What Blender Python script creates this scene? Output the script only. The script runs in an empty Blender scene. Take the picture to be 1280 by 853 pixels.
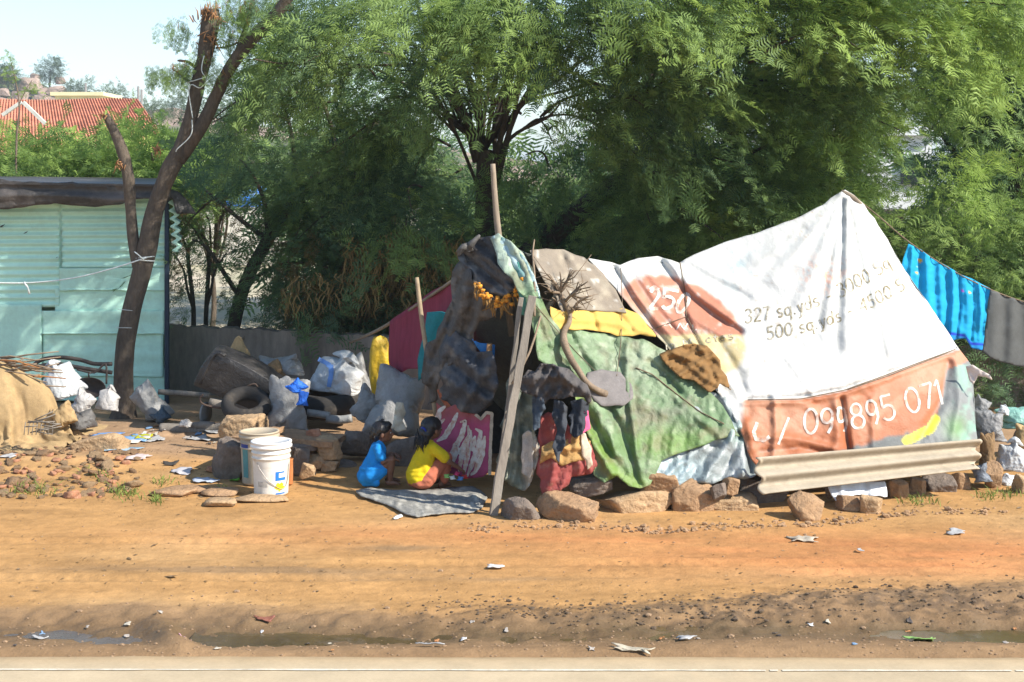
import bpy, bmesh, math, random
import numpy as np
from mathutils import Vector, Matrix, Quaternion

random.seed(7)
RNG = np.random.RandomState(11)
scene = bpy.context.scene
COL = scene.collection
PI = math.pi
CH, FP, HY = 2.4, 1778.0, 225.0          # eye height, focal length in photo pixels, horizon row


def P(px, py, Y):
    return np.array([(px - 640.0) / FP * Y, Y, CH - (py - HY) / FP * Y])


def GY(py):
    return CH * FP / (py - HY)


# ---------------------------------------------------------------- noise
def _hash(i, j, k, s):
    h = (i * 374761393 + j * 668265263 + k * 2147483647 + s * 974634777) & 0xFFFFFFFF
    h = ((h ^ (h >> 13)) * 1274126177) & 0xFFFFFFFF
    h = h ^ (h >> 16)
    return (h & 0xFFFF) / 65535.0


def vnoise(p, seed=0):
    p = np.asarray(p, dtype=np.float64)
    f = np.floor(p).astype(np.int64)
    t = p - f
    t = t * t * (3 - 2 * t)
    r = 0
    for a in (0, 1):
        wa = t[:, 0] if a else 1 - t[:, 0]
        for b in (0, 1):
            wb = t[:, 1] if b else 1 - t[:, 1]
            for c in (0, 1):
                wc = t[:, 2] if c else 1 - t[:, 2]
                r = r + wa * wb * wc * _hash(f[:, 0] + a, f[:, 1] + b, f[:, 2] + c, seed)
    return r * 2 - 1


def fbm(p, oct=4, seed=0, gain=.5, ridge=False):
    r = 0; a = 1; s = 0
    p = np.asarray(p, dtype=np.float64)
    for o in range(oct):
        n = vnoise(p * (2.03 ** o) + 17.3 * o, seed + o)
        if ridge:
            n = 1 - 2 * np.abs(n)
        r = r + n * a; s += a; a *= gain
    return r / s


def n2(px, py, sc, oct=3, seed=0, ridge=False):
    px = np.asarray(px, float); py = np.asarray(py, float)
    return fbm(np.stack([px / sc, py / sc, np.full_like(px, seed * 3.7)], 1), oct, seed, ridge=ridge)


def crumpled(p, seed=0, n=7, f0=1.0, g=1.32):
    """creased film: folded triangle waves in many directions, with straight sharp creases"""
    rs = np.random.RandomState(seed + 321); h = 0; s = 0
    p = np.asarray(p, float); wv = np.stack([fbm(p * .7 * f0 + 5 * q, 2, seed + q) for q in range(3)], 1) * .45 / f0
    for k in range(n):
        d = rs.randn(3); d /= np.linalg.norm(d); f = f0 * g ** k
        t = (p + wv) @ d * f + rs.rand() * 9
        m = np.clip(.5 + .9 * fbm(p * .8 * f0 + 11 * k, 1, seed + 40 + k), 0, 1)
        a = g ** (-.8 * k); h = h + a * m * (np.abs((t % 2) - 1) - .5) * 2; s += a
    return h / s * 1.6


class TPS:
    """thin-plate surface through (px, py, Y) control points"""
    def __init__(s, pts, smooth=0.0):
        a = np.array(pts, float)
        s.c = a[:, :2] / 100.0
        n = len(a)
        K = s._k(s.c) + np.eye(n) * smooth
        Q = np.hstack([np.ones((n, 1)), s.c])
        A = np.zeros((n + 3, n + 3)); A[:n, :n] = K; A[:n, n:] = Q; A[n:, :n] = Q.T
        b = np.zeros(n + 3); b[:n] = a[:, 2]
        s.w = np.linalg.lstsq(A, b, rcond=None)[0]

    def _k(s, p):
        d = np.sqrt(((p[:, None, :] - s.c[None]) ** 2).sum(2)) + 1e-9
        return d * d * np.log(d)

    def __call__(s, px, py):
        p = np.stack([np.asarray(px, float), np.asarray(py, float)], 1) / 100.0
        return s._k(p) @ s.w[:-3] + s.w[-3] + p @ s.w[-2:]


def smoothstep(a, b, x):
    t = np.clip((x - a) / (b - a), 0, 1)
    return t * t * (3 - 2 * t)


def dist_poly(px, py, pts, closed=False):
    px = np.asarray(px, float); py = np.asarray(py, float)
    best = np.full(px.shape, 1e9); bx = px.copy(); by = py.copy(); bt = np.zeros(px.shape)
    n = len(pts)
    for i in range(n if closed else n - 1):
        x0, y0 = pts[i]; x1, y1 = pts[(i + 1) % n]
        dx, dy = x1 - x0, y1 - y0
        L = dx * dx + dy * dy + 1e-9
        t = np.clip(((px - x0) * dx + (py - y0) * dy) / L, 0, 1)
        qx = x0 + t * dx; qy = y0 + t * dy
        d = np.hypot(px - qx, py - qy)
        m = d < best
        best = np.where(m, d, best); bx = np.where(m, qx, bx); by = np.where(m, qy, by)
        bt = np.where(m, (i + t) / max(1, n - 1), bt)
    return best, bx, by, bt


def inside(px, py, pts):
    r = np.zeros(px.shape, bool)
    n = len(pts); j = n - 1
    for i in range(n):
        xi, yi = pts[i]; xj, yj = pts[j]
        if yi != yj:
            c = ((yi > py) != (yj > py)) & (px < (xj - xi) * (py - yi) / (yj - yi) + xi)
            r ^= c
        j = i
    return r


def lin(r, g, b):
    f = lambda c: (c / 255.0) / 12.92 if c / 255.0 <= .04045 else ((c / 255.0 + .055) / 1.055) ** 2.4
    return np.array([f(r), f(g), f(b)])


# ---------------------------------------------------------------- objects
WLOC = {}


def tag(o, label=None, cat=None, group=None, kind=None):
    if label: o['label'] = label
    if cat: o['category'] = cat
    if group: o['group'] = group
    if kind: o['kind'] = kind
    return o


def thing(name, label, cat, loc, group=None):
    o = bpy.data.objects.new(name, None)
    o.empty_display_size = .1
    COL.objects.link(o)
    o.location = tuple(float(v) for v in loc)
    WLOC[o.name] = np.array(loc, float)
    return tag(o, label, cat, group)


def make(name, verts, faces, material, parent=None, smooth=True, colors=None, loc=None, attrs=None, face_attr=None):
    """world-space vertices -> one mesh object with its origin at its base (or relative to its parent)"""
    verts = np.asarray(verts, float)
    if parent is not None:
        base = WLOC[parent.name]
    else:
        lo = verts.min(0); hi = verts.max(0)
        base = np.array([(lo[0] + hi[0]) / 2, (lo[1] + hi[1]) / 2, lo[2]]) if loc is None else np.array(loc, float)
    v = verts - base
    me = bpy.data.meshes.new(name)
    if isinstance(faces, np.ndarray) and faces.ndim == 2:
        nf, k = faces.shape
        me.vertices.add(len(v)); me.vertices.foreach_set('co', v.astype(np.float32).ravel())
        me.loops.add(nf * k); me.loops.foreach_set('vertex_index', faces.astype(np.int32).ravel())
        me.polygons.add(nf)
        me.polygons.foreach_set('loop_start', np.arange(0, nf * k, k, dtype=np.int32))
        try:
            me.polygons.foreach_set('loop_total', np.full(nf, k, dtype=np.int32))
        except Exception:
            pass
        me.update(calc_edges=True)
        me.validate()
    else:
        me.from_pydata(v.tolist(), [], [list(map(int, f)) for f in faces])
        me.update()
    if colors is not None and len(me.vertices) == len(v):
        ca = me.color_attributes.new('Col', 'FLOAT_COLOR', 'POINT')
        c = np.ones((len(v), 4), np.float32); c[:, :3] = colors
        ca.data.foreach_set('color', c.ravel())
    if attrs:
        for k_, a in attrs.items():
            at = me.attributes.new(k_, 'FLOAT', 'POINT'); at.data.foreach_set('value', np.asarray(a, np.float32))
    if face_attr is not None and len(me.polygons) == len(face_attr):
        at = me.attributes.new('tint', 'FLOAT', 'FACE'); at.data.foreach_set('value', np.asarray(face_attr, np.float32))
    me.polygons.foreach_set('use_smooth', np.full(len(me.polygons), smooth, dtype=bool))
    o = bpy.data.objects.new(name, me)
    COL.objects.link(o)
    if material is not None:
        me.materials.append(material)
    if parent is not None:
        o.parent = parent
        WLOC[o.name] = base
    else:
        o.location = base
        WLOC[o.name] = base
    return o


class MB:
    """collects shapes, then links them as one mesh"""
    def __init__(s):
        s.v = []; s.f = []; s.c = []; s.n = 0

    def add(s, v, f, c=None):
        v = np.asarray(v, float)
        s.v.append(v)
        s.f += [[int(i) + s.n for i in q] for q in f]
        s.c.append(np.tile(np.asarray(c if c is not None else (1, 1, 1), float), (len(v), 1)) if c is None or np.ndim(c) == 1 else c)
        s.n += len(v)
        return s

    def build(s, name, m, parent=None, smooth=True, colored=False):
        return make(name, np.vstack(s.v), s.f, m, parent, smooth, np.vstack(s.c) if colored else None)


def tube(pts, radii, segs=10, cap=True, bark=0, seed=0, sub=0, flat=1.0):
    pts = np.array(pts, float); radii = np.array(radii, float) * np.ones(len(pts))
    if sub:
        n = len(pts); t = np.linspace(0, n - 1, (n - 1) * sub + 1)
        out = []; ro = []
        for q in t:
            i = min(int(q), n - 2); u = q - i
            p0 = pts[max(i - 1, 0)]; p1 = pts[i]; p2 = pts[i + 1]; p3 = pts[min(i + 2, n - 1)]
            out.append(.5 * ((2 * p1) + (-p0 + p2) * u + (2 * p0 - 5 * p1 + 4 * p2 - p3) * u * u + (-p0 + 3 * p1 - 3 * p2 + p3) * u ** 3))
            ro.append(radii[i] * (1 - u) + radii[i + 1] * u)
        pts = np.array(out); radii = np.array(ro)
    n = len(pts)
    tan = np.gradient(pts, axis=0); tan /= (np.linalg.norm(tan, axis=1, keepdims=True) + 1e-9)
    up = np.array([0, 0, 1.0]) if abs(tan[0][2]) < .9 else np.array([1.0, 0, 0])
    a = np.cross(tan[0], up); a /= np.linalg.norm(a)
    V = []
    for i in range(n):
        a = a - tan[i] * np.dot(a, tan[i]); a /= np.linalg.norm(a) + 1e-9
        b = np.cross(tan[i], a)
        th = np.linspace(0, 2 * PI, segs, endpoint=False)
        V.append(pts[i] + radii[i] * (np.cos(th)[:, None] * a + flat * np.sin(th)[:, None] * b))
    V = np.vstack(V)
    if bark:
        c = np.repeat(pts, segs, 0); d = V - c
        nz = fbm(V * np.array([9, 9, 3.0]) + seed, 3, seed)
        V = c + d * (1 + bark * nz)[:, None]
    F = []
    for i in range(n - 1):
        for k in range(segs):
            k2 = (k + 1) % segs
            F.append([i * segs + k, i * segs + k2, (i + 1) * segs + k2, (i + 1) * segs + k])
    if cap:
        F.append(list(range(segs))[::-1]); F.append([(n - 1) * segs + k for k in range(segs)])
    return V, F


def capsule(a, b, r1, r2, segs=12):
    a = np.array(a, float); b = np.array(b, float)
    d = b - a; L = np.linalg.norm(d); d = d / (L + 1e-9) if L > 1e-6 else np.array([0, 0, 1.0])
    pts = []; rr = []
    for t in np.linspace(PI / 2, 0.12, 5):
        pts.append(a - d * r1 * math.sin(t)); rr.append(max(r1 * math.cos(t), r1 * .05))
    for t in np.linspace(0, 1, 4):
        pts.append(a + (b - a) * t); rr.append(r1 + (r2 - r1) * t)
    for t in np.linspace(0.12, PI / 2, 5):
        pts.append(b + d * r2 * math.sin(t)); rr.append(max(r2 * math.cos(t), r2 * .05))
    return tube(pts, rr, segs)


def ellipsoid(c, r, rot=None, nu=16, nv=10):
    V = []; F = []
    for j in range(1, nv):
        ph = PI * j / nv
        for i in range(nu):
            th = 2 * PI * i / nu
            V.append([math.sin(ph) * math.cos(th), math.sin(ph) * math.sin(th), math.cos(ph)])
    V.append([0, 0, 1]); V.append([0, 0, -1])
    V = np.array(V) * np.array(r)
    if rot is not None:
        V = V @ np.array(rot).T
    V = V + np.array(c)
    for j in range(nv - 2):
        for i in range(nu):
            i2 = (i + 1) % nu
            F.append([j * nu + i, (j + 1) * nu + i, (j + 1) * nu + i2, j * nu + i2])
    t = (nv - 1) * nu
    for i in range(nu):
        i2 = (i + 1) % nu
        F.append([t, i, i2]); F.append([t + 1, (nv - 2) * nu + i2, (nv - 2) * nu + i])
    return V, F


def rotm(rx=0, ry=0, rz=0):
    return np.array((Matrix.Rotation(rz, 3, 'Z') @ Matrix.Rotation(ry, 3, 'Y') @ Matrix.Rotation(rx, 3, 'X')))


def box(c, s, rz=0, rx=0, ry=0, bev=0.0):
    bm = bmesh.new(); bmesh.ops.create_cube(bm, size=1)
    for v in bm.verts: v.co = Vector((v.co.x * s[0], v.co.y * s[1], v.co.z * s[2]))
    if bev:
        bmesh.ops.bevel(bm, geom=bm.edges[:], offset=bev, segments=2, affect='EDGES', profile=.6)
    bm.verts.index_update()
    V = np.array([v.co[:] for v in bm.verts]); F = [[v.index for v in f.verts] for f in bm.faces]
    bm.free()
    return V @ rotm(rx, ry, rz).T + np.array(c), F


_ICO = {}


def ico(sub):
    if sub not in _ICO:
        bm = bmesh.new(); bmesh.ops.create_icosphere(bm, subdivisions=sub, radius=1)
        bm.verts.index_update()
        _ICO[sub] = (np.array([v.co[:] for v in bm.verts]), [[v.index for v in f.verts] for f in bm.faces])
        bm.free()
    return _ICO[sub]


def rock_shape(size, seed, sub=4, boxy=.6, rough=.085):
    rs = np.random.RandomState(seed)
    n, F = ico(sub)
    n = n / np.linalg.norm(n, axis=1, keepdims=True)
    planes = []
    for ax in range(3):
        for s in (1, -1):
            d = np.zeros(3); d[ax] = s
            d += rs.randn(3) * .26; planes.append((d / np.linalg.norm(d), .74 + rs.rand() * .12))
    for _ in range(6):
        d = rs.randn(3); planes.append((d / np.linalg.norm(d), .78 + rs.rand() * .28))
    r = np.full(len(n), 1.30)
    k = 46.0
    acc = np.exp(-k * r)
    for d, h in planes:
        c = n @ d
        rr = np.where(c > .12, h / np.maximum(c, .12), 9)
        acc = acc + np.exp(-k * np.minimum(rr, 9))
    r = -np.log(acc) / k
    v = n * r[:, None]
    v = v * (1 + rough * fbm(v * 2.6 + seed * 3.1, 4, seed)[:, None] + rough * .7 * fbm(v * 7 + seed, 3, seed + 5, ridge=True)[:, None])
    lo = v.min(0); hi = v.max(0)
    v = (v - (lo + hi) / 2) / (hi - lo)
    return v * np.array(size), F


# ---------------------------------------------------------------- materials
MATS = {}


def mat(name, col=(.5, .5, .5), rough=.85, var=.18, scale=6, bump=.3, bscale=30, dirt=None, attr=False, spec=.3,
        metal=0, transl=0, bdist=.01, ridge=False, tint=False, weave=0, stretch=None, dust=None):
    if name in MATS: return MATS[name]
    m = bpy.data.materials.new(name); m.use_nodes = True
    nt = m.node_tree; N = nt.nodes; L = nt.links
    bs = N['Principled BSDF']; out = N['Material Output']
    tc = N.new('ShaderNodeTexCoord')
    src = tc.outputs['Object']
    if stretch:
        mp = N.new('ShaderNodeMapping'); mp.inputs['Scale'].default_value = stretch
        L.new(src, mp.inputs['Vector']); src = mp.outputs['Vector']

    def noise(sc, det=6, rg=.6, dist=0):
        n = N.new('ShaderNodeTexNoise'); n.inputs['Scale'].default_value = sc; n.inputs['Detail'].default_value = det
        n.inputs['Roughness'].default_value = rg; n.inputs['Distortion'].default_value = dist
        L.new(src, n.inputs['Vector']); return n

    def mix(kind, fac, a, b):
        x = N.new('ShaderNodeMix'); x.data_type = 'RGBA'; x.blend_type = kind
        for s_, val in ((0, fac), (6, a), (7, b)):
            if hasattr(val, 'is_output') or isinstance(val, bpy.types.NodeSocket): L.new(val, x.inputs[s_])
            else: x.inputs[s_].default_value = val if s_ == 0 else (*tuple(val)[:3], 1)
        return x.outputs[2]

    def ramp(f, p0, p1, c0=0., c1=1.):
        r = N.new('ShaderNodeMapRange'); L.new(f, r.inputs[0])
        r.inputs[1].default_value = p0; r.inputs[2].default_value = p1; r.inputs[3].default_value = c0; r.inputs[4].default_value = c1
        return r.outputs[0]
    if attr:
        a = N.new('ShaderNodeAttribute'); a.attribute_name = 'Col'; c = a.outputs['Color']
    else:
        rg = N.new('ShaderNodeRGB'); rg.outputs[0].default_value = (*tuple(float(q) for q in col), 1); c = rg.outputs[0]
    if var:
        g = N.new('ShaderNodeCombineColor')
        nz = noise(scale, 8, .65)
        f = ramp(nz.outputs[0], .3, .7, 1 - var, 1 + var)
        for i in range(3): L.new(f, g.inputs[i])
        c = mix('MULTIPLY', 1.0, c, g.outputs[0])
        nz2 = noise(scale * 9, 4, .7)
        g2 = N.new('ShaderNodeCombineColor'); f2 = ramp(nz2.outputs[0], .3, .7, 1 - var * .6, 1 + var * .6)
        for i in range(3): L.new(f2, g2.inputs[i])
        c = mix('MULTIPLY', 1.0, c, g2.outputs[0])
    if dirt:
        dc, amt, ds = dirt
        nd = noise(ds, 9, .68, .4)
        c = mix('MIX', ramp(nd.outputs[0], .62 - amt * .3, .72 - amt * .15, 0., min(1, amt + .25)), c, dc)
    if tint:
        a = N.new('ShaderNodeAttribute'); a.attribute_name = 'tint'
        g = N.new('ShaderNodeMix'); g.data_type = 'RGBA'
        L.new(a.outputs['Fac'], g.inputs[0]); g.inputs[6].default_value = (*tint[0], 1); g.inputs[7].default_value = (*tint[1], 1)
        c = mix('MULTIPLY', 1.0, c, g.outputs[2])
    L.new(c, bs.inputs['Base Color'])
    bs.inputs['Roughness'].default_value = rough; bs.inputs['Metallic'].default_value = metal
    bs.inputs['Specular IOR Level'].default_value = spec
    if bump:
        nb = noise(bscale, 7, .62, .3)
        h = nb.outputs[0]
        if ridge:
            mt = N.new('ShaderNodeMath'); mt.operation = 'SUBTRACT'; L.new(h, mt.inputs[0]); mt.inputs[1].default_value = .5
            ab = N.new('ShaderNodeMath'); ab.operation = 'ABSOLUTE'; L.new(mt.outputs[0], ab.inputs[0]); h = ab.outputs[0]
        b = N.new('ShaderNodeBump'); b.inputs['Strength'].default_value = bump; b.inputs['Distance'].default_value = bdist
        L.new(h, b.inputs['Height'])
        L.new(b.outputs[0], bs.inputs['Normal'])
    if transl:
        tr = N.new('ShaderNodeBsdfTranslucent'); L.new(c, tr.inputs['Color'])
        ms = N.new('ShaderNodeMixShader'); ms.inputs[0].default_value = transl
        L.new(bs.outputs[0], ms.inputs[1]); L.new(tr.outputs[0], ms.inputs[2]); L.new(ms.outputs[0], out.inputs[0])
    MATS[name] = m
    return m


# ---------------------------------------------------------------- cloth sheets
def ragged(poly, step=9, jit=1.2, seed=0):
    rs = np.random.RandomState(seed + 90); out = []
    n = len(poly)
    for i in range(n):
        x0, y0 = poly[i]; x1, y1 = poly[(i + 1) % n]
        k = max(1, int(math.hypot(x1 - x0, y1 - y0) / step))
        for q in range(k):
            t = q / k
            out.append((x0 + (x1 - x0) * t + rs.randn() * jit, y0 + (y1 - y0) * t + rs.randn() * jit))
    return out


def folds_disp(px, py, folds):
    d = np.zeros(np.shape(px))
    for fo in folds:
        pts, w, a = fo[:3]
        dd, _, _, t = dist_poly(px, py, pts)
        if len(fo) > 3:      # taper: width grows along the fold
            w = w * (1 + fo[3] * t)
        d = d + a * np.exp(-(dd / w) ** 2 * .7)
    return d


def sheet(name, poly, depth, m, parent=None, cell=4.0, folds=(), wr=(.01, 26), color=None, thick=.005, off=0., seed=0,
          jit=1.2, crumple=(0, 10), pleat=None):
    """a cloth or plastic sheet over a smooth surface; folds are real relief"""
    poly = ragged(poly, 9, jit, seed) if jit else poly
    a = np.array(poly); lo = a.min(0) - cell; hi = a.max(0) + cell
    nx = int((hi[0] - lo[0]) / cell) + 2; ny = int((hi[1] - lo[1]) / cell) + 2
    X, Y = np.meshgrid(lo[0] + np.arange(nx) * cell, lo[1] + np.arange(ny) * cell)
    X = X.ravel(); Y = Y.ravel()
    cx = X + cell / 2; cy = Y + cell / 2
    ins = inside(cx, cy, poly)
    idx = np.arange(nx * ny)
    ok = ins & ((idx % nx) < nx - 1) & ((idx // nx) < ny - 1)
    q = idx[ok]
    faces = np.stack([q, q + nx, q + nx + 1, q + 1], 1)
    used = np.unique(faces)
    px = X[used]; py = Y[used]
    out = ~inside(px, py, poly)
    cnt = np.bincount(faces.ravel(), minlength=nx * ny)[used]
    edge = out | (cnt < 4)
    _, bx, by, _ = dist_poly(px[edge], py[edge], poly, True)
    px[edge] = bx; py[edge] = by
    remap = np.full(nx * ny, -1); remap[used] = np.arange(len(used)); faces = remap[faces]

    def full(px, py):
        px = np.asarray(px, float); py = np.asarray(py, float)
        D = depth(px, py) - off - folds_disp(px, py, folds)
        if wr[0]: D = D - wr[0] * n2(px, py, wr[1], 4, seed)
        if crumple[0]: D = D - crumple[0] * 1.7 * crumpled(np.stack([px, py, 0 * px], 1) / (crumple[1] * 1.6), seed + 31)
        if pleat:
            am, wl, an = pleat[:3]; ca, sa = math.cos(math.radians(an)), math.sin(math.radians(an))
            s_ = px * ca + py * sa; t_ = -px * sa + py * ca
            w_ = s_ / wl + 1.1 * n2(t_ * .5, s_ * .5, 22, 2, seed + 5) + .35 * n2(px, py, 9, 2, seed + 6)
            tri = np.abs((w_ % 2) - 1); D = D - am * (.25 + .9 * np.clip(n2(px, py, 30, 2, seed + 7) + .5, 0, 1)) * (tri ** 1.6 * 2 - 1) - am * .35 * (np.abs(((w_ * 2.7 + .3) % 2) - 1) * 2 - 1)
        return D
    D = full(px, py)
    V = np.stack([(px - 640) / FP * D, D, CH - (py - HY) / FP * D], 1)
    c = color(px, py) if color is not None else None
    o = make(name, V, faces, m, parent, True, c)
    o.modifiers.new('Solidify', 'SOLIDIFY').thickness = thick
    o.modifiers['Solidify'].offset = -1
    return o, full


def plane3(a, b, c):
    return TPS([a, b, c])


def mixc(c, m, col):
    return c * (1 - m[:, None]) + np.array(col)[None] * m[:, None]


# ---------------------------------------------------------------- stroke lettering
def arc(cx, cy, rx, ry, a0, a1, n=14):
    return [(cx + rx * math.cos(math.radians(a0 + (a1 - a0) * i / n)), cy + ry * math.sin(math.radians(a0 + (a1 - a0) * i / n))) for i in range(n + 1)]


GLY = {
    '0': (.62, [arc(.31, .5, .27, .48, 90, 450, 20)]),
    '1': (.35, [[(.05, .78), (.2, .98), (.2, 0)]]),
    '2': (.6, [arc(.29, .72, .24, .26, 160, -30) + [(.04, .02), (.56, .02)]]),
    '3': (.6, [arc(.27, .74, .23, .24, 150, -80) + arc(.27, .25, .27, .26, 80, -150)]),
    '4': (.62, [[(.45, 0), (.45, .98), (.03, .3), (.6, .3)]]),
    '5': (.6, [[(.52, .97), (.12, .97), (.1, .55)] + arc(.28, .3, .26, .29, 120, -150)]),
    '7': (.55, [[(.03, .95), (.52, .95), (.2, 0)]]),
    '8': (.62, [arc(.31, .74, .21, .23, -90, 270, 16), arc(.31, .26, .26, .26, 90, 450, 16)]),
    '9': (.62, [arc(.3, .68, .23, .28, 0, 360, 16) + [(.53, .68), (.5, .25), (.35, 0)]]),
    's': (.48, [arc(.24, .47, .18, .15, 40, 250, 10) + arc(.24, .16, .19, .16, 80, -150, 10)]),
    'q': (.56, [arc(.26, .3, .22, .3, 20, 380, 16), [(.49, .62), (.49, -.38)]]),
    'y': (.52, [[(.04, .6), (.25, .05)], [(.48, .62), (.2, -.3), (.05, -.36)]]),
    'd': (.58, [arc(.26, .3, .22, .3, 0, 360, 16), [(.5, 1.0), (.5, 0)]]),
    'S': (.58, [arc(.29, .74, .24, .24, 30, 260, 10) + arc(.29, .25, .25, .26, 80, -150, 10)]),
    'q2': (.5, []),
    'c': (.5, [arc(.27, .3, .22, .3, 50, 310, 12)]),
    'e': (.52, [[(.05, .32), (.47, .34)] + arc(.26, .3, .21, .3, 10, 310, 12)]),
    't': (.38, [[(.18, .9), (.18, .02), (.32, .02)], [(.02, .6), (.36, .6)]]),
    'n': (.5, [[(.06, 0), (.06, .6), (.3, .6), (.44, .5), (.44, 0)]]),
    'M': (.75, [[(.05, 0), (.08, .95), (.35, .3), (.62, .95), (.68, 0)]]),
    'm': (.7, [[(.05, 0), (.05, .6), (.3, .55), (.32, 0)], [(.32, .5), (.6, .55), (.62, 0)]]),
    'i': (.2, [[(.1, 0), (.1, .6)]]),
    '.': (.25, [[(.08, .0), (.14, .04)]]),
    '-': (.5, [[(.08, .4), (.4, .4)]]),
    '/': (.45, [[(.02, -.1), (.4, 1.0)]]),
    ' ': (.35, []),
}


def ribbon(mb, pts, w, full, off=.004, step=1.3, taper=None, seed=0):
    pts = np.array(pts, float)
    seg = np.hypot(*np.diff(pts, axis=0).T); s = np.concatenate([[0], np.cumsum(seg)])
    n = max(2, int(s[-1] / step) + 1); t = np.linspace(0, s[-1], n)
    x = np.interp(t, s, pts[:, 0]); y = np.interp(t, s, pts[:, 1])
    tx = np.gradient(x); ty = np.gradient(y); L = np.hypot(tx, ty) + 1e-9
    nx, ny = -ty / L, tx / L
    ww = w * (1 + .25 * n2(x, y, 3.0, 2, seed)) * (taper(np.linspace(0, 1, n)) if taper else 1)
    rows = []
    K = max(2, int(w / 1.6) + 1)
    for k in range(K):
        u = (k / (K - 1) - .5)
        qx = x + nx * ww * u; qy = y + ny * ww * u
        D = full(qx, qy) - off
        rows.append(np.stack([(qx - 640) / FP * D, D, CH - (qy - HY) / FP * D], 1))
    V = np.vstack(rows)
    F = []
    for k in range(K - 1):
        for i in range(n - 1):
            F.append([k * n + i, k * n + i + 1, (k + 1) * n + i + 1, (k + 1) * n + i])
    mb.add(V, F)


def letter_path(mb, text, path, h, w, full, off=.004, slant=0., xs=1.0, gap=.12):
    """hand-lettered text along a baseline path"""
    path = np.array(path, float)
    seg = np.hypot(*np.diff(path, axis=0).T); s = np.concatenate([[0], np.cumsum(seg)])
    adv = sum(GLY[ch][0] + gap for ch in text) * h * xs
    sc = s[-1] / adv
    cur = 0
    for k, ch in enumerate(text):
        wd, strokes = GLY[ch]
        for st in strokes:
            pts = []
            for (gx, gy) in st:
                u = (cur + (gx) * h * xs) * sc
                bx = np.interp(u, s, path[:, 0]); by = np.interp(u, s, path[:, 1])
                e = 2.0
                dx = np.interp(min(u + e, s[-1]), s, path[:, 0]) - np.interp(max(u - e, 0), s, path[:, 0])
                dy = np.interp(min(u + e, s[-1]), s, path[:, 1]) - np.interp(max(u - e, 0), s, path[:, 1])
                l = math.hypot(dx, dy) + 1e-9; dx /= l; dy /= l
                pts.append((bx + dy * gy * h + dx * slant * gy * h, by - dx * gy * h + dy * slant * gy * h))
            ribbon(mb, pts, w, full, off, seed=k)
        cur += (wd + gap) * h * xs
# ================================================================ a few soft shapes found by settling cloth
def settle(name, V, F, frames=26, pressure=0., colliders=(), pins=None, bend=.4, mass=.3, stiff=12, shrink=0., gravity=1.0, selfc=False):
    me = bpy.data.meshes.new(name); me.from_pydata([tuple(v) for v in V], [], [tuple(int(i) for i in f) for f in F]); me.update()
    o = bpy.data.objects.new(name, me); COL.objects.link(o)
    cols = []
    for cv, cf in colliders:
        cm = bpy.data.meshes.new('col'); cm.from_pydata([tuple(v) for v in cv], [], [tuple(int(i) for i in f) for f in cf]); cm.update()
        c = bpy.data.objects.new('col', cm); COL.objects.link(c); c.modifiers.new('c', 'COLLISION'); c.collision.thickness_outer = .008; c.collision.cloth_friction = 25; cols.append(c)
    if pins is not None:
        g = o.vertex_groups.new(name='pin'); g.add([int(i) for i in pins], 1.0, 'REPLACE')
    m = o.modifiers.new('cloth', 'CLOTH'); s = m.settings
    s.quality = 6; s.mass = mass; s.tension_stiffness = stiff; s.compression_stiffness = stiff; s.shear_stiffness = stiff * .4; s.bending_stiffness = bend; s.air_damping = 2
    if pressure: s.use_pressure = True; s.uniform_pressure_force = pressure
    if pins is not None: s.vertex_group_mass = 'pin'
    s.shrink_min = shrink; s.effector_weights.gravity = gravity
    m.collision_settings.use_self_collision = selfc; m.collision_settings.collision_quality = 2; m.collision_settings.distance_min = .006
    m.point_cache.frame_start = 1; m.point_cache.frame_end = frames + 2
    for f in range(1, frames + 1): scene.frame_set(f)
    dg = bpy.context.evaluated_depsgraph_get(); ev = o.evaluated_get(dg); r = ev.to_mesh(); W = np.array([v.co[:] for v in r.vertices]); ev.to_mesh_clear()
    scene.frame_set(1)
    for q in [o] + cols: bpy.data.objects.remove(q, do_unlink=True)
    return W, F


def pillow(nx, ny, wx, wy, neck=0.0):
    V = []; idx = {}
    for l in (0, 1):
        for j in range(ny + 1):
            for i in range(nx + 1):
                bd = i in (0, nx) or j in (0, ny)
                if l and bd: idx[(l, i, j)] = idx[(0, i, j)]; continue
                idx[(l, i, j)] = len(V); t = j / ny; k = 1 - neck * smoothstep(.70, .86, t) * (1 - .55 * smoothstep(.88, 1.0, t))
                a_ = 2 * i / nx - 1; b_ = 2 * t - 1; a2 = a_ * math.sqrt(1 - .22 * b_ * b_); b2 = b_ * math.sqrt(1 - .22 * a_ * a_)
                V.append([a2 * .5 * wx * k, .0 if bd else (.03 if l else -.03), (b2 + 1) * .5 * wy])
    F = []
    for l in (0, 1):
        for j in range(ny):
            for i in range(nx):
                q = [idx[(l, i, j)], idx[(l, i + 1, j)], idx[(l, i + 1, j + 1)], idx[(l, i, j + 1)]]
                F.append(q if not l else q[::-1])
    return np.array(V), F


def ground_collider(s=3.0): return np.array([[-s, -s, 0], [s, -s, 0], [s, s, 0], [-s, s, 0.]]), [[0, 1, 2, 3]]


_rs = np.random.RandomState(3)
SOFT = []
for (neck, pr, wx, wy, bend, fr, st) in ((.0, 5.0, .85, 1.0, .2, 22, 13), (.62, 6.0, 1.0, 1.15, .2, 24, 13), (.0, 2.4, .9, 1.0, .08, 24, 10), (.8, 10.0, 1.0, 1.0, .1, 22, 6)):
    v_, f_ = pillow(40, 46, wx, wy, neck)
    v_ += .0012 * _rs.randn(*v_.shape)
    w_, f_ = settle('soft', v_, f_, fr, pr, [], None, bend, .25, st, 0, 0.0)
    SOFT.append((w_, f_))
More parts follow.
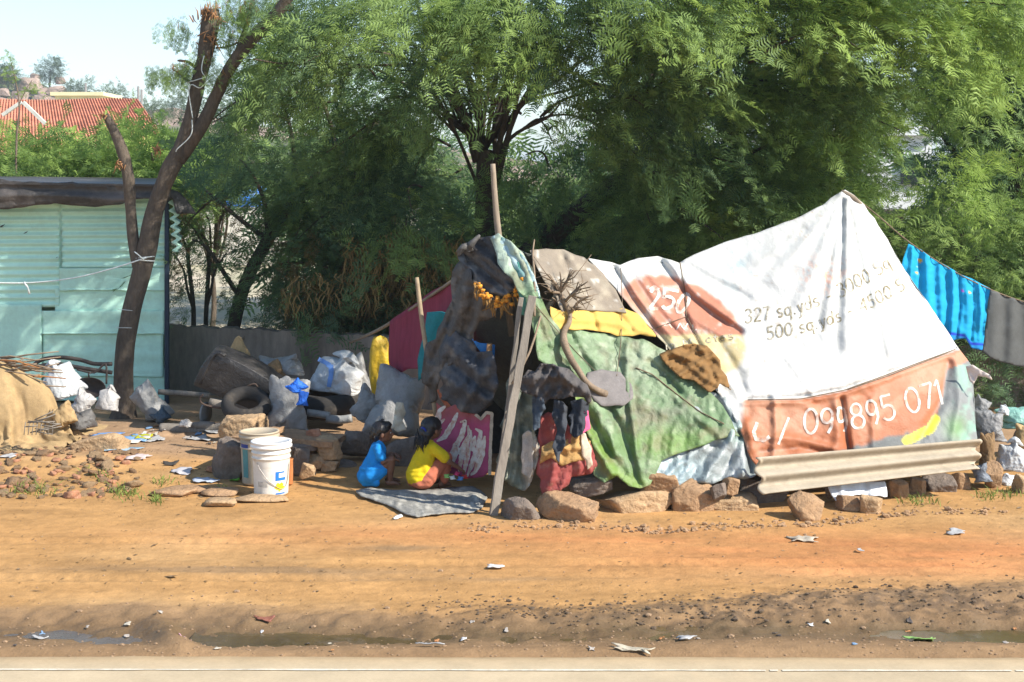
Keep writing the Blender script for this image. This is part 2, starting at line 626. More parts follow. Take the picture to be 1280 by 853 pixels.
# cloth dropped over a heap
n_ = 64; gv = np.array([[(i / n_ - .5) * 2.6, (j / n_ - .5) * 2.6, 1.02 + .004 * _rs.randn()] for j in range(n_ + 1) for i in range(n_ + 1)])
gf = [[j * (n_ + 1) + i, j * (n_ + 1) + i + 1, (j + 1) * (n_ + 1) + i + 1, (j + 1) * (n_ + 1) + i] for j in range(n_) for i in range(n_)]
iv, if_ = ico(3); lumps_ = [(iv * s_ + np.array(c_), if_) for s_, c_ in ((.45, (-.15, 0, .35)), (.3, (.35, .1, .3)), (.28, (.1, -.3, .25)), (.25, (-.5, -.15, .2)), (.3, (-.1, .35, .2)))]
w_, f_ = settle('drape', gv, gf, 30, 0, lumps_ + [ground_collider()], None, .8, .4, 12, 0, .6, True)
SOFT.append((w_, f_))
0 and print('soft', [(a.min(0).round(2), a.max(0).round(2)) for a, b in SOFT])
# ================================================================ camera, sun, sky
cam = bpy.data.cameras.new('camera'); camo = bpy.data.objects.new('camera', cam); COL.objects.link(camo)
camo.location = (0, 0, CH); camo.rotation_euler = (PI / 2, 0, 0)
cam.sensor_width = 36; cam.lens = 36 * FP / 1280; cam.shift_y = -(426.5 - HY) / 1280
cam.clip_end = 6000; scene.camera = camo
EL, AZ = 38.0, 25.0
sd = Vector((math.cos(math.radians(EL)) * math.cos(math.radians(AZ)), -math.cos(math.radians(EL)) * math.sin(math.radians(AZ)), math.sin(math.radians(EL))))
sl = bpy.data.lights.new('sun', 'SUN'); so = bpy.data.objects.new('sun', sl); COL.objects.link(so)
sl.energy = 4.5; sl.angle = math.radians(.6); sl.color = (1, .93, .82)
so.rotation_euler = sd.to_track_quat('Z', 'Y').to_euler(); so.location = (0, 0, 30)
w = bpy.data.worlds.new('World'); scene.world = w; w.use_nodes = True
wn = w.node_tree.nodes; sky = wn.new('ShaderNodeTexSky'); sky.sky_type = 'NISHITA'; sky.sun_disc = False
sky.sun_elevation = math.radians(EL); sky.sun_rotation = math.atan2(sd.x, sd.y)
sky.dust_density = .3; sky.air_density = 1.0; sky.ozone_density = 1.5
w.node_tree.links.new(sky.outputs[0], wn['Background'].inputs[0]); wn['Background'].inputs[1].default_value = .118
scene.view_settings.view_transform = 'Standard'; scene.view_settings.look = 'None'
scene.view_settings.exposure = .97; scene.view_settings.gamma = 1; scene.view_settings.use_curve_mapping = False
scene.cycles.max_bounces = 8; scene.cycles.transparent_max_bounces = 4; scene.cycles.volume_bounces = 0
scene.cycles.use_denoising = True

# ================================================================ ground
ROAD_Y = 7.2


def terrain(x, y):
    x = np.asarray(x, float); y = np.asarray(y, float)
    p = np.stack([x, y, np.zeros_like(x)], 1)
    z = .012 * fbm(p * .9, 4, 3) + .006 * fbm(p * np.array([2.0, 7, 1]), 4, 5)
    z = z + .004 * fbm(p * 22, 2, 8)
    for yt_, ph_ in ((8.62, 0.), (8.86, 1.3), (9.42, 2.1)):
        yy_ = y - yt_ - .05 * np.sin(x * .6 + ph_) - .012 * fbm(p * 2.5, 2, 61)
        fade = np.clip(.5 + 1.4 * fbm(p * np.array([.5, .5, 1]), 2, int(63 + ph_)), 0, 1)
        z = z + fade * (-.010 * np.exp(-(yy_ / .06) ** 2) + .006 * np.exp(-((np.abs(yy_) - .10) / .03) ** 2) + .0025 * np.sign(np.sin(x * 60 + 30 * yy_)) * np.exp(-(yy_ / .06) ** 4))
    edge = smoothstep(ROAD_Y - .02, ROAD_Y + .12, y)
    # shallow ditch beside the road, a crumbling bank on its far side
    yc = 7.62 + .06 * np.sin(x * 1.3)
    z = z - .075 * np.exp(-((y - yc) / .20) ** 2) * (.75 + .5 * fbm(p * np.array([1.2, 3, 1]), 3, 77))
    z = z + .07 * np.exp(-((x + 1.85 + .5 * (y - 7.6)) / .09) ** 2) * np.exp(-((y - yc) / .25) ** 2)
    bank = smoothstep(.2, 2.6, x)
    yb = 8.12 + .25 * smoothstep(1.5, 4, x)
    z = z + bank * .035 * np.exp(-((y - yb) / .22) ** 2)
    lumps = np.exp(-((y - (7.72 + .3 * bank)) / (.28 + .22 * bank)) ** 2)
    z = z + lumps * (.030 * fbm(p * 6, 4, 9) + .026 * np.clip(fbm(p * 17, 3, 12), -.2, 1))
    z = z + .012 * np.exp(-((y - 9.9) / .5) ** 2) * fbm(p * 3, 3, 33)
    # slow swell under the shelter and a little rubble hummock on the left
    z = z + .10 * np.exp(-(((x + 4.3) / 1.6) ** 2 + ((y - 11.9) / .55) ** 2)) * (1 + .5 * fbm(p * 3, 3, 14))
    z = z + .04 * np.exp(-(((x + 3.2) / 2.5) ** 2 + ((y - 13.2) / .9) ** 2)) * (1 + .8 * fbm(p * 4, 3, 15))
    z = np.where(y < ROAD_Y - .02, -.03, z * edge - .03 * (1 - edge))
    return np.where((y > 30), 0.0 * z + .25 * fbm(p * .02, 3, 2), z)


def gz(x, y):
    return float(terrain(np.array([x]), np.array([y]))[0])


def axis(fine0, fine1, st, lo, hi, g=1.22):
    a = list(np.arange(fine0, fine1, st)); s = st; q = a[-1]
    while q < hi: s *= g; q += s; a.append(q)
    s = st; q = a[0]; b = []
    while q > lo: s *= g; q -= s; b.append(q)
    return np.array(b[::-1] + a)


gx = axis(-5.2, 5.4, .026, -1500, 1500)
gy = axis(7.0, 9.2, .018, -60, 7.01)[:-1]
gy = np.concatenate([gy, np.arange(9.2, 12.5, .028), axis(12.5, 16.5, .06, 12.49, 3000, 1.15)])
gy = np.unique(np.round(gy, 4))
X, Y = np.meshgrid(gx, gy); X = X.ravel(); Y = Y.ravel()
Z = terrain(X, Y)
nx_, ny_ = len(gx), len(gy)
ii = np.arange(nx_ * ny_).reshape(ny_, nx_)
Fg = np.stack([ii[:-1, :-1].ravel(), ii[:-1, 1:].ravel(), ii[1:, 1:].ravel(), ii[1:, :-1].ravel()], 1)
p3 = np.stack([X, Y, X * 0], 1)
A1 = fbm(p3 * np.array([.5, 1.4, 1]), 4, 21); A2 = fbm(p3 * np.array([2.2, 8, 1]), 4, 22); A3 = fbm(p3 * 5, 4, 23)
base = np.tile([.40, .225, .088], (len(X), 1))
base = mixc(base, smoothstep(-.1, .5, A1), (.43, .26, .115))
red = np.exp(-(((X - 2.6) / 2.0) ** 2 + ((Y - 9.1) / .55) ** 2)) + .55 * np.exp(-(((X + .3) / 2.0) ** 2 + ((Y - 9.6) / .3) ** 2))
base = mixc(base, np.clip(red * (1 + .5 * A2), 0, 1) * .8, (.46, .185, .070))
# damp streaks along the wheel track
st = np.exp(-((Y - (8.75 + .04 * np.sin(X * 2))) / .11) ** 2) * np.clip(np.exp(-((X + 1.85) / 1.1) ** 2) + .0, 0, 1)
st2 = np.exp(-(((X + .75) / .28) ** 2 + ((Y - 9.27) / .07) ** 2))
st3 = np.exp(-((Y - 8.55) / .05) ** 2) * np.exp(-((X + .2) / .7) ** 2) * .6
base = mixc(base, np.clip((st + st2 * .8 + st3) * (1.1 + 1.6 * A2), 0, .85), (.26, .165, .085))
# muddy verge
bk = smoothstep(.4, 2.4, X)
yb = 7.98 + .14 * A1 + .34 * bk + .10 * A2 + .04 * A3
mud = 1 - smoothstep(-.16, .10, Y - yb)
base = mixc(base, mud * .9, (.235, .15, .082))
blk = np.exp(-((Y - (7.93 + .17 * bk)) / (.13 + .13 * bk)) ** 2) * smoothstep(-1.6, .7, X + .5 * A1) * smoothstep(-.12, .12, A3 * .7 + .4 * A2 + .8 * n2(X * 10, Y * 22, .9, 3, 91) + .05)
base = mixc(base, np.clip(blk * 1.2 * smoothstep(-.5, .3, n2(X * 10, Y * 12, .42, 2, 92)), 0, .72), (.085, .06, .04))
blk2 = np.exp(-((Y - 7.62) / .16) ** 2) * smoothstep(-.1, .6, A3 + A2)
base = mixc(base, np.clip(blk2, 0, .7), (.11, .085, .05))
base = mixc(base, np.exp(-((Y - 7.64) / .17) ** 2) * .75, (.115, .078, .042))
base = base * (1 + .22 * n2(X * 10, Y * 34, 5, 4, 71) * (Y < 13))[:, None]
wet = np.clip(np.exp(-((Y - 7.66) / .2) ** 2) + blk, 0, 1)
# trodden, dusty grey ground round the shelter and the junk; pale waste land beyond the wall
home = smoothstep(11.6, 12.6, Y + .4 * A1) * (1 - smoothstep(16.5, 18, Y))
base = mixc(base, home * .8, (.33, .22, .14))
base = mixc(base, smoothstep(16.5, 19, Y), (.50, .43, .33))
base = mixc(base, smoothstep(17, 19, Y) * smoothstep(-.05, .3, fbm(p3 * .25, 3, 40)) * .45, (.20, .24, .10))
base = mixc(base, smoothstep(120, 240, Y) * .8, (.16, .17, .09))
base = base * (1 + .16 * A3 + .10 * A2)[:, None]
mg = mat('ground', attr=True, rough=.95, var=.16, scale=14, bump=.55, bscale=55, bdist=.012, spec=.15)
nt = mg.node_tree; a = nt.nodes.new('ShaderNodeAttribute'); a.attribute_name = 'wet'
mr = nt.nodes.new('ShaderNodeMapRange'); nt.links.new(a.outputs['Fac'], mr.inputs[0]); mr.inputs[3].default_value = .95; mr.inputs[4].default_value = .38
nt.links.new(mr.outputs[0], nt.nodes['Principled BSDF'].inputs['Roughness'])
g = make('ground', np.stack([X, Y, Z], 1), Fg, mg, None, True, base, loc=(0, 0, 0), attrs={'wet': wet})
tag(g, 'sandy orange roadside dirt ground with a damp muddy verge', kind='structure')

# road: worn pale asphalt with a thin broken edge line
rx = np.concatenate([[-1500, -300, -60], np.arange(-9, 9.01, .04), [60, 300, 1500]]); ry = np.array([-60, -10, 3, 5.5, 6.5, 6.8, 6.9, 7.0, 7.1, 7.15, 7.2])
X, Y = np.meshgrid(rx, ry); X = X.ravel(); Y = Y.ravel()
e = n2(X * 10, X * 0, 1.6, 4, 5) * .022 + n2(X * 10, X * 0, 9, 2, 6) * .02 - X * .008
Y2 = np.where(Y > 7.19, 7.185 + e, np.where(Y > 7.12, Y + e * .5, Y))
Z = np.where(Y > 7.19, -.035, .0)
Z = Z + .003 * n2(X * 10, Y * 10, 6, 3, 8) * (Y < 6.6)
ii = np.arange(len(X)).reshape(len(ry), len(rx))
Fr = np.stack([ii[:-1, :-1].ravel(), ii[:-1, 1:].ravel(), ii[1:, 1:].ravel(), ii[1:, :-1].ravel()], 1)
cr = np.tile([.43, .36, .25], (len(X), 1)); cr = cr * (1 + .10 * n2(X * 10, Y * 60, 7, 4, 44) + .08 * n2(X * 10, Y * 30, 1.5, 3, 45))[:, None]; cr = mixc(cr, smoothstep(7.0, 7.17, Y), (.40, .30, .18))
cr = cr * np.array([1.04, 1.0, .95])
mr_ = mat('road_asphalt', attr=True, rough=.9, var=.10, scale=5, bump=.35, bscale=160, bdist=.004, spec=.2, dirt=((.50, .38, .24), .25, 3))
r = make('road', np.stack([X, Y2, Z], 1), Fr, mr_, None, True, cr, loc=(0, 0, 0)); tag(r, 'dusty pale beige asphalt road running across the bottom of the picture', kind='structure')
lx = np.arange(-8, 8, .02)
wl = np.clip(.009 + .006 * n2(lx * 10, lx * 0, 1.6, 4, 4) + .006 * n2(lx * 10, lx * 0, 14, 2, 5), .0015, .02)
yl = 6.955 + .003 * n2(lx * 10, lx * 0, 4, 2, 9) - lx * .004
ZL = lx * 0 + .004
V = np.vstack([np.stack([lx, yl - wl, ZL], 1), np.stack([lx, yl + wl, ZL], 1)])
n = len(lx); keep = n2(lx * 10, lx * 0, 2.5, 4, 17) > -.34
F = [[i, i + 1, n + i + 1, n + i] for i in range(n - 1) if keep[i] or i % 3]
mwhite = mat('worn_line_paint', (.60, .56, .46), .8, .2, 20, .2, 120, bdist=.002, dirt=((.45, .37, .26), .5, 22))
r = make('road_marking', V, F, mwhite, None, True, loc=(0, 0, 0)); tag(r, 'thin worn white edge line painted on the road', kind='structure')

# standing water in the ditch
mwat = mat('ditch_water', (.095, .066, .028), .24, .3, 3, .12, 14, bdist=.006, spec=.5, dirt=((.16, .13, .10), .3, 5))
mwat2 = mat('grey_ditch_water', (.11, .09, .07), .24, .3, 3, .12, 14, bdist=.006, spec=.6)
for nm, x0, x1, y0, y1, mm, lb in (('puddle', -1.72, 4.5, 7.38, 7.9, mwat, 'long shallow olive brown puddle in the roadside ditch'),
                               ('puddle', -5, -1.85, 7.38, 7.9, mwat2, 'greyish film of water at the left end of the ditch')):
    V = [[x0, y0, -.052], [x1, y0, -.052], [x1, y1, -.052], [x0, y1, -.052]]; F = [[0, 1, 2, 3]]
    o = make(nm, V, F, mm); tag(o, lb, kind='structure')

# ================================================================ far hill
hx = np.linspace(-150, 60, 190); hy = np.linspace(170, 420, 90)
X, Y = np.meshgrid(hx, hy); X = X.ravel(); Y = Y.ravel()
q = np.stack([X, Y, X * 0], 1)
pxh = 640 + X / Y * FP


def prof(px):      # skyline of the hill in photo rows, as a height at 260 m
    return np.interp(px, [-900, -200, 0, 60, 110, 190, 250, 300, 400, 640, 900], [70, 78, 88, 112, 128, 150, 140, 150, 165, 195, 222])


top = (225 - prof(640 + X / 260 * FP)) / FP * 260 + CH
Z = top * np.exp(-((Y - 260) / 62) ** 2 * .5) + 2.2 * fbm(q * .05, 5, 3) + 1.0 * fbm(q * .2, 4, 6, ridge=True)
ii = np.arange(len(X)).reshape(90, 190)
Fh = np.stack([ii[:-1, :-1].ravel(), ii[:-1, 1:].ravel(), ii[1:, 1:].ravel(), ii[1:, :-1].ravel()], 1)
ch = np.tile([.30, .22, .17], (len(X), 1)); nn = fbm(q * .07, 4, 19)
ch = mixc(ch, smoothstep(-.12, .12, nn), (.09, .11, .05))
mh = mat('hill', attr=True, rough=1, var=.3, scale=.2, bump=.6, bscale=.8, bdist=.8, spec=.1)
o = make('hill', np.stack([X, Y, Z - 1], 1), Fh, mh, None, True, ch, loc=(0, 260, 0)); tag(o, 'low rocky hill with scrub under the sky at far left', kind='structure')
mbl = mat('hill_boulder', (.36, .27, .22), .95, .3, .5, .6, 2, bdist=.3)
for k, (px, py, sz, Yb) in enumerate([(8, 100, 4.2, 250), (35, 108, 5.5, 245), (70, 116, 4.6, 248), (25, 122, 3.6, 235), (52, 124, 3.0, 232), (95, 119, 2.6, 250), (5, 116, 3.0, 238), (76, 101, 2.6, 258), (44, 96, 2.4, 262)]):
    v, f = rock_shape((sz * .8, sz * .6, sz * .55), 40 + k, 3)
    o = make('hill_boulder', v + P(px, py, Yb), f, mbl, smooth=False); tag(o, 'pale pinkish boulder on the rocky hill at far left', 'boulder', 'boulders on the far hill')

# ================================================================ far buildings
mtile = mat('red_roof_tiles', (.46, .19, .12), .85, .3, 2, .5, 30, dirt=((.25, .09, .05), .4, 1.2))
mcream = mat('cream_render', (.70, .62, .38), .9, .08, 1, .1)
mwh = mat('white_render', (.66, .68, .70), .9, .06, 1, .1)
mgl = mat('dark_window', (.03, .035, .04), .3, .1, 1, 0)
mbrickw = mat('grey_stone_masonry', (.15, .13, .12), .95, .4, 3, .6, 8, bdist=.03, dirt=((.2, .11, .08), .4, 2))
YH = 60.0
t = thing('tiled_house', 'house with a red clay tiled roof behind the bushes at far left', 'house', (P(90, 190, YH)[0], YH, 0))
a = P(-80, 123, YH + 5); b = P(172, 123, YH + 5); c = P(222, 196, YH); d = P(-120, 192, YH)
# roof with rows of rounded tiles
V = []; F = []; nu, nv = 150, 46
for j in range(nv + 1):
    for i in range(nu + 1):
        u, v = i / nu, j / nv
        q = (a * (1 - u) + b * u) * (1 - v) + (d * (1 - u) + c * u) * v
        q = q + np.array([0, -1, 1.2]) * (.05 * abs(math.sin(i * PI / 2)) + .05 * ((j * .5) % 1) - .05 + .03 * math.sin(u * 9))
        V.append(q)
for j in range(nv):
    for i in range(nu):
        k = j * (nu + 1) + i; F.append([k, k + nu + 1, k + nu + 2, k + 1])
make('roof', V, F, mtile, t, False)
v, f = box(((d[0] + c[0]) / 2, YH + 3, 1.4), (c[0] - d[0] - 1.2, 4, 2.8)); make('wall', v, f, mcream, t, False)
V1, F1 = box(P(160, 196, YH) + np.array([0, .3, .3]), (.01, .01, .01))
mb = MB()
for (p_, q_) in ((P(2, 145, 57), P(28, 127, 57)), (P(28, 127, 57), P(58, 156, 57))):
    dv = q_ - p_; L = np.linalg.norm(dv); mb.add(*box((p_ + q_) / 2, (L - .1, .16, .13), ry=-math.atan2(dv[2], dv[0])))
make('gable_trim', np.vstack(mb.v), mb.f, mat('pale_trim', (.5, .5, .45), .9, .2, 3, .2), t, False)
v, f = box(P(24, 165, 58), (1.6, .5, 1.3)); 
t = thing('flat_roofed_house', 'small cream flat roofed building above the red tiled roof', 'house', (P(98, 140, 95)[0], 95, 0))
p0 = P(69, 120, 95); p1 = P(126, 134, 95)
v, f = box(((p0[0] + p1[0]) / 2, 97, p0[2] / 2), (p1[0] - p0[0], 4, p0[2])); make('wall', v, f, mcream, t, False)
v, f = box(((p0[0] + p1[0]) / 2, 97, p0[2] + .12), (p1[0] - p0[0] + .5, 4.6, .24)); make('roof_slab', v, f, mcream, t, False)
for px in (82, 112):
    v, f = box(P(px, 129, 94.96), (.7, .1, .45)); make('window', v, f, mgl, t, False)
for px, tp in ((173, 108), (107, 104), (177, 112)):
    h = P(px, tp, 120)[2]
    v, f = tube([(P(px, 0, 120)[0], 120, 0), (P(px, 0, 120)[0], 120, h)], [.16, .1], 8)
    o = make('utility_pole', v, f, mat('weathered_pole', (.2, .19, .18), .9)); tag(o, 'thin grey utility pole standing far off in front of the hill', 'utility pole', 'far utility poles')
# white building seen through the right-hand canopy
t = thing('white_building', 'pale grey white multi storey building seen through the canopy behind the tent peak', 'building', (P(1090, 200, 32)[0], 33, 0))
p0 = P(985, 168, 32); p1 = P(1165, 262, 32)
v, f = box(((p0[0] + p1[0]) / 2, 35, p0[2] / 2), (p1[0] - p0[0], 6, p0[2])); make('wall', v, f, mwh, t, False)
v, f = box(((p0[0] + p1[0]) / 2, 35, p0[2] + .08), (p1[0] - p0[0] + .3, 6.4, .22)); make('roof_slab', v, f, mwh, t, False)
for px, py in ((1020, 212), (1062, 214), (1140, 214)):
    v, f = box(P(px, py, 31.97), (.5, .12, .6)); fr = make('window', v, f, mgl, t, False)
t = thing('ruined_wall', 'broken dark grey masonry wall between tent peak and right tree', 'wall', (P(1130, 280, 24)[0], 24, 0))
for (x0, x1, yt) in ((1086, 1131, 262), (1146, 1180, 258)):
    q0 = P(x0, yt, 24); q1 = P(x1, yt, 24)
    v, f = box(((q0[0] + q1[0]) / 2, 24.2, q0[2] / 2), (q1[0] - q0[0], .4, q0[2]), bev=.03); make('masonry_pier', v, f, mbrickw, t, False)
v, f = box((P(1133, 0, 24)[0], 24.25, .45), (1.6, .36, .9), bev=.03); make('masonry_base', v, f, mbrickw, t, False)

# blue tarpaulin covered load beyond the wall, on a strip of pale road
mblue = mat('bright_blue_plastic', (.02, .17, .62), .45, .2, 2, .5, 6, bdist=.05, spec=.5)
v, f = ico(4); v = np.array(v) * [1.1, .8, .55]; v[:, 2] = np.maximum(v[:, 2], -.3); v = v * (1 + .12 * fbm(v * 2.5, 4, 4)[:, None])
o = make('covered_load', v + P(290, 250, 40) + [0, 0, .1], f, mblue); tag(o, 'heap covered with bright blue plastic sheeting far beyond the low wall', 'covered heap')
mp = mat('pale_concrete', (.62, .58, .50), .9, .1, 2, .2)
v, f = box((P(285, 0, 39)[0], 39, P(0, 262, 39)[2] / 2 + .03), (9, 1.6, P(0, 262, 39)[2] - .06)); o = make('concrete_platform', v, f, mp, smooth=False); tag(o, 'long pale concrete platform under the blue covered heap', 'platform')

# ================================================================ low wall
mwall = mat('dark_concrete', (.21, .18, .15), .95, .35, 1.6, .35, 12, bdist=.012, dirt=((.2, .17, .14), .3, 2.5), stretch=(1, 1, .35))
wx = np.array([P(208, 407, 16.1), P(330, 412, 15.7), P(470, 420, 15.1), P(560, 426, 14.8), P(900, 430, 14.9), P(1400, 430, 15.2)])
V = []; F = []
tt = np.linspace(0, 5, 120)
for i, q in enumerate(tt):
    k = min(int(q), 4); u = q - k; c = wx[k] * (1 - u) + wx[k + 1] * u
    h = c[2] + .01 * math.sin(i * .9) + .008 * math.sin(i * 2.3)
    for (dy, z) in ((-.07, -.05), (-.075, h * .5), (-.07, h), (.08, h + .005), (.08, -.05)):
        V.append([c[0], c[1] + dy, z])
for i in range(119):
    for k in range(4):
        F.append([i * 5 + k, i * 5 + 5 + k, i * 5 + 6 + k, i * 5 + 1 + k])
F += [[4, 3, 2, 1, 0], [595, 596, 597, 598, 599]]
o = make('low_wall', V, F, mwall, smooth=False); tag(o, 'low dark weathered concrete wall behind the junk and the tent', 'wall')

# ================================================================ mint shed
mmint = mat('mint_painted_tin', (.50, .78, .65), .6, .08, 1.5, .25, 6, bdist=.01, spec=.35, dirt=((.42, .64, .52), .4, 1.8))
mmint2 = mat('mint_painted_board', (.49, .78, .65), .8, .10, 2.5, .35, 16, bdist=.008, dirt=((.40, .60, .48), .35, 3))
mblk = mat('black_roof_sheeting', (.045, .042, .04), .5, .3, 3, .5, 10, bdist=.02, spec=.45, dirt=((.16, .14, .13), .4, 2), ridge=True)
YS = 15.3
sx1 = P(209, 0, YS)[0]; sx0 = -6.6
t = thing('tin_shed', 'mint green tin and board shed with a black sheeted roof at left', 'shed', ((sx0 + sx1) / 2, YS + .8, 0))


def Z_(py, Y=YS): return CH - (py - HY) / FP * Y


# corrugated upper wall
V = []; F = []; zt = Z_(235); nz = 240
xb = P(75, 0, YS)[0]; xm = P(56, 0, YS)[0]
xs = np.unique(np.concatenate([np.linspace(sx0, xb, 40), np.linspace(xb, sx1, 40)]))
zb_l = Z_(384); zb_r = Z_(337)
for i, x in enumerate(xs):
    zb = zb_l if x <= xb + 1e-6 else zb_r
    for j in range(nz + 1):
        z = zt + (zb - zt) * j / nz
        V.append([x, YS - .03 + .012 * math.sin((z) * 2 * PI / .083) + .006 * math.sin(x * 2.1 + z * 4) + .004 * math.sin(x * 6.1), z + .006 * math.sin(x * 1.3)])
    if i:
        for j in range(nz): F.append([(i - 1) * (nz + 1) + j, (i - 1) * (nz + 1) + j + 1, i * (nz + 1) + j + 1, i * (nz + 1) + j])
hole = lambda q: (abs((q[0] - P(33, 0, YS)[0])) < .035 and abs(q[2] - Z_(290)) < .02) or (abs(q[0] - P(1, 0, YS)[0]) < .06 and abs(q[2] - Z_(282)) < .012)
o = make('corrugated_panel', V, F, mmint, t, True); o.modifiers.new('Solidify', 'SOLIDIFY').thickness = .003
for (hx_, hz_, sw) in ((32, 291, .055), (2, 283, .08), (71, 322, .03)):
    q = P(hx_, hz_, YS - .05); v, f = [q + np.array(d_) * sw for d_ in ((-.5, 0, -.25), (.1, -.06, -.1), (.5, 0, .3), (0, 0, .1))], [[0, 1, 2, 3]]
    o = make('torn_hole', v, f, mblk, t, False)


def panel(x0, y0, x1, y1, dy, m, seed):
    a_ = P(x0, y0, YS); b_ = P(x1, y1, YS)
    nx, nz2 = 40, 30; V = []; F = []
    for j in range(nz2 + 1):
        for i in range(nx + 1):
            x = a_[0] + (b_[0] - a_[0]) * i / nx; z = a_[2] + (b_[2] - a_[2]) * j / nz2
            V.append([x, 0, z])
    V = np.array(V); nn = fbm(V * 2.5 + seed, 3, seed)
    V[:, 1] = YS + dy - .010 * nn - .006 * np.sin(V[:, 2] * 31 + seed) * (nn > -.1)
    ed = np.repeat(np.arange(nz2 + 1), nx + 1) == nz2
    V[ed, 2] += .014 * fbm(V[ed] * 6, 2, seed + 3); V[ed, 1] -= .012
    for j in range(nz2):
        for i in range(nx):
            k = j * (nx + 1) + i; F.append([k, k + nx + 1, k + nx + 2, k + 1])
    o = make('board_panel', V, F, m, t, True); md = o.modifiers.new('Solidify', 'SOLIDIFY'); md.thickness = .012
    md.offset = -1


panel(76, 335, 209, 362, -.05, mmint2, 1); panel(70, 360, 209, 390, -.03, mmint2, 2); panel(54, 388, 207, 416, -.055, mmint2, 3)
panel(54, 413, 205, 470, -.035, mmint2, 4); panel(-40, 380, 54, 500, -.06, mmint2, 5); panel(54, 460, 209, 500, -.02, mmint2, 6)
# back, ends
bx1 = -4.75
V = [[sx1, YS, 0], [bx1, 18.2, 0], [bx1, 18.2, 2.3], [sx1, YS, 2.3], [sx0, YS, 0], [sx0, 18.2, 0], [sx0, 18.2, 2.3], [sx0, YS, 2.3]]
o = make('side_wall', V, [[0, 1, 2, 3], [5, 4, 7, 6], [1, 5, 6, 2]], mmint, t, False); o.modifiers.new('Solidify', 'SOLIDIFY').thickness = .01
v, f = box((sx1 + .01, YS - .05, 1.15), (.045, .05, 2.3), bev=.006); make('corner_post', v, f, mat('navy_post', (.02, .035, .06), .5), t, False)
# wavy edge of a corrugated sheet at the corner
V = []; F = []
for i in range(61):
    u = i / 60; z = Z_(246) + (Z_(315) - Z_(246)) * u; off = .022 * math.sin(u * 2 * PI * 7)
    x = sx1 + .06 + .05 * u + off
    V += [[x, YS - .12 + off, z], [x + .055, YS - .10, z], [x - .03, YS + .3, z]]
    if i: k = 3 * i; F += [[k - 3, k, k + 1, k - 2], [k - 3, k - 1, k + 2, k]]
o = make('corrugated_edge', V, F, mmint, t, True); o.modifiers.new('Solidify', 'SOLIDIFY').thickness = .004
# roof sheeting, draped over the top edge
dep = plane3((0, 225, 14.95), (300, 225, 14.95), (0, 280, 15.0))
poly = [(-60, 224), (-10, 224), (40, 227), (90, 229), (150, 232), (205, 231), (214, 236), (216, 252), (180, 248), (140, 258), (110, 259), (80, 255), (50, 256), (20, 262), (-10, 262), (-60, 258)]
o, _ = sheet('roof_sheeting', poly, dep, mblk, t, 4, [([(-20, 246), (60, 243), (130, 250), (210, 246)], 3, .035), ([(-20, 234), (100, 238), (200, 240)], 4, -.03)], (.03, 30), None, .01, crumple=(.015, 18), jit=1)
V = [[sx0 - .2, 14.95, Z_(226)], [P(212, 0, 14.95)[0], 14.95, Z_(232, 14.95) + .01], [bx1 + .4, 18.4, 2.42], [sx0 - .2, 18.4, 2.45]]
o = make('roof_sheet', V, [[0, 1, 2, 3]], mblk, t, False); o.modifiers.new('Solidify', 'SOLIDIFY').thickness = .02
dep = plane3((200, 232, 15.0), (250, 232, 15.3), (200, 270, 14.95))
sheet('roof_flap', [(206, 236), (222, 239), (234, 251), (245, 267), (221, 268), (216, 250)], dep, mblk, t, 3, [], (.02, 14), None, .008, jit=.4)
# ================================================================ foliage
def spray_template(seed, L=1.0, nleaf=9, npin=4, leafL=.30, pinL=.125, pinW=.032, droop=.25, pods=0):
    """a feathery twig along +X: compound leaves, each a comb of small blades. Unit length."""
    rs = np.random.RandomState(seed)
    T = []
    tw = []
    for k in range(7):
        t = k / 6; tw.append(np.array([L * t, 0.0, -droop * L * t * t]))
    w_ = .008
    for k in range(6):
        a, b = tw[k], tw[k + 1]
        T.append([a + [0, w_, 0], a - [0, w_, 0], b]); T.append([a + [0, 0, w_], a - [0, 0, w_], b])
    for i in range(nleaf):
        t = .12 + .88 * i / (nleaf - 1); side = 1 if i % 2 else -1
        o = np.array([L * t, 0, -droop * L * t * t])
        ang = (math.radians(58 + rs.randn() * 10) * side) if i < nleaf - 1 else 0
        el = rs.randn() * .3 - .12
        d = np.array([math.cos(ang) * math.cos(el), math.sin(ang) * math.cos(el), math.sin(el)])
        ll = leafL * (1.1 - .45 * t) * (1 + .15 * rs.randn())
        up = np.array([rs.randn() * .25, rs.randn() * .25, 1.0]); s = np.cross(d, up); s /= np.linalg.norm(s)
        for j in range(npin):
            u = (j + .7) / npin
            q = o + d * ll * u + np.array([0, 0, -.10 * ll * u * u])
            for sg in (1, -1):
                pd = s * sg * .9 + d * .42 + np.array([0, 0, -.12 + rs.randn() * .15]); pd /= np.linalg.norm(pd)
                pl = pinL * (1.15 - .5 * abs(u - .45)) * (1 + .2 * rs.randn())
                T.append([q - d * pinW * .5, q + d * pinW * .5 + s * sg * pl * .45 * 0, q + pd * pl])
                T.append([q + pd * pl * .35 + d * pinW * .62, q + pd * pl * .35 - d * pinW * .62, q + pd * pl])
    return np.array(T)


TPL = [spray_template(s, droop=.15 + .06 * (s % 4)) for s in range(6)]
TPL_LITE = [spray_template(s + 20, nleaf=7, npin=3, leafL=.34, pinL=.15, pinW=.05) for s in range(4)]


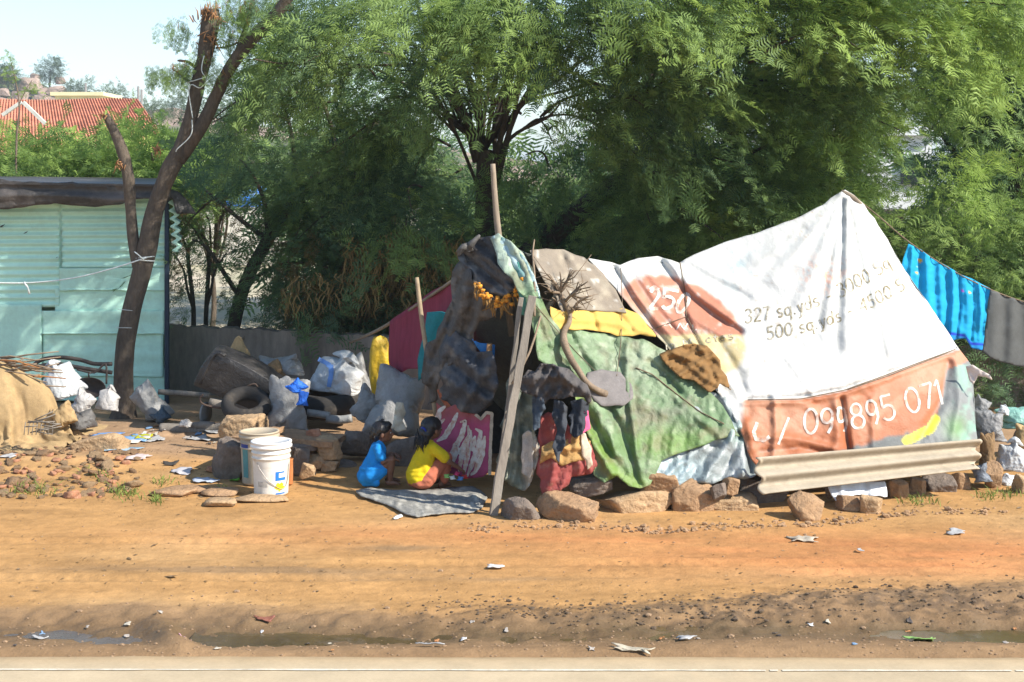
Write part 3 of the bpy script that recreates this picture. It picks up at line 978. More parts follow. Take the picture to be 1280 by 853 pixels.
def crown(name, parent, m, pos, dirs, size, tint, tpl=TPL, seed=0):
    rs = np.random.RandomState(seed)
    n = len(pos); d = dirs / (np.linalg.norm(dirs, axis=1, keepdims=True) + 1e-9)
    up = np.array([0, 0, 1.0]) + rs.randn(n, 3) * .35
    y = np.cross(up, d); y /= np.linalg.norm(y, axis=1, keepdims=True) + 1e-9
    z = np.cross(d, y)
    R = np.stack([d, y, z], 1) * (size * (1 + .25 * rs.randn(n)))[:, None, None] if np.ndim(size) else np.stack([d, y, z], 1) * (size * np.clip(1 + .25 * rs.randn(n), .5, 1.6))[:, None, None]
    which = rs.randint(0, len(tpl), n)
    VV = []; TT = []
    for k, T in enumerate(tpl):
        s = which == k
        if not s.any(): continue
        v = np.einsum('tci,nij->ntcj', T, R[s]) + pos[s][:, None, None, :]
        VV.append(v.reshape(-1, 3)); TT.append(np.repeat(tint[s], T.shape[0]))
    V = np.vstack(VV); tt = np.concatenate(TT)
    F = np.arange(len(V), dtype=np.int32).reshape(-1, 3)
    me_parent = parent
    base = WLOC[parent.name]
    me = bpy.data.meshes.new(name); v = (V - base).astype(np.float32)
    me.vertices.add(len(v)); me.vertices.foreach_set('co', v.ravel())
    me.loops.add(len(v)); me.loops.foreach_set('vertex_index', F.ravel())
    me.polygons.add(len(F)); me.polygons.foreach_set('loop_start', np.arange(0, len(v), 3, dtype=np.int32))
    me.update(calc_edges=True)
    at = me.attributes.new('tint', 'FLOAT', 'FACE'); at.data.foreach_set('value', np.clip(tt + rs.randn(len(tt)) * .06, 0, 1).astype(np.float32))
    me.materials.append(m)
    o = bpy.data.objects.new(name, me); COL.objects.link(o); o.parent = parent; WLOC[o.name] = base
    return o


def clumps_to_sprays(C, D, per, spread, rs, tint, dj=.45):
    n = len(C)
    k = np.repeat(np.arange(n), per)
    off = rs.randn(len(k), 3) * np.array(spread)
    d = D[k] + rs.randn(len(k), 3) * dj
    # sprays fan away from the heart of their clump
    d = d + off / (np.linalg.norm(off, axis=1, keepdims=True) + .1) * .7
    t = np.clip(tint[k] + rs.randn(len(k)) * .12 + off[:, 2] * .5, 0, 1)
    return C[k] + off, d, t


def leafmat(name, dark, light, tr=.35, col=(1, 1, 1)):
    return mat(name, col, .6, .12, 2, 0, tint=(tuple(dark), tuple(light)), transl=tr, spec=.25)


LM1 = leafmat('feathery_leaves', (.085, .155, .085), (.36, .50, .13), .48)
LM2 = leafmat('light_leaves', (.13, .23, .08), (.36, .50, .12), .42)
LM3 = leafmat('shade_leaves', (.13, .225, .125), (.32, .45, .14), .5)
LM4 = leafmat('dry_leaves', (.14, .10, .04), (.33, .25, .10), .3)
MBARK = mat('dark_bark', (.10, .08, .062), .95, .4, 5, .8, 26, bdist=.03, stretch=(1, 1, .35), dirt=((.17, .11, .07), .3, 3))
MBARK2 = mat('grey_bark', (.16, .12, .09), .95, .35, 6, .7, 30, bdist=.02, stretch=(1, 1, .4))


def limb(mb, a, b, r0, r1, bow=.15, seed=0, segs=7, n=5, up=.15):
    rs = np.random.RandomState(seed)
    a = np.array(a, float); b = np.array(b, float); L = np.linalg.norm(b - a)
    pts = []
    w1 = rs.randn(3) * bow * L * .35
    for i in range(n):
        t = i / (n - 1)
        pts.append(a + (b - a) * t + w1 * math.sin(PI * t) + np.array([0, 0, up * L * math.sin(PI * t)]) + rs.randn(3) * L * .012 * (0 < i < n - 1))
    mb.add(*tube(pts, np.linspace(r0, r1, n), segs, sub=3, bark=.12, seed=seed))
    return pts


GAPS = [(577, 150, 10, 22), (675, 160, 12, 26), (725, 140, 12, 12), (645, 95, 8, 12), (1100, 38, 30, 9), (1148, 64, 26, 8), (1108, 135, 13, 13), (1127, 162, 17, 15), (1172, 165, 20, 17), (1122, 195, 20, 22), (1133, 232, 22, 24), (1106, 250, 18, 12), (740, 78, 10, 9),
        (1025, 180, 9, 9), (903, 205, 13, 9), (690, 150, 26, 13), (628, 150, 16, 24), (655, 118, 14, 18), (1200, 215, 16, 10), (1278, 115, 9, 14), (596, 120, 10, 26), (708, 118, 12, 18)]


GAPS2 = [(294, 254, 56, 32), (285, 282, 62, 20), (262, 320, 40, 45), (300, 340, 46, 45), (300, 385, 62, 26), (400, 330, 22, 22), (440, 285, 18, 16), (345, 295, 20, 18), (500, 265, 18, 14), (470, 335, 14, 14)]
_g = np.random.RandomState(6)
GAPS2 += [(_g.uniform(318, 560), _g.uniform(205, 400), _g.uniform(6, 15), _g.uniform(6, 13)) for _ in range(34)]


def gapmask(C, grow=1.0, keep=.0, rs=None):
    px = 640 + C[:, 0] / C[:, 1] * FP; py = HY - (C[:, 2] - CH) / C[:, 1] * FP
    ok = np.ones(len(C), bool)
    for (gx_, gy_, rx_, ry_) in GAPS:
        ins = ((px - gx_) / (rx_ * grow)) ** 2 + ((py - gy_) / (ry_ * grow)) ** 2 < 1
        if keep: ins &= rs.rand(len(C)) > keep
        ok &= ~ins
    for (gx_, gy_, rx_, ry_) in GAPS2:
        r2 = np.random.RandomState(int(gx_)).rand(len(C)); ok &= ~((((px - gx_) / rx_) ** 2 + ((py - gy_) / ry_) ** 2 < 1) & (r2 > (.02 if gy_ == 254 else .26)))
    return ok


# ---------------------------------------------------------------- the big feathery tree behind the tent
rs = np.random.RandomState(5)
tb = P(612, 330, 16.6); tbase = np.array([tb[0], 16.6, 0])
big = thing('feathery_tree', 'huge spreading feathery leaved tree behind the tent with many dark limbs', 'tree', tbase)
poly = [(305, -160), (300, 20), (292, 120), (286, 240), (300, 330), (345, 392), (440, 400), (520, 372), (600, 330), (680, 300), (800, 318), (900, 315), (980, 280), (1050, 250), (1092, 235), (1150, 190), (1215, 120), (1248, 60), (1255, -160)]
NB = 150
bx_ = []; 
while len(bx_) < NB:
    x, y = rs.uniform(300, 1235), rs.uniform(-170, 350)
    if not inside(np.array([x]), np.array([y]), poly)[0]: continue
    if y < -30 and rs.rand() < .35: continue
    if abs(x - 640) < 95 and abs(y - 160) < 60 and rs.rand() < .75: continue
    if 560 < x < 700 and y > 190 and rs.rand() < .6: continue
    if len(bx_) > 10 and min((x - a) ** 2 * .6 + (y - b) ** 2 for a, b in bx_) < (22 if rs.rand() < .7 else 10) ** 2: continue
    bx_.append((x, y))
C = []; D = []; BT = []; BL = []
for (x, y) in bx_:
    front = 12.5 + 2.0 * smoothstep(-20, 260, y) + 1.5 * abs((x - 780) / 480) ** 2.2 + 1.6 * (abs(x - 640) < 110 and y > 90)
    lay = rs.rand() ** 1.3 * 3.4; Yb = float(front + lay); hd = np.array([(x - 700) / 420 + rs.randn() * .35, -.5 + rs.randn() * .35, 0]); hd /= np.linalg.norm(hd)
    o_ = P(x, y, Yb) - hd * .5 + [0, 0, .1]; L_ = rs.uniform(.8, 1.5); dr = rs.uniform(.25, .8); bt = rs.randn()
    for k in range(6):
        u = (k + .5) / 6; C.append(o_ + hd * L_ * u + [0, 0, .12 - dr * u * u * L_]); d_ = hd + [0, 0, -2 * dr * u]; D.append(d_ / np.linalg.norm(d_)); BT.append(bt); BL.append(lay)
C = np.array(C); D = np.array(D); BT = np.array(BT); lay = np.array(BL); cy = HY - (C[:, 2] - CH) / C[:, 1] * FP; cx = 640 + C[:, 0] / C[:, 1] * FP
ctr = np.array([.2, 17.2, 3.4])
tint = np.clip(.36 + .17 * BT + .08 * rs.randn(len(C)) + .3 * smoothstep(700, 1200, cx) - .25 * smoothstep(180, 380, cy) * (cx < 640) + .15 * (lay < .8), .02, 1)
pos, dd, tt = clumps_to_sprays(C, D, 12, (.20, .19, .075), rs, tint, .35)
spx = 640 + pos[:, 0] / pos[:, 1] * FP; spy = HY - (pos[:, 2] - CH) / pos[:, 1] * FP
lim = np.interp(spy, [-50, 0, 60, 130, 200], [372, 352, 330, 300, 286]) + 8 * n2(spy, spx, 15, 2, 3)
kp = (spx > lim) & ~((spy < -25) & (pos[:, 0] < 1.0)) & ~((((spx - 640) / 92) ** 2 + ((spy - 145) / 68) ** 2 < 1) & (rs.rand(len(pos)) < .62)) & (rs.rand(len(pos)) < .84)
pos, dd, tt = pos[kp], dd[kp], tt[kp]
ok = gapmask(pos, 1.45, .06, rs) & ((640 + pos[:, 0] / pos[:, 1] * FP) > 283)
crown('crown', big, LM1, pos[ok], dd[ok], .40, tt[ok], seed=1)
print('big sprays', ok.sum())
mb = MB()
fork = np.array([tb[0] - .05, 16.6, 2.75])
mb.add(*tube([tbase - [0, 0, .1], tbase + [.03, 0, .8], tbase + [-.06, 0, 1.9], fork], [.17, .14, .12, .09], 14, sub=5, bark=.15, seed=2))
f2 = np.array([tb[0] + .9, 16.8, 1.9])
mb.add(*tube([tbase + [.02, 0, .9], tbase + [.3, .1, 1.35], f2, f2 + [1.2, .3, .9]], [.17, .15, .13, .09], 12, sub=5, bark=.15, seed=3))
for k, (x, y) in enumerate([(555, 60), (575, 110), (590, 40), (612, 60), (630, 90), (648, 30), (668, 55), (690, 95), (712, 40), (735, 70), (560, 140), (700, 130), (520, 90), (545, 20), (680, -40)]):
    Yk = 15.2 + rs.rand() * 1.2
    q0 = fork + np.array([rs.uniform(-.05, .05) + .1 * np.sign(x - 612), 0, rs.uniform(-.45, .3)]); q1 = P(x, y, Yk); qm = q0 + (q1 - q0) * .45; qm[0] = q0[0] + (q1[0] - q0[0]) * .3 + rs.randn() * .05; mb.add(*tube([q0, qm, q0 * .2 + q1 * .8 + rs.randn(3) * .05, q1], np.array([.033, .027, .02, .010]) * rs.uniform(.7, 1.2), 7, sub=4, bark=.15, seed=k)); [limb(mb, qm + (q1 - qm) * rs.rand() * .6, q1 + rs.randn(3) * [.35, .2, .3], .018, .006, .15, 700 + k * 3 + z_, 5) for z_ in range(3)]
for k in range(46):
    i = rs.randint(len(C))
    if C[i, 2] < 3.1: continue
    st = fork if C[i, 0] < 1.2 else f2 + [.6, .15, .45]
    limb(mb, st, C[i], .026, .007, .2, 60 + k, 5, 5, .12)
for k, i in enumerate(rs.choice(len(C), 130, replace=False)):
    a = C[i] + (ctr - C[i]) * .22 + rs.randn(3) * .15
    limb(mb, a, C[i] + D[i] * .3, .018, .006, .2, 120 + k, 4, 4, .08)
mb.build('trunk', MBARK, big)

# ---------------------------------------------------------------- slanting tree at the left of the big one, and saplings
lean = thing('slanting_tree', 'slanting dark trunk with low leafy boughs rising behind the low wall', 'tree', (P(285, 410, 17)[0], 17, 0))
mb = MB()
lt = [P(280, 418, 17), P(300, 372, 17), P(335, 300, 17), P(372, 245, 17.1), P(420, 200, 17.2), P(475, 150, 17.4)]
lt[0][2] = -.05
mb.add(*tube(lt, [.085, .08, .07, .065, .05, .03], 9, sub=5, bark=.15, seed=4))
for k, (a, x, y) in enumerate([(2, 250, 230), (2, 300, 200), (3, 330, 120), (3, 400, 300), (4, 360, 90), (4, 500, 260), (1, 380, 330), (1, 240, 300)]):
    limb(mb, lt[a], P(x, y, 16.5 + rs.rand()), .035, .01, .2, 300 + k, 5)
mb.build('trunk', MBARK, lean)
N = 120
cx = rs.uniform(232, 520, N); cy = 180 + 215 * rs.rand(N) ** .85
CYY = rs.uniform(15.6, 18.2, N)
m_ = ~((cx < 345) & (rs.rand(N) < .5) & (cy > 235))
cx, cy, CYY = cx[m_], cy[m_], CYY[m_]
C2 = np.stack([(cx - 640) / FP * CYY, CYY, CH - (cy - HY) / FP * CYY], 1)
D2 = rs.randn(len(C2), 3) * .6; D2[:, 2] = -.25
pos, dd, tt = clumps_to_sprays(C2, D2, 12, (.26, .25, .12), rs, np.clip(.22 + .15 * rs.randn(len(C2)), 0, 1))
ok = gapmask(pos, 1.2); crown('crown', lean, LM3, pos[ok], dd[ok], .36, tt[ok], seed=2)
for k, (x, h_, lab) in enumerate([(240, 300, 'thin dark sapling stem nearest the shed behind the low wall'), (256, 290, 'thin forked dark sapling stem between the shed and the slanting trunk')]):
    t = thing('sapling', lab, 'sapling', (P(x, 0, 17.6)[0], 17.6, 0))
    mb = MB(); b0 = P(x, 0, 17.6); b0[2] = 0
    pts = [b0, b0 + [.02, 0, .8], b0 + [.05 * (1 if k else -1), 0, 1.5], P(x + 6 - 12 * k, h_, 17.6)]
    mb.add(*tube(pts, [.035, .03, .025, .015], 7, sub=4, bark=.1, seed=k))
    limb(mb, pts[1], pts[1] + [.25 * (1 if k else -1), 0, .7], .022, .008, .1, 70 + k); limb(mb, pts[2], pts[2] + [-.3, 0, .4], .015, .006, .1, 80 + k)
    mb.build('stem', MBARK, t)
    cc = pts[3] + rs.randn(9, 3) * [.28, .2, .35] - [0, 0, .1]
    pos, dd, tt = clumps_to_sprays(cc, rs.randn(9, 3) * .5 - [0, 0, .2], 9, (.2, .2, .12), rs, np.full(9, .35 if k else .2))
    crown('leaves', t, LM3 if k else LM4, pos, dd, .3, tt, seed=30 + k)


def region_tree(name, label, cat, base, polyg, N, Yr, size, leaf, tintv, per=14, spread=(.3, .3, .14), dz=-.4, trunk_r=.1, seed=0, gaps=True, tpl=TPL, group=None, nl=14, fork_h=.55, dx=0., bark=None):
    rs = np.random.RandomState(seed)
    t = thing(name, label, cat, base, group)
    pa = np.array(polyg); cx = rs.uniform(pa[:, 0].min(), pa[:, 0].max(), N * 6); cy = rs.uniform(pa[:, 1].min(), pa[:, 1].max(), N * 6)
    ok = inside(cx, cy, polyg); cx = cx[ok][:N]; cy = cy[ok][:N]
    Yc = rs.uniform(Yr[0], Yr[1], len(cx))
    C = np.stack([(cx - 640) / FP * Yc, Yc, CH - (cy - HY) / FP * Yc], 1)
    C[:, 2] = np.maximum(C[:, 2], .15)
    ctr = C.mean(0) + [0, .6, 0]
    D = C - ctr; D /= np.linalg.norm(D, axis=1, keepdims=True) + .01; D[:, 2] = D[:, 2] * .4 + dz; D[:, 0] += dx
    pos, dd, tt = clumps_to_sprays(C, D, per, spread, rs, np.clip(tintv + .17 * rs.randn(len(C)), 0, 1))
    if gaps: ok = gapmask(pos, 1.5, .03, rs); pos, dd, tt = pos[ok], dd[ok], tt[ok]
    crown('crown', t, leaf, pos, dd, size, tt, tpl, seed)
    mb = MB(); b = np.array(base, float); top = C[:, 2].max()
    fk = np.array([b[0] * .7 + ctr[0] * .3, b[1] * .7 + ctr[1] * .3, max(.3, top * fork_h * .6)])
    mb.add(*tube([b - [0, 0, .1], (b + fk) / 2 + [.04, 0, 0], fk], [trunk_r * 1.2, trunk_r, trunk_r * .8], 9, sub=5, bark=.15, seed=seed))
    for k in range(min(nl, len(C))):
        limb(mb, fk, C[rs.randint(len(C))], trunk_r * .55, .012, .2, seed * 50 + k, 6)
    mb.build('trunk', bark or MBARK, t)
    return t


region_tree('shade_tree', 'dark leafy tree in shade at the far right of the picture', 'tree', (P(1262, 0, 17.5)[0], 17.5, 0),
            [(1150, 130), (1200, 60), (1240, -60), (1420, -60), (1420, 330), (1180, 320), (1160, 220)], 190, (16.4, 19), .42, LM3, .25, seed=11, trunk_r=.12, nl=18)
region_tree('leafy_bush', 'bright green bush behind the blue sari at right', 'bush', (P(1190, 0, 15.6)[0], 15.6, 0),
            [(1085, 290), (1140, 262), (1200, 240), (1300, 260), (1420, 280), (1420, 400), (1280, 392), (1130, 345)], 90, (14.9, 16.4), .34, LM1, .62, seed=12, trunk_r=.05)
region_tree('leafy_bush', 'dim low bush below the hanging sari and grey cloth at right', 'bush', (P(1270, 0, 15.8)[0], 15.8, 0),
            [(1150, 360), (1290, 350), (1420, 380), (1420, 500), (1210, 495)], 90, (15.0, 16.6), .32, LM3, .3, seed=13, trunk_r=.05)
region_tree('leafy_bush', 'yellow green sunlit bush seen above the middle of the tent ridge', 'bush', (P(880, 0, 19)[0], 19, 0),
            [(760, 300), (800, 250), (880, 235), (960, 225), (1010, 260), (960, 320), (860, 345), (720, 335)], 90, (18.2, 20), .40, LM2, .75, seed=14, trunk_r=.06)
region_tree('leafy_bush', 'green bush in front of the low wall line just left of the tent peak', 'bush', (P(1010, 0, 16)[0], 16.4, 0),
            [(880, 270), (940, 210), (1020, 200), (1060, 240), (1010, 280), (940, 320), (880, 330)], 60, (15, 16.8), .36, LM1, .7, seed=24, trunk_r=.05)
# light green thorny bushes behind the shed
for k, (x, pg, lb) in enumerate([
        (30, [(-60, 200), (-20, 196), (30, 190), (62, 196), (95, 204), (100, 260), (-60, 260)], 'light green feathery bush behind the left end of the shed roof'),
        (120, [(85, 214), (120, 208), (165, 206), (160, 260), (80, 260)], 'light green bush behind the middle of the shed roof'),
        (190, [(150, 190), (180, 186), (205, 190), (228, 205), (240, 262), (150, 262)], 'green bush behind the forked trunk and shed corner')]):
    region_tree('feathery_bush', lb, 'bush', (P(x, 0, 20)[0], 20, 0), pg, 62 - 8 * (k == 1), (19, 21.5), .46, LM2, .45, seed=15 + k, trunk_r=.05, per=15, spread=(.36, .3, .17), dz=-.1)
region_tree('feathery_bush', 'dark green bush right of the shed corner below the sky', 'bush', (P(262, 0, 21)[0], 21, 0),
            [(225, 205), (262, 185), (300, 190), (310, 250), (225, 245)], 34, (20, 22), .42, LM3, .4, seed=19, trunk_r=.04)
# trees filling the background behind the big crown
for k, (x, pg, Yr, lb) in enumerate([
        (470, [(370, 150), (470, 60), (560, 120), (560, 330), (400, 330), (340, 260)], (23, 27), 'background tree left of the bare limbs of the big tree'),
        (720, [(600, 210), (700, 170), (820, 150), (860, 330), (600, 330)], (22, 27), 'background tree directly behind the big trunk'),
        (960, [(830, 60), (960, 30), (1060, 60), (1075, 230), (980, 250), (840, 260)], (23, 28), 'background tree behind the sunlit boughs above the tent'),
        (1230, [(1180, 190), (1240, 160), (1420, 160), (1420, 330), (1175, 320)], (23, 27), 'background tree low behind the shady tree at far right')]):
    region_tree('background_tree', lb, 'tree', (P(x, 0, Yr[0] + 2)[0], Yr[0] + 2, 0), pg, 62, Yr, .75, LM3, .35, seed=40 + k, trunk_r=.12, tpl=TPL_LITE, per=12, spread=(.6, .5, .3))
# small trees on the hill side, far off
mfar = leafmat('far_leaves', (.05, .09, .035), (.12, .17, .06), .2)
for k, (x, yb, yt, hw, Yk, lb) in enumerate([
        (62, 101, 74, 14, 250, 'lone small tree standing on the crest of the rocky hill'),
        (145, 140, 108, 20, 150, 'rounded far tree right of the cream building'),
        (100, 124, 104, 22, 230, 'scrubby far trees on the slope behind the cream building'),
        (190, 150, 128, 22, 140, 'low far tree behind the ridge of the tiled roof'),
        (226, 148, 120, 22, 170, 'far tree on the slope beside the forked trunk'),
        (275, 150, 118, 28, 180, 'hazy far tree between forked trunk and big crown'),
        (10, 104, 84, 16, 240, 'far scrub at the left edge of the hill top')]):
    t = thing('distant_tree', lb, 'tree', P(x, yb + 10, Yk))
    s = Yk / FP; n = 60; rs2 = np.random.RandomState(200 + k)
    q = rs2.randn(n, 3); q /= np.linalg.norm(q, axis=1, keepdims=True); q *= rs2.rand(n, 1) ** .4
    c = P(x, (yb + yt) / 2, Yk) + q * [hw * s, hw * s, (yb - yt) / 2 * s]
    pos, dd, tt = clumps_to_sprays(c, q * .6, 6, (1.5 * s * 2,) * 3, rs2, np.full(n, .4))
    crown('crown', t, mfar, pos, dd, 6.5 * s, tt, TPL_LITE, k)
    v, f = tube([P(x, yb + 10, Yk), P(x + 1, (yb + yt) / 2, Yk)], [1.1 * s, .7 * s], 6); make('trunk', v, f, MBARK2, t)

# dry brown creeper hanging between the wall and the trees
rs = np.random.RandomState(77); mb = MB(); n = 1700
x = rs.uniform(350, 580, n); y0 = 290 + 92 * rs.rand(n) ** .8
V = []; F = []
for i in range(n):
    if x[i] < 430 and y0[i] < 340: continue
    Yk = rs.uniform(15.3, 16.8); a = P(x[i], y0[i], Yk); L = rs.uniform(.06, .32); w_ = rs.uniform(.004, .012)
    dx = rs.randn() * .07; k = len(V); dn = np.array([rs.randn(), rs.randn() * .5, 0]); dn /= np.linalg.norm(dn)
    for q in range(4):
        t = q / 3; c = a + np.array([dx * t * t + .02 * math.sin(7 * t + i), rs.randn() * .01, -L * t])
        V += [c - dn * w_ * (1 - .6 * t), c + dn * w_ * (1 - .6 * t)]
    for q in range(3): F.append([k + 2 * q, k + 2 * q + 1, k + 2 * q + 3, k + 2 * q + 2])
V = np.array(V); V[:, 2] = np.maximum(V[:, 2], .02)
mdry = mat('dry_creeper', (.30, .21, .09), .95, .5, 3, 0, dirt=((.34, .23, .07), .3, 2), transl=.25)
o = make('dry_creeper', V, F, mdry, smooth=False); tag(o, 'tangle of dry brown creeper hanging above the low wall', 'creeper', kind='stuff')
t = thing('creeper_bush', 'dull olive bush tangled with creeper above the middle of the low wall', 'bush', (P(480, 0, 16.6)[0], 16.6, 0))
cc = np.array([P(rs.uniform(370, 590), rs.uniform(300, 412), rs.uniform(15.6, 17.2)) for _ in range(95)])
pos, dd, tt = clumps_to_sprays(cc, rs.randn(95, 3) * .5 + [0, 0, -.3], 11, (.2, .2, .13), rs, np.clip(.25 + .2 * rs.randn(95), 0, 1))
ok = gapmask(pos, 1.0); pos, dd, tt = pos[ok], dd[ok], tt[ok]; crown('leaves', t, LM4, pos[::2], dd[::2], .26, tt[::2], seed=5); 
pos, dd, tt = clumps_to_sprays(cc + [0, .3, 0], rs.randn(95, 3) * .5 + [0, 0, -.3], 8, (.22, .2, .13), rs, np.clip(.2 + .2 * rs.randn(95), 0, 1))
ok = gapmask(pos, 1.0); crown('green_leaves', t, LM3, pos[ok], dd[ok], .3, tt[ok], seed=6)
mb = MB()
for k in range(16):
    a = P(rs.uniform(380, 580), 0, 16.4); a[2] = 0
    limb(mb, a, P(rs.uniform(360, 600), rs.uniform(270, 380), 16.3), .02, .008, .3, 400 + k, 5)
mb.build('stems', MBARK2, t)

# ---------------------------------------------------------------- forked lopped tree beside the shed
YT = 14.35
ft = thing('forked_tree', 'dark forked tree with lopped limbs growing beside the mint shed', 'tree', P(155, 519, YT))
mb = MB()
q = lambda x, y, Y=YT: P(x, y, Y)
s = YT / FP
mb.add(*tube([q(154, 525), q(155, 505), q(154, 470), q(157, 430), q(165, 385), q(176, 345), q(184, 310), q(192, 270), q(203, 235), q(216, 205), q(229, 184)],
             np.array([18.5, 13.2, 12, 11.6, 11.6, 12, 12.6, 11.2, 10.8, 11.2, 10.2]) * s, 20, sub=5, bark=.10, seed=1))
mb.add(*tube([q(222, 198), q(232, 170), q(240, 140), q(247, 105), q(256, 70), q(262, 35), q(264, 12)], np.array([10.5, 9.5, 8.5, 9, 9.5, 11, 9.5]) * s, 16, sub=5, bark=.14, seed=2))
mb.add(*tube([q(222, 200), q(240, 176), q(256, 150), q(274, 112), q(292, 78, YT - .1), q(318, 46, YT - .2), q(345, 18, YT - .3), q(372, -20, YT - .4)], np.array([10, 9, 8.5, 8, 8, 8, 7.5, 6.5]) * s, 16, sub=5, bark=.13, seed=3))
mb.add(*tube([q(176, 345), q(167, 305), q(163, 260), q(161, 225), q(153, 190), q(143, 165), q(132, 144)], np.array([8.5, 7.2, 6.8, 7.4, 7.4, 6, 4]) * s, 14, sub=5, bark=.16, seed=4))
mb.add(*tube([q(290, 84), q(300, 55), q(312, 20), q(320, -25)], np.array([4, 3.5, 3, 2.5]) * s, 8, sub=4, bark=.1, seed=5))
mb.add(*tube([q(250, 90), q(236, 78), q(222, 76)], np.array([2.5, 2, 1.2]) * s, 6, sub=3)); mb.add(*tube([q(246, 110), q(232, 98), q(215, 86)], np.array([2.2, 1.6, .8]) * s, 6, sub=3))
mb.add(*tube([q(270, 60), q(288, 58), q(305, 48)], np.array([1.5, 1.2, .8]) * s, 6, sub=3))
mb.add(*tube([q(355, 8), q(366, 10)], np.array([5, 4]) * s, 8))
mb.build('trunk', MBARK, ft)
# torn pale wood at the lopped ends
mtorn = mat('torn_wood', (.32, .17, .08), .9, .35, 12, .6, 60, stretch=(1, 1, .3))
def splinters(cxy, n, seed, ln=.12, sp=.05):
    rs = np.random.RandomState(seed); mb = MB(); c = q(*cxy)
    for k in range(n):
        a = c + rs.randn(3) * sp * np.array([1, .6, .5]) - [0, .06, 0]; d = np.array([rs.randn() * .25, rs.randn() * .2, rs.uniform(-1, 1)]); 
        mb.add(*tube([a, a + d * ln * .5 + rs.randn(3) * .008, a + d * ln * rs.uniform(.6, 1.2)], [.008, .006, .001], 4))
    mb.build('torn_wood', mtorn, ft)
splinters((262, 20), 60, 1, .16, .065); splinters((264, 48), 30, 5, .2, .05); splinters((152, 205), 16, 2, .09, .03); splinters((131, 145), 10, 3, .05, .02); splinters((197, 187), 14, 4, .14, .025); splinters((358, 12), 12, 6, .08, .03)
# hanging wilted leaves and pods
rs = np.random.RandomState(21)
cc = []; 
for (x, y, n, sx_, sy_) in ((222, 34, 5, 8, 8), (214, 88, 8, 12, 8), (232, 84, 7, 10, 9), (258, 66, 6, 12, 20), (282, 14, 10, 20, 12), (305, 28, 10, 14, 20), (312, 0, 12, 20, 12), (275, 92, 5, 10, 14), (300, 55, 5, 10, 10), (335, 6, 5, 12, 10)):
    for _ in range(n): cc.append(P(x + rs.randn() * sx_ * .6, y + rs.randn() * sy_ * .6 - 4, YT + rs.randn() * .15))
cc = np.array(cc); dn = np.tile([0, 0, -1.0], (len(cc), 1)) + rs.randn(len(cc), 3) * .35
pos, dd, tt = clumps_to_sprays(cc, dn, 4, (.06, .07, .04), rs, np.clip(.5 + .3 * rs.randn(len(cc)), 0, 1), .3)
dd[:, 2] -= .5
crown('hanging_leaves', ft, LM1, pos, dd, .17, tt, seed=8)
mpod = mat('dry_pods', (.30, .17, .06), .85, .4, 9, 0, transl=.2)
for c in cc[rs.rand(len(cc)) < .75]:
    mb = MB(); a = c + rs.randn(3) * [.04, .04, .03]
    for q_ in range(3):
        L = rs.uniform(.06, .13); mb.add(*tube([a, a + [rs.randn() * .015, 0, -L * .5], a + [rs.randn() * .03, 0, -L]], [.003, .008, .002], 5, flat=.3))
    mb.build('pod_cluster', mpod, ft)
# pale cord looped round the limbs
mcord = mat('pale_cord', (.62, .66, .64), .7, .15, 30, .2, 90)
mb = MB()
def loop(cx_, cy_, rx_, sl, n=20, r=.005):
    pts = []
    for i in range(n + 1):
        a = -PI + 2 * PI * i / n
        pts.append(P(cx_ + math.cos(a) * rx_, cy_ + sl * math.cos(a) * rx_, YT + math.sin(a) * rx_ * s))
    mb.add(*tube(pts, r, 6, cap=False))
mb.add(*tube([P(255, 70, YT - .12), P(252, 88, YT - .14), P(258, 100, YT - .15), P(250, 110, YT - .14), P(240, 106, YT - .12), P(236, 112, YT - .1), P(238, 130, YT - .11), P(241, 148, YT - .12)], .0055, 6, sub=5))
mb.add(*tube([P(240, 150, YT - .12), P(240, 165, YT - .14), P(234, 175, YT - .14), P(222, 186, YT - .14), P(220, 190, YT - .13)], .0055, 6, sub=5))
loop(246, 100, 12, -.3)
mb.build('cord', mcord, ft)
# tie round the trunk and the line running to the left
mb = MB(); 
for (yy, sl) in ((322, -.1), (326, .05), (388, .1), (410, .02)):
    cx_ = 180.5 if yy < 350 else (160 if yy < 400 else 157); pts = []
    for i in range(25):
        a = -PI + 2 * PI * i / 24; R_ = (12.6 if yy < 350 else 12.2)
        pts.append(P(cx_ + math.cos(a) * R_, yy + sl * math.cos(a) * R_, YT + math.sin(a) * R_ * s))
    mb.add(*tube(pts, .006 if yy < 350 else .003, 6, cap=False))
mb.add(*tube([P(180, 325, YT - .14), P(172, 318, YT - .15), P(168, 315, YT - .13)], .006, 6))
mb.build('rope_tie', mcord, ft)
o = make('washing_line', *tube([P(184, 322, YT - .14), P(140, 336, YT - .1), P(90, 348, YT - .05), P(30, 354, YT), P(-40, 352, YT), P(-120, 346, YT)], .0075, 6, sub=6), mcord)
tag(o, 'white cord line tied to the forked trunk in front of the shed', 'rope')
o = make('cord_knot', *tube([P(30, 353, YT), P(35, 360, YT), P(37, 368, YT)], [.012, .008, .012], 6), mcord, o)
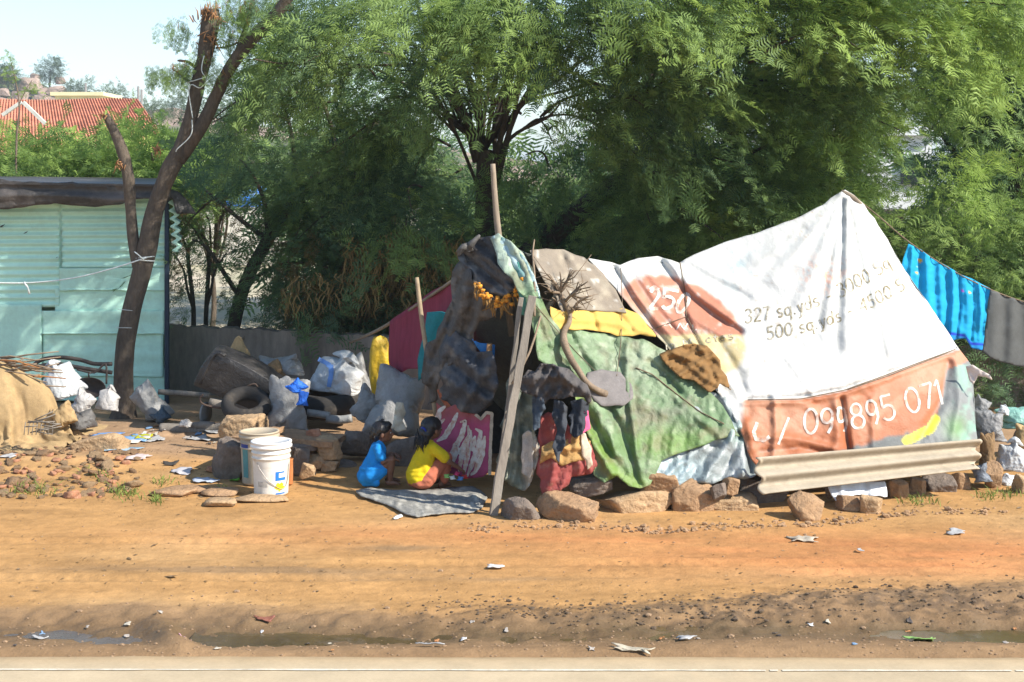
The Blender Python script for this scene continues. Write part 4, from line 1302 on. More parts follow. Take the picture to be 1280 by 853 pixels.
# sprig poking in at the left edge
t = thing('sprig_bush', 'thin light green sprig rising against the hill at far left', 'shrub', (P(22, 0, 18.5)[0], 18.5, 0))
mb = MB(); b0 = P(22, 0, 18.5); b0[2] = 0
mb.add(*tube([b0, P(20, 200, 18.5), P(24, 130, 18.5), P(14, 78, 18.5)], [.02, .014, .01, .004], 6, sub=4)); limb(mb, P(24, 130, 18.5), P(40, 100, 18.5), .007, .003, .1, 3); mb.build('stem', MBARK2, t)
cc = np.array([P(x, y, 18.5) for x, y in ((13, 78), (20, 86), (26, 88), (38, 108), (32, 98), (20, 80), (44, 116), (50, 122))]); pos, dd, tt = clumps_to_sprays(cc, rs.randn(8, 3) * .6, 3, (.05, .05, .04), rs, np.full(8, .9))
crown('leaves', t, LM2, pos, dd, .16, tt, seed=9)
# ================================================================ the patchwork tent
CP = [(590, 300, 11.35), (625, 293, 11.1), (650, 370, 10.62), (672, 440, 10.48), (690, 520, 10.38), (700, 610, 10.3),
      (700, 312, 11.25), (725, 385, 10.95), (745, 450, 10.8), (750, 530, 10.5), (760, 612, 10.28),
      (775, 330, 11.5), (800, 390, 11.2), (815, 450, 10.93), (830, 530, 10.62), (835, 612, 10.38),
      (848, 327, 11.75), (880, 385, 11.4), (900, 450, 11.08), (925, 530, 10.7), (930, 610, 10.45),
      (950, 290, 11.95), (980, 365, 11.5), (1000, 440, 11.15), (1015, 510, 10.88), (1020, 600, 10.62),
      (1058, 238, 12.15), (1070, 330, 11.72), (1085, 420, 11.32), (1095, 500, 11.02), (1100, 585, 10.78),
      (1130, 335, 12.0), (1170, 400, 11.75), (1205, 470, 11.4), (1216, 560, 11.05)]
TD = TPS(CP, .002)
tent = thing('patchwork_tent', 'makeshift tent of a white painted banner and green, brown and grey sheets', 'tent', ((P(900, 0, 11)[0]), 11.6, 0))
mban = mat('banner_vinyl', attr=True, rough=.55, var=.05, scale=7, bump=.6, bscale=16, bdist=.014, ridge=True, spec=.3)
mgrn = mat('green_tarpaulin', attr=True, rough=.5, var=.18, scale=7, bump=.9, bscale=13, bdist=.02, ridge=True, spec=.4)
mbrn = mat('brown_sheet', attr=True, rough=.85, var=.15, scale=8, bump=.4, bscale=40, bdist=.006)
mslv = mat('silver_plastic', attr=True, rough=.33, var=.12, scale=8, bump=.9, bscale=10, bdist=.025, ridge=True, spec=.6)
mblkt = mat('black_tarpaulin', attr=True, rough=.6, var=.25, scale=6, bump=.9, bscale=12, bdist=.025, ridge=True, spec=.35)

# ---- white banner
ban = [(733, 322), (752, 326), (775, 331), (797, 322), (822, 320), (848, 329), (880, 313), (905, 303), (950, 290), (1000, 271), (1030, 255), (1047, 242), (1056, 237), (1068, 243), (1080, 256), (1104, 291),
       (1131, 337), (1165, 386), (1196, 432), (1214, 458), (1217, 500), (1222, 556), (1170, 566), (1100, 575), (1000, 585), (950, 588), (938, 575), (928, 545), (912, 510), (890, 482), (862, 462), (838, 438), (815, 412), (790, 385), (770, 360)]
pk = (1056, 236)
bf = []
for (x, y, w_, a_) in ((968, 345, 5, .03), (1000, 380, 5, .035), (1020, 420, 5, -.03), (1032, 400, 4, .035), (1045, 440, 4, -.035), (1060, 430, 4.5, .04), (1082, 430, 4.5, .045), (1098, 420, 4, -.03), (1112, 440, 4, .04), (1135, 430, 4, .03), (985, 300, 6, -.02), (945, 330, 6, .02), (1150, 445, 4, .02)):
    bf.append(([(pk[0] + (x - pk[0]) * .06, pk[1] + (y - pk[1]) * .06), ((pk[0] + x) / 2, (pk[1] + y) / 2 + 3), (x, y)], w_ * .55, a_ * .75, 1.7))
bf += [([(766, 332), (790, 372), (815, 408), (850, 450)], 3, -.045), ([(775, 335), (800, 375), (840, 420)], 3, .03), ([(787, 338), (815, 380), (850, 420), (870, 440)], 3.2, -.035),
       ([(800, 330), (830, 365), (870, 400), (905, 420)], 4, .03), ([(822, 322), (850, 360), (890, 392), (925, 415)], 4, -.05), ([(836, 326), (870, 368), (915, 400)], 4, .04), ([(856, 330), (890, 350), (935, 372)], 4, -.03),
       ([(850, 322), (853, 350), (858, 400), (880, 440)], 2.4, -.035), ([(880, 480), (905, 470), (930, 500), (940, 560)], 5, .03), ([(900, 430), (925, 470), (935, 520)], 5, -.035),
       ([(930, 500), (1000, 497), (1055, 487), (1105, 469), (1150, 452), (1195, 436)], 2.6, -.045), ([(930, 504), (1000, 502), (1055, 492), (1105, 474), (1150, 457), (1195, 441)], 3.5, .03),
       ([(968, 500), (970, 540), (966, 580)], 4, .035), ([(972, 500), (1010, 508), (1040, 530)], 5, .02), ([(1052, 500), (1056, 530), (1062, 570)], 3, -.07), ([(1046, 500), (1048, 540), (1045, 575)], 5, .03),
       ([(1090, 500), (1092, 560)], 4, .02), ([(1185, 455), (1178, 500), (1150, 550)], 5, -.03), ([(1195, 450), (1200, 500), (1190, 555)], 5, .03), ([(940, 545), (990, 548), (1040, 560)], 4, .025), ([(950, 565), (1000, 560), (1050, 572)], 3, -.02),
       ([(700 + 240, 320), (1000, 312), (1030, 300)], 4, .012), ([(985, 450), (1020, 500)], 3, .012), ([(1100, 400), (1110, 470)], 3, -.015)]


def ban_col(px, py):
    c = np.tile([.54, .54, .52], (len(px), 1))
    nA = n2(px, py, 40, 4, 3); nB = n2(px, py, 9, 3, 4); nC = n2(px, py, 3.2, 2, 6)
    # grey weathering streaks on the high part
    stv = n2((px - 1056) / (np.abs(py - 232) + 20) * 190, np.hypot(px - 1056, py - 232) * .1, 10, 3, 9)
    c = mixc(c, smoothstep(.12, .5, stv) * smoothstep(470, 300, py) * smoothstep(930, 1000, px) * .5, (.45, .50, .50))
    c = mixc(c, smoothstep(.35, .6, nB + .3 * nA) * .35, (.50, .52, .50))
    c = mixc(c, smoothstep(.27, .5, n2(px, py, 5, 3, 61)) * smoothstep(-.1, .25, nA) * .85, (.42, .35, .28))     # specks and scuffs
    c = mixc(c, np.exp(-(((px - 920) / 18) ** 2 + ((py - 335) / 26) ** 2)) * smoothstep(-.1, .3, nB) * .7, (.35, .47, .50))
    c = mixc(c, np.exp(-(((px - 1030) / 28) ** 2 + ((py - 345) / 20) ** 2)) * smoothstep(.15, .4, nC + nB * .6) * .7, (.72, .30, .17))
    # painted disc: orange above, straw below
    dx = px - 852; dy = py - 408
    u = (dx * .86 + dy * .5) / 88; v = (-dx * .5 + dy * .86) / 54
    disc = 1 - smoothstep(.93, 1.04, np.hypot(u, v) + .05 * nB)
    lower = smoothstep(-.5, .5, (py - (417 + (px - 800) * .02)) / 3 + 1.5 * nB)
    oc = mixc(np.tile([.40, .17, .11], (len(px), 1)), smoothstep(-.1, .4, nA + nB * .4), (.49, .28, .19))
    oc = mixc(oc, lower, (.50, .41, .21))
    m = disc * (1 - .45 * smoothstep(.2, .5, nB + .3 * nC))
    c = c * (1 - m[:, None]) + oc * m[:, None]
    gr = np.exp(-(((px - 915) / 32) ** 2 + ((py - 462) / 22) ** 2)); c = mixc(c, gr * .65 * smoothstep(-.3, .3, nB), (.34, .34, .30))
    # orange band below the seam
    seam = np.interp(px, [900, 930, 1000, 1055, 1105, 1150, 1196, 1230], [500, 500, 499, 489, 471, 454, 438, 430])
    band = smoothstep(-1.2, 1.2, py - seam) * smoothstep(925, 934, px + .1 * (py - 500) + 3 * nB)
    ob = mixc(np.tile([.36, .125, .055], (len(px), 1)), smoothstep(.0, .5, nA + .4 * nB), (.43, .21, .125))
    ob = mixc(ob, smoothstep(500, 440, py) * .6, (.55, .30, .20))
    ob = mixc(ob, smoothstep(.25, .5, nC + .5 * nB) * .4, (.36, .13, .06))
    c = c * (1 - band[:, None]) + ob * band[:, None]
    # dark ragged foot and the right end: grey, sea green, a yellow stroke
    foot = band * smoothstep(-2, 3, py - np.interp(px, [930, 1090, 1110, 1140, 1165, 1180, 1186], [600, 552, 546, 542, 528, 500, 470]) + 4 * nB)
    c = mixc(c, foot, (.12, .13, .13))
    endm = smoothstep(-2, 2, px - np.interp(py, [440, 462, 480, 520, 560], [1240, 1184, 1180, 1172, 1140]) + 3 * nB)
    e_ = mixc(np.tile([.19, .20, .20], (len(px), 1)), smoothstep(-.1, .25, n2(px, py, 14, 3, 12)) * smoothstep(1185, 1205, px), (.22, .36, .30))
    e_ = mixc(e_, np.exp(-((px - 1195) / 14) ** 2 - ((py - 535) / 16) ** 2) * .8, (.16, .30, .12))
    c = c * (1 - endm[:, None]) + e_ * endm[:, None]
    dY, _, _, tq = dist_poly(px, py, [(1133, 551), (1150, 543), (1163, 536), (1170, 524)])
    c = mixc(c, 1 - smoothstep(4.5, 6, dY + nC), (.80, .70, .06))
    c = mixc(c, (1 - smoothstep(3, 9, dist_poly(px, py, [(736, 330), (800, 400), (880, 480), (930, 560)])[0])) * .35, (.36, .36, .33))
    for fo in bf:  # grime and crease shade painted in as dark lines along the folds
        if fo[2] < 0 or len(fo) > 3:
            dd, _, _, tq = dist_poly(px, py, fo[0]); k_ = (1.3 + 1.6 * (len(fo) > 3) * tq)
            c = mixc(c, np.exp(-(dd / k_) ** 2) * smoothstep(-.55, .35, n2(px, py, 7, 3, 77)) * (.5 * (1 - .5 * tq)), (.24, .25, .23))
    return c * (1 + .03 * nC)[:, None]


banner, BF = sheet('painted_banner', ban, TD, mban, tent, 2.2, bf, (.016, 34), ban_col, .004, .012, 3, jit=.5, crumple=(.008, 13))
banner['label'] = 'white vinyl banner with an orange disc and a broad orange band'
mol = mat('olive_lettering', (.20, .17, .10), .9, .2, 30, 0, dirt=((.58, .56, .50), .6, 20))
mb = MB()
letter_path(mb, '327 sq.yds - 3000 Sq', [(931, 404), (960, 400), (1000, 391), (1045, 375), (1088, 352), (1116, 332)], 17, 1.9, BF, .004, .12)
mb.build('price_lettering', mol, tent); mb = MB()
letter_path(mb, '500 sq.yds - 4500 S', [(959, 425), (1000, 417), (1050, 402), (1090, 385), (1120, 369), (1134, 360)], 16, 1.9, BF, .004, .12)
mb.build('price_lettering', mol, tent)
mwl = mat('white_lettering', (.60, .57, .52), .85, .12, 30, 0, dirt=((.44, .20, .12), .55, 17))
mb = MB(); letter_path(mb, '099895 071', [(1004, 543), (1050, 541), (1090, 532), (1130, 520), (1184, 504)], 32, 3.2, BF, .004, .05, gap=.05)
ribbon(mb, [(986, 522), (979, 540), (973, 556)], 3.2, BF, .004); ribbon(mb, [(947, 528), (942, 540), (945, 549), (955, 551), (962, 546)], 4.5, BF, .004)
mb.build('phone_number_lettering', mwl, tent)
mb = MB(); letter_path(mb, '250', [(811, 387), (835, 386), (857, 394)], 26, 4, BF, .004, 0.1)
ribbon(mb, [(830, 407), (835, 403), (840, 410)], 2, BF, .004); ribbon(mb, [(846, 412), (850, 404), (855, 412), (860, 404)], 1.8, BF, .004); ribbon(mb, [(866, 406), (866, 414), (871, 412)], 1.8, BF, .004); ribbon(mb, [(812, 362), (818, 358), (824, 362)], 3, BF, .004)
mb.build('disc_lettering', mwl, tent)
mb = MB(); letter_path(mb, 'in M  ctes', [(832, 438), (860, 432), (919, 424)], 10, 1.5, BF, .004, .1); mb.build('disc_lettering', mol, tent)

# ---- green tarpaulin
gr = [(612, 296), (622, 292), (640, 303), (655, 318), (664, 335), (668, 356), (676, 372), (690, 400), (718, 412), (760, 418), (805, 424), (832, 440), (852, 462), (880, 484), (905, 506), (925, 545), (905, 548), (880, 556), (850, 566), (828, 574), (820, 590), (812, 605), (802, 612), (786, 607), (770, 597), (756, 604), (742, 596),
      (735, 560), (728, 520), (712, 480), (690, 460), (672, 450), (668, 420), (662, 395), (655, 372), (640, 350), (622, 330)]
gf = [([(690, 400), (715, 450), (742, 500), (762, 545), (775, 590)], 5, .04), ([(700, 400), (730, 450), (760, 500), (785, 560), (800, 605)], 4, -.05), ([(716, 500), (735, 540), (765, 592)], 5, .06), ([(728, 505), (752, 550), (780, 592)], 4, -.05),
      ([(705, 415), (735, 470), (775, 520)], 3.5, .03), ([(790, 440), (835, 480), (880, 520)], 4, -.03), ([(785, 430), (783, 470), (790, 520), (800, 600)], 3.5, .04), ([(810, 460), (850, 500), (895, 540)], 5, .03), ([(770, 430), (775, 460)], 4, -.03),
      ([(740, 420), (760, 440), (790, 450)], 3, .02), ([(640, 305), (660, 340), (672, 380), (690, 430)], 3.5, .04), ([(628, 300), (648, 340), (664, 400)], 4, -.04), ([(812, 452), (828, 466), (850, 490)], 2.5, -.04), ([(800, 505), (850, 520), (900, 530)], 7, .02)]


def gr_col(px, py):
    nA = n2(px, py, 34, 4, 13); nB = n2(px, py, 9, 3, 14); nC = n2(px, py, 4, 3, 15)
    c = np.tile([.15, .235, .145], (len(px), 1))
    c = mixc(c, smoothstep(-.15, .35, nA), (.23, .33, .22))
    c = mixc(c, smoothstep(.2, .55, nB), (.36, .43, .35))
    c = mixc(c, np.exp(-(((px - 795) / 38) ** 2 + ((py - 450) / 26) ** 2)) * .6, (.38, .42, .38))
    c = mixc(c, np.exp(-(((px - 815) / 44) ** 2 + ((py - 522) / 17) ** 2)) * smoothstep(-.5, .2, nB) * .9, (.17, .19, .15))
    c = mixc(c, np.clip(np.exp(-(((px - 835) / 60) ** 2 + ((py - 555) / 22) ** 2)) * 1.1, 0, 1) * .85, (.15, .27, .065))
    c = mixc(c, np.exp(-(dist_poly(px, py, [(712, 480), (735, 540), (770, 595), (805, 610)])[0] / 12) ** 2) * .85, (.17, .29, .05))
    c = mixc(c, smoothstep(700, 670, px) * smoothstep(340, 420, py) * .6, (.22, .34, .18))
    c = mixc(c, smoothstep(380, 320, py) * .8, (.50, .60, .60))
    c = mixc(c, smoothstep(.32, .6, nC + .4 * nB) * .55, (.16, .18, .14))
    c = mixc(c, smoothstep(.05, .45, n2(px, py, 18, 4, 66)) * .55, (.20, .17, .11))
    c = mixc(c, smoothstep(.25, .5, n2(px * .6 + py * .8, (py - px) * .3, 5, 3, 67)) * .5, (.10, .11, .08))
    return c * (.80 * (1 + .12 * nC))[:, None] * np.array([1.0, 1.0, .82])


green, GF = sheet('green_tarpaulin', gr, TD, mgrn, tent, 2.6, gf, (.02, 26), gr_col, .004, .045, 8, jit=1.0, crumple=(.014, 12), pleat=(.012, 13, 15))
# ---- silver sheet at the low middle
sv = [(842, 508), (858, 500), (875, 494), (892, 490), (905, 494), (918, 512), (932, 540), (946, 572), (948, 592), (930, 600), (912, 596), (890, 606), (868, 603), (848, 612), (828, 606), (808, 588), (812, 560), (840, 548), (870, 538), (880, 527), (860, 518)]
sf = [([(905, 500), (915, 540), (925, 590)], 5, .03), ([(895, 500), (930, 550), (940, 590)], 3.5, -.06), ([(920, 535), (900, 570), (880, 600)], 5, .05), ([(925, 545), (915, 575), (900, 598)], 4, -.05), ([(930, 550), (930, 595)], 4, .05), ([(880, 560), (850, 580), (830, 600)], 4, .03), ([(850, 505), (890, 520), (915, 530)], 4, .03), ([(895, 555), (875, 580), (862, 603)], 4, -.04)]


def sv_col(px, py):
    nB = n2(px, py, 12, 4, 24); nC = n2(px, py, 5, 3, 25)
    c = np.tile([.25, .285, .285], (len(px), 1)); c = mixc(c, smoothstep(-.2, .3, nB), (.38, .41, .41))
    c = mixc(c, smoothstep(900, 850, px) * smoothstep(555, 590, py) * .7, (.25, .36, .40))
    c = mixc(c, smoothstep(560, 540, py + 0 * px) * smoothstep(515, 545, py) * .35, (.30, .50, .40)); c = mixc(c, smoothstep(.25, .5, nC), (.28, .32, .33)); return c


sheet('silver_sheet', sv, TD, mslv, tent, 2.4, sf, (.025, 18), sv_col, .003, .0, 14, jit=.7, crumple=(.008, 10), pleat=(.010, 7, 25))
# ---- brown sheet and yellow cloth at the top left
bw = [(662, 313), (682, 311), (705, 312), (730, 321), (745, 332), (762, 352), (776, 375), (782, 390), (758, 388), (735, 388), (712, 384), (704, 392), (694, 372), (680, 350), (668, 330)]
bwf = [([(700, 314), (712, 345), (716, 372)], 3.5, -.04), ([(712, 320), (732, 345), (757, 368)], 4, .035), ([(690, 330), (705, 355)], 4, .03), ([(735, 330), (755, 360), (775, 384)], 3, -.02)]
bc = lambda px, py: mixc(mixc(np.tile([.22, .185, .145], (len(px), 1)), smoothstep(.0, .5, n2(px, py, 14, 4, 33)), (.30, .26, .20)), smoothstep(.38, .55, n2(px, py, 7, 3, 34)), (.42, .40, .36))
sheet('brown_sheet', bw, TD, mbrn, tent, 2.6, bwf, (.015, 22), bc, .004, .075, 15, jit=.8)
yl = [(686, 384), (700, 388), (740, 388), (780, 386), (797, 392), (822, 421), (800, 420), (770, 420), (742, 414), (720, 412), (705, 410), (700, 418), (692, 404)]
myel = mat('yellow_cloth', (.56, .37, .09), .8, .12, 8, .35, 30, bdist=.006, dirt=((.55, .36, .12), .2, 9))
sheet('yellow_cloth', yl, TD, myel, tent, 2.4, [([(700, 398), (760, 402), (820, 418)], 4, .03), ([(740, 390), (746, 412)], 2.5, -.03), ([(770, 388), (790, 412)], 2.5, -.03), ([(712, 388), (705, 408)], 2.5, -.03)], (.012, 14), None, .004, .065, 16, jit=.8)
# grey rubber sheet behind the foot of the dry branch
mgrub = mat('grey_rubber', (.17, .155, .15), .75, .2, 8, .3, 20)
sheet('grey_patch', [(734, 466), (752, 462), (775, 466), (790, 480), (792, 498), (780, 508), (752, 508), (742, 500), (730, 482)], TD, mgrub, tent, 3, [], (.015, 18), None, .005, .085, 17, jit=.6)
# binding cords across the skin
mrope = mat('brown_cord', (.16, .12, .08), .9, .3, 20, .3, 80)


def cord(name, pts, w_, full, m=mrope, parent=None, off=.012, sag=0):
    pts = np.array(pts, float); s = np.concatenate([[0], np.cumsum(np.hypot(*np.diff(pts, axis=0).T))]); t = np.linspace(0, s[-1], max(6, int(s[-1] / 5)))
    x = np.interp(t, s, pts[:, 0]); y = np.interp(t, s, pts[:, 1]); D = full(x, y) - off
    V, F = tube(np.stack([(x - 640) / FP * D, D, CH - (y - HY) / FP * D], 1), w_, 5)
    return make(name, V, F, m, parent)


cord('binding_cord', [(776, 335), (778, 380), (776, 430), (771, 470)], .0035, GF, parent=tent, off=.03)
cord('binding_cord', [(850, 328), (857, 370), (858, 395), (880, 440), (900, 480)], .004, BF, parent=tent)
cord('binding_cord', [(786, 421), (820, 410), (858, 396)], .0035, BF, parent=tent)
cord('binding_cord', [(935, 500), (1000, 499), (1055, 488), (1105, 470), (1150, 453), (1194, 437)], .0045, BF, parent=tent)
cord('binding_cord', [(1060, 487), (1110, 470), (1185, 441)], .0035, BF, parent=tent)
cord('binding_cord', [(795, 460), (815, 468), (845, 492), (875, 515), (905, 530)], .005, GF, parent=tent)
cord('binding_cord', [(668, 380), (720, 440), (760, 480)], .003, GF, parent=tent)

# ---- hidden back and right end
rid = [(590, 303), (622, 293), (662, 312), (733, 322), (775, 331), (822, 320), (848, 329), (905, 303), (950, 290), (1000, 271), (1030, 255), (1056, 237)]
R = []
for (x, y) in rid:
    D = float(TD(np.array([x]), np.array([y + 4]))[0]) + .02; R.append(P(x, y + 1.5, D))
R = np.array(R); t_ = np.linspace(0, len(R) - 1, 70); R = np.stack([np.interp(t_, range(len(R)), R[:, k]) for k in range(3)], 1)
V = []; F = []; nb = 24
for j in range(nb + 1):
    v = j / nb
    q = R.copy(); q[:, 1] += v * 1.75; q[:, 2] = R[:, 2] * (1 - v) ** 1.0 + .0 * v - .03 * (v == 0); q[:, 2] -= .12 * math.sin(PI * v)
    V.append(q)
V = np.vstack(V); V[70:, 1] += .03 * fbm(V[70:] * 3, 3, 5); n = 70
F = [[j * n + i, j * n + i + 1, (j + 1) * n + i + 1, (j + 1) * n + i] for j in range(nb) for i in range(n - 1)]
cb = np.tile([.10, .11, .10], (len(V), 1))
o = make('back_sheet', V, F, mblkt, tent, True, cb); o.modifiers.new('Solidify', 'SOLIDIFY').thickness = .006
edge = [(1056, 239), (1080, 258), (1104, 293), (1131, 339), (1165, 388), (1196, 434), (1214, 460), (1217, 500), (1220, 560)]
E = np.array([P(x, y, float(BF(np.array([x]), np.array([y]))[0]) + .01) for x, y in edge]); pk_w = E[0]
V = []; m_ = 16
bkc = np.array([E[-1][0] - .1, R[-1][1] + 1.75, 0.0])
for k, e in enumerate(E):
    tgt = pk_w + (bkc - pk_w) * (k / (len(E) - 1)) + [.25 * math.sin(PI * k / 8), 0, 0]
    for j in range(m_ + 1):
        u = j / m_; V.append(e + (tgt - e) * u + np.array([.10 * math.sin(PI * u) * (k / 8), 0, 0]))
F = [[k * (m_ + 1) + j, k * (m_ + 1) + j + 1, (k + 1) * (m_ + 1) + j + 1, (k + 1) * (m_ + 1) + j] for k in range(len(E) - 1) for j in range(m_)]
V = np.array(V); o = make('end_sheet', V, F, mblkt, tent, True, np.tile([.25, .27, .26], (len(V), 1))); o.modifiers.new('Solidify', 'SOLIDIFY').thickness = .006
# near-black sheet added behind the doorway, so the inside is dark
o = make('interior_shade_sheet', [P(600, 330, 12.2), P(700, 330, 12.3), P(720, 640, 12.6) * [1, 1, 0], P(560, 640, 12.4) * [1, 1, 0]], [[0, 1, 2, 3]], mblkt, tent, True, np.tile([.03, .03, .03], (4, 1)))

# ---- poles
mpole = mat('weathered_pole_wood', (.25, .20, .15), .9, .3, 6, .5, 40, stretch=(1, 1, .2), dirt=((.18, .14, .10), .3, 8))
mplank = mat('grey_plank', (.22, .195, .165), .9, .25, 5, .5, 50, stretch=(3, 3, .4), bdist=.006, dirt=((.15, .13, .11), .35, 6))
v, f = tube([P(616, 205, 11.32), P(619, 250, 11.32), P(624, 300, 11.32), P(640, 420, 11.4)], [.021, .024, .028, .03], 10, sub=3, bark=.1); make('ridge_pole', v, f, mpole, tent)
v, f = tube([P(1052, 240, 12.14), P(1066, 247, 12.1), P(1082, 262, 12.14)], [.02, .022, .015], 8, sub=3); make('peak_pole', v, f, mpole, tent)


def plank(name, a, b, wd, th, m, parent, twist=0.0, n=12, seed=0):
    a = np.array(a); b = np.array(b); d = b - a; L = np.linalg.norm(d); d /= L
    s = np.cross(d, [0, 1, 0]); s /= np.linalg.norm(s); u = np.cross(s, d)
    rs = np.random.RandomState(seed); V = []; F = []
    for i in range(n + 1):
        c = a + d * L * i / n + s * .006 * rs.randn() * .5; ww = wd / 2 * (1 + .05 * rs.randn()); tw = twist * i / n
        s2 = s * math.cos(tw) + u * math.sin(tw); u2 = -s * math.sin(tw) + u * math.cos(tw)
        for (p_, q_) in ((-1, -1), (1, -1), (1, 1), (-1, 1)): V.append(c + s2 * ww * p_ + u2 * th / 2 * q_)
        if i:
            k = 4 * i
            for q in range(4): F.append([k - 4 + q, k - 4 + (q + 1) % 4, k + (q + 1) % 4, k + q])
    F += [[3, 2, 1, 0], [4 * n, 4 * n + 1, 4 * n + 2, 4 * n + 3]]
    o = make(name, V, F, m, parent, False); bv = o.modifiers.new('Bevel', 'BEVEL'); bv.width = .004; bv.segments = 2; bv.limit_method = 'ANGLE'
    return o


plank('door_post', P(665, 370, 10.38), P(616, 645, 10.14), .062, .035, mplank, tent, .3, seed=1)
plank('door_post', P(652, 372, 10.46), P(622, 610, 10.3), .035, .03, mplank, tent, .1, seed=2)
v, f = tube([P(574, 375, 11.5), P(576, 470, 11.5)], [.02, .02], 8); make('frame_stick', v, f, mpole, tent)
v, f = tube([P(612, 430, 11.0), P(609, 480, 11.1)], [.022, .022], 8); make('frame_stick', v, f, mat('raw_wood', (.33, .19, .09), .85, .3, 8, .4, 40), tent)
o, _ = sheet('blue_sheet', [(590, 424), (600, 430), (618, 433), (616, 447), (606, 446), (596, 436)], plane3((580, 420, 11.05), (630, 420, 11.05), (600, 460, 11.1)), mat('blue_plastic_sheet', (  .02, .17, .50), .5, .2, 8, .4, 20), tent, 2.5, [], (.01, 10))

# ---- black and grey wrapping of the doorway
LD = TPS([(575, 300, 11.35), (590, 300, 11.3), (655, 320, 10.9), (560, 350, 11.45), (530, 440, 11.6), (532, 500, 11.6), (560, 520, 11.4), (600, 440, 11.1), (615, 520, 11.1), (590, 360, 11.1), (640, 350, 10.85), (550, 450, 11.4), (580, 480, 11.15)], .01)


def dark_col(a, b, seed, thr=.1):
    return lambda px, py: mixc(np.tile(a, (len(px), 1)), smoothstep(thr, thr + .4, n2(px, py, 16, 4, seed) + .4 * n2(px, py, 5, 2, seed + 1)), b)


hood = [(577, 306), (590, 300), (612, 296), (622, 298), (640, 315), (658, 330), (664, 345), (670, 362), (662, 372), (650, 366), (640, 362), (628, 372), (612, 368), (600, 356), (590, 350), (584, 335), (574, 322)]
hf = [([(582, 308), (610, 325), (640, 350)], 3.5, .05), ([(580, 318), (605, 340), (630, 362)], 3, -.05), ([(600, 302), (630, 325), (655, 350)], 3, -.03), ([(612, 298), (618, 330), (640, 362)], 4, .04)]
sheet('hood_sheet', hood, LD, mblkt, tent, 2.5, hf, (.03, 18), dark_col((.055, .05, .05), (.16, .15, .14), 51), .003, .02, 21, crumple=(.012, 7), jit=1.6, pleat=(.025, 6, -55))
lwh = [(614, 296), (624, 294), (640, 304), (655, 322), (668, 345), (676, 372), (670, 378), (662, 360), (650, 352), (640, 340), (630, 326), (620, 312)]
sheet('clear_plastic_strip', lwh, LD, mslv, tent, 2.5, [([(618, 298), (640, 325), (664, 358)], 3, .03)], (.02, 12), lambda px, py: mixc(np.tile([.40, .52, .52], (len(px), 1)), smoothstep(-.1, .3, n2(px, py, 9, 3, 71)), (.16, .30, .28)), .004, .05, 22, crumple=(.01, 9), jit=.8)
tl = [(640, 330), (648, 328), (652, 345), (664, 362), (660, 378), (655, 395), (648, 392), (650, 372), (642, 352)]
sheet('teal_strip', tl, LD, mat('teal_plastic', (.06, .22, .18), .5, .3, 9, .4, 20), tent, 2.5, [], (.02, 10), None, .004, .065, 23, jit=.8)
lf = [(577, 310), (586, 325), (592, 350), (612, 372), (624, 378), (618, 395), (600, 402), (592, 420), (590, 436), (575, 446), (556, 462), (550, 476), (545, 500), (540, 506), (532, 500), (528, 478), (530, 450), (538, 432), (548, 412), (556, 398), (562, 378), (566, 352), (572, 330)]
lff = [([(585, 340), (575, 380), (560, 430), (545, 480)], 4, .06), ([(592, 360), (588, 400), (570, 440)], 4, -.06), ([(600, 365), (602, 395)], 4, .05), ([(575, 350), (562, 400), (540, 450)], 3, -.05), ([(556, 410), (542, 440), (535, 480)], 4, .04)]
sheet('door_curtain', lf, LD, mblkt, tent, 2.6, lff, (.03, 20), dark_col((.07, .062, .056), (.13, .12, .11), 53), .003, .01, 24, crumple=(.010, 8), jit=2.4, pleat=(.026, 8, 18))
lb = [(556, 420), (575, 416), (592, 432), (600, 438), (614, 440), (620, 452), (622, 480), (616, 506), (606, 516), (596, 520), (580, 512), (566, 508), (556, 500), (548, 500), (552, 480), (548, 455)]
sheet('bundled_curtain', lb, LD, mblkt, tent, 2.6, [([(560, 430), (590, 460), (618, 480)], 6, .05), ([(552, 470), (580, 490), (610, 500)], 6, .05), ([(560, 450), (590, 475), (612, 492)], 4, -.06), ([(575, 420), (600, 450)], 4, -.04), ([(580, 512), (600, 470), (616, 450)], 4, .04)], (.02, 22),
      dark_col((.055, .06, .072), (.13, .125, .12), 55), .003, .06, 25, crumple=(.016, 7), jit=2.4, pleat=(.020, 11, 40))
V, F = rock_shape((.09, .07, .07), 5, 4, rough=.3); make('hood_knot', V + P(586, 311, 11.2), F, mblkt, tent, True, np.tile([.08, .075, .07], (len(V), 1)))
for (x, y, dx, dy) in ((574, 306, -4, 14), (572, 308, -2, 8), (592, 300, 26, -6)):
    v, f = tube([P(586, 311, 11.2), P((586 + x) / 2, (311 + y) / 2, 11.17), P(x + dx * .3, y + dy, 11.18)], [.02, .03, .01], 7, sub=3, bark=.3); make('hood_knot_tail', v, f, mblkt, tent, True, np.tile([.09, .085, .08], (len(v), 1)))
# printed panel leaning beside the door
PD = plane3((545, 500, 11.35), (615, 500, 11.05), (580, 600, 11.15))
pn = [(546, 504), (556, 512), (568, 506), (590, 512), (594, 518), (602, 522), (608, 516), (615, 516), (613, 545), (612, 590), (604, 596), (584, 598), (560, 590), (548, 575), (540, 560)]


def pn_col(px, py):
    c = np.tile([.36, .06, .15], (len(px), 1)); c = mixc(c, smoothstep(535, 515, py), (.30, .07, .06)); c = mixc(c, smoothstep(-.1, .4, n2(px, py, 12, 3, 91)) * .4, (.25, .05, .09)); return c


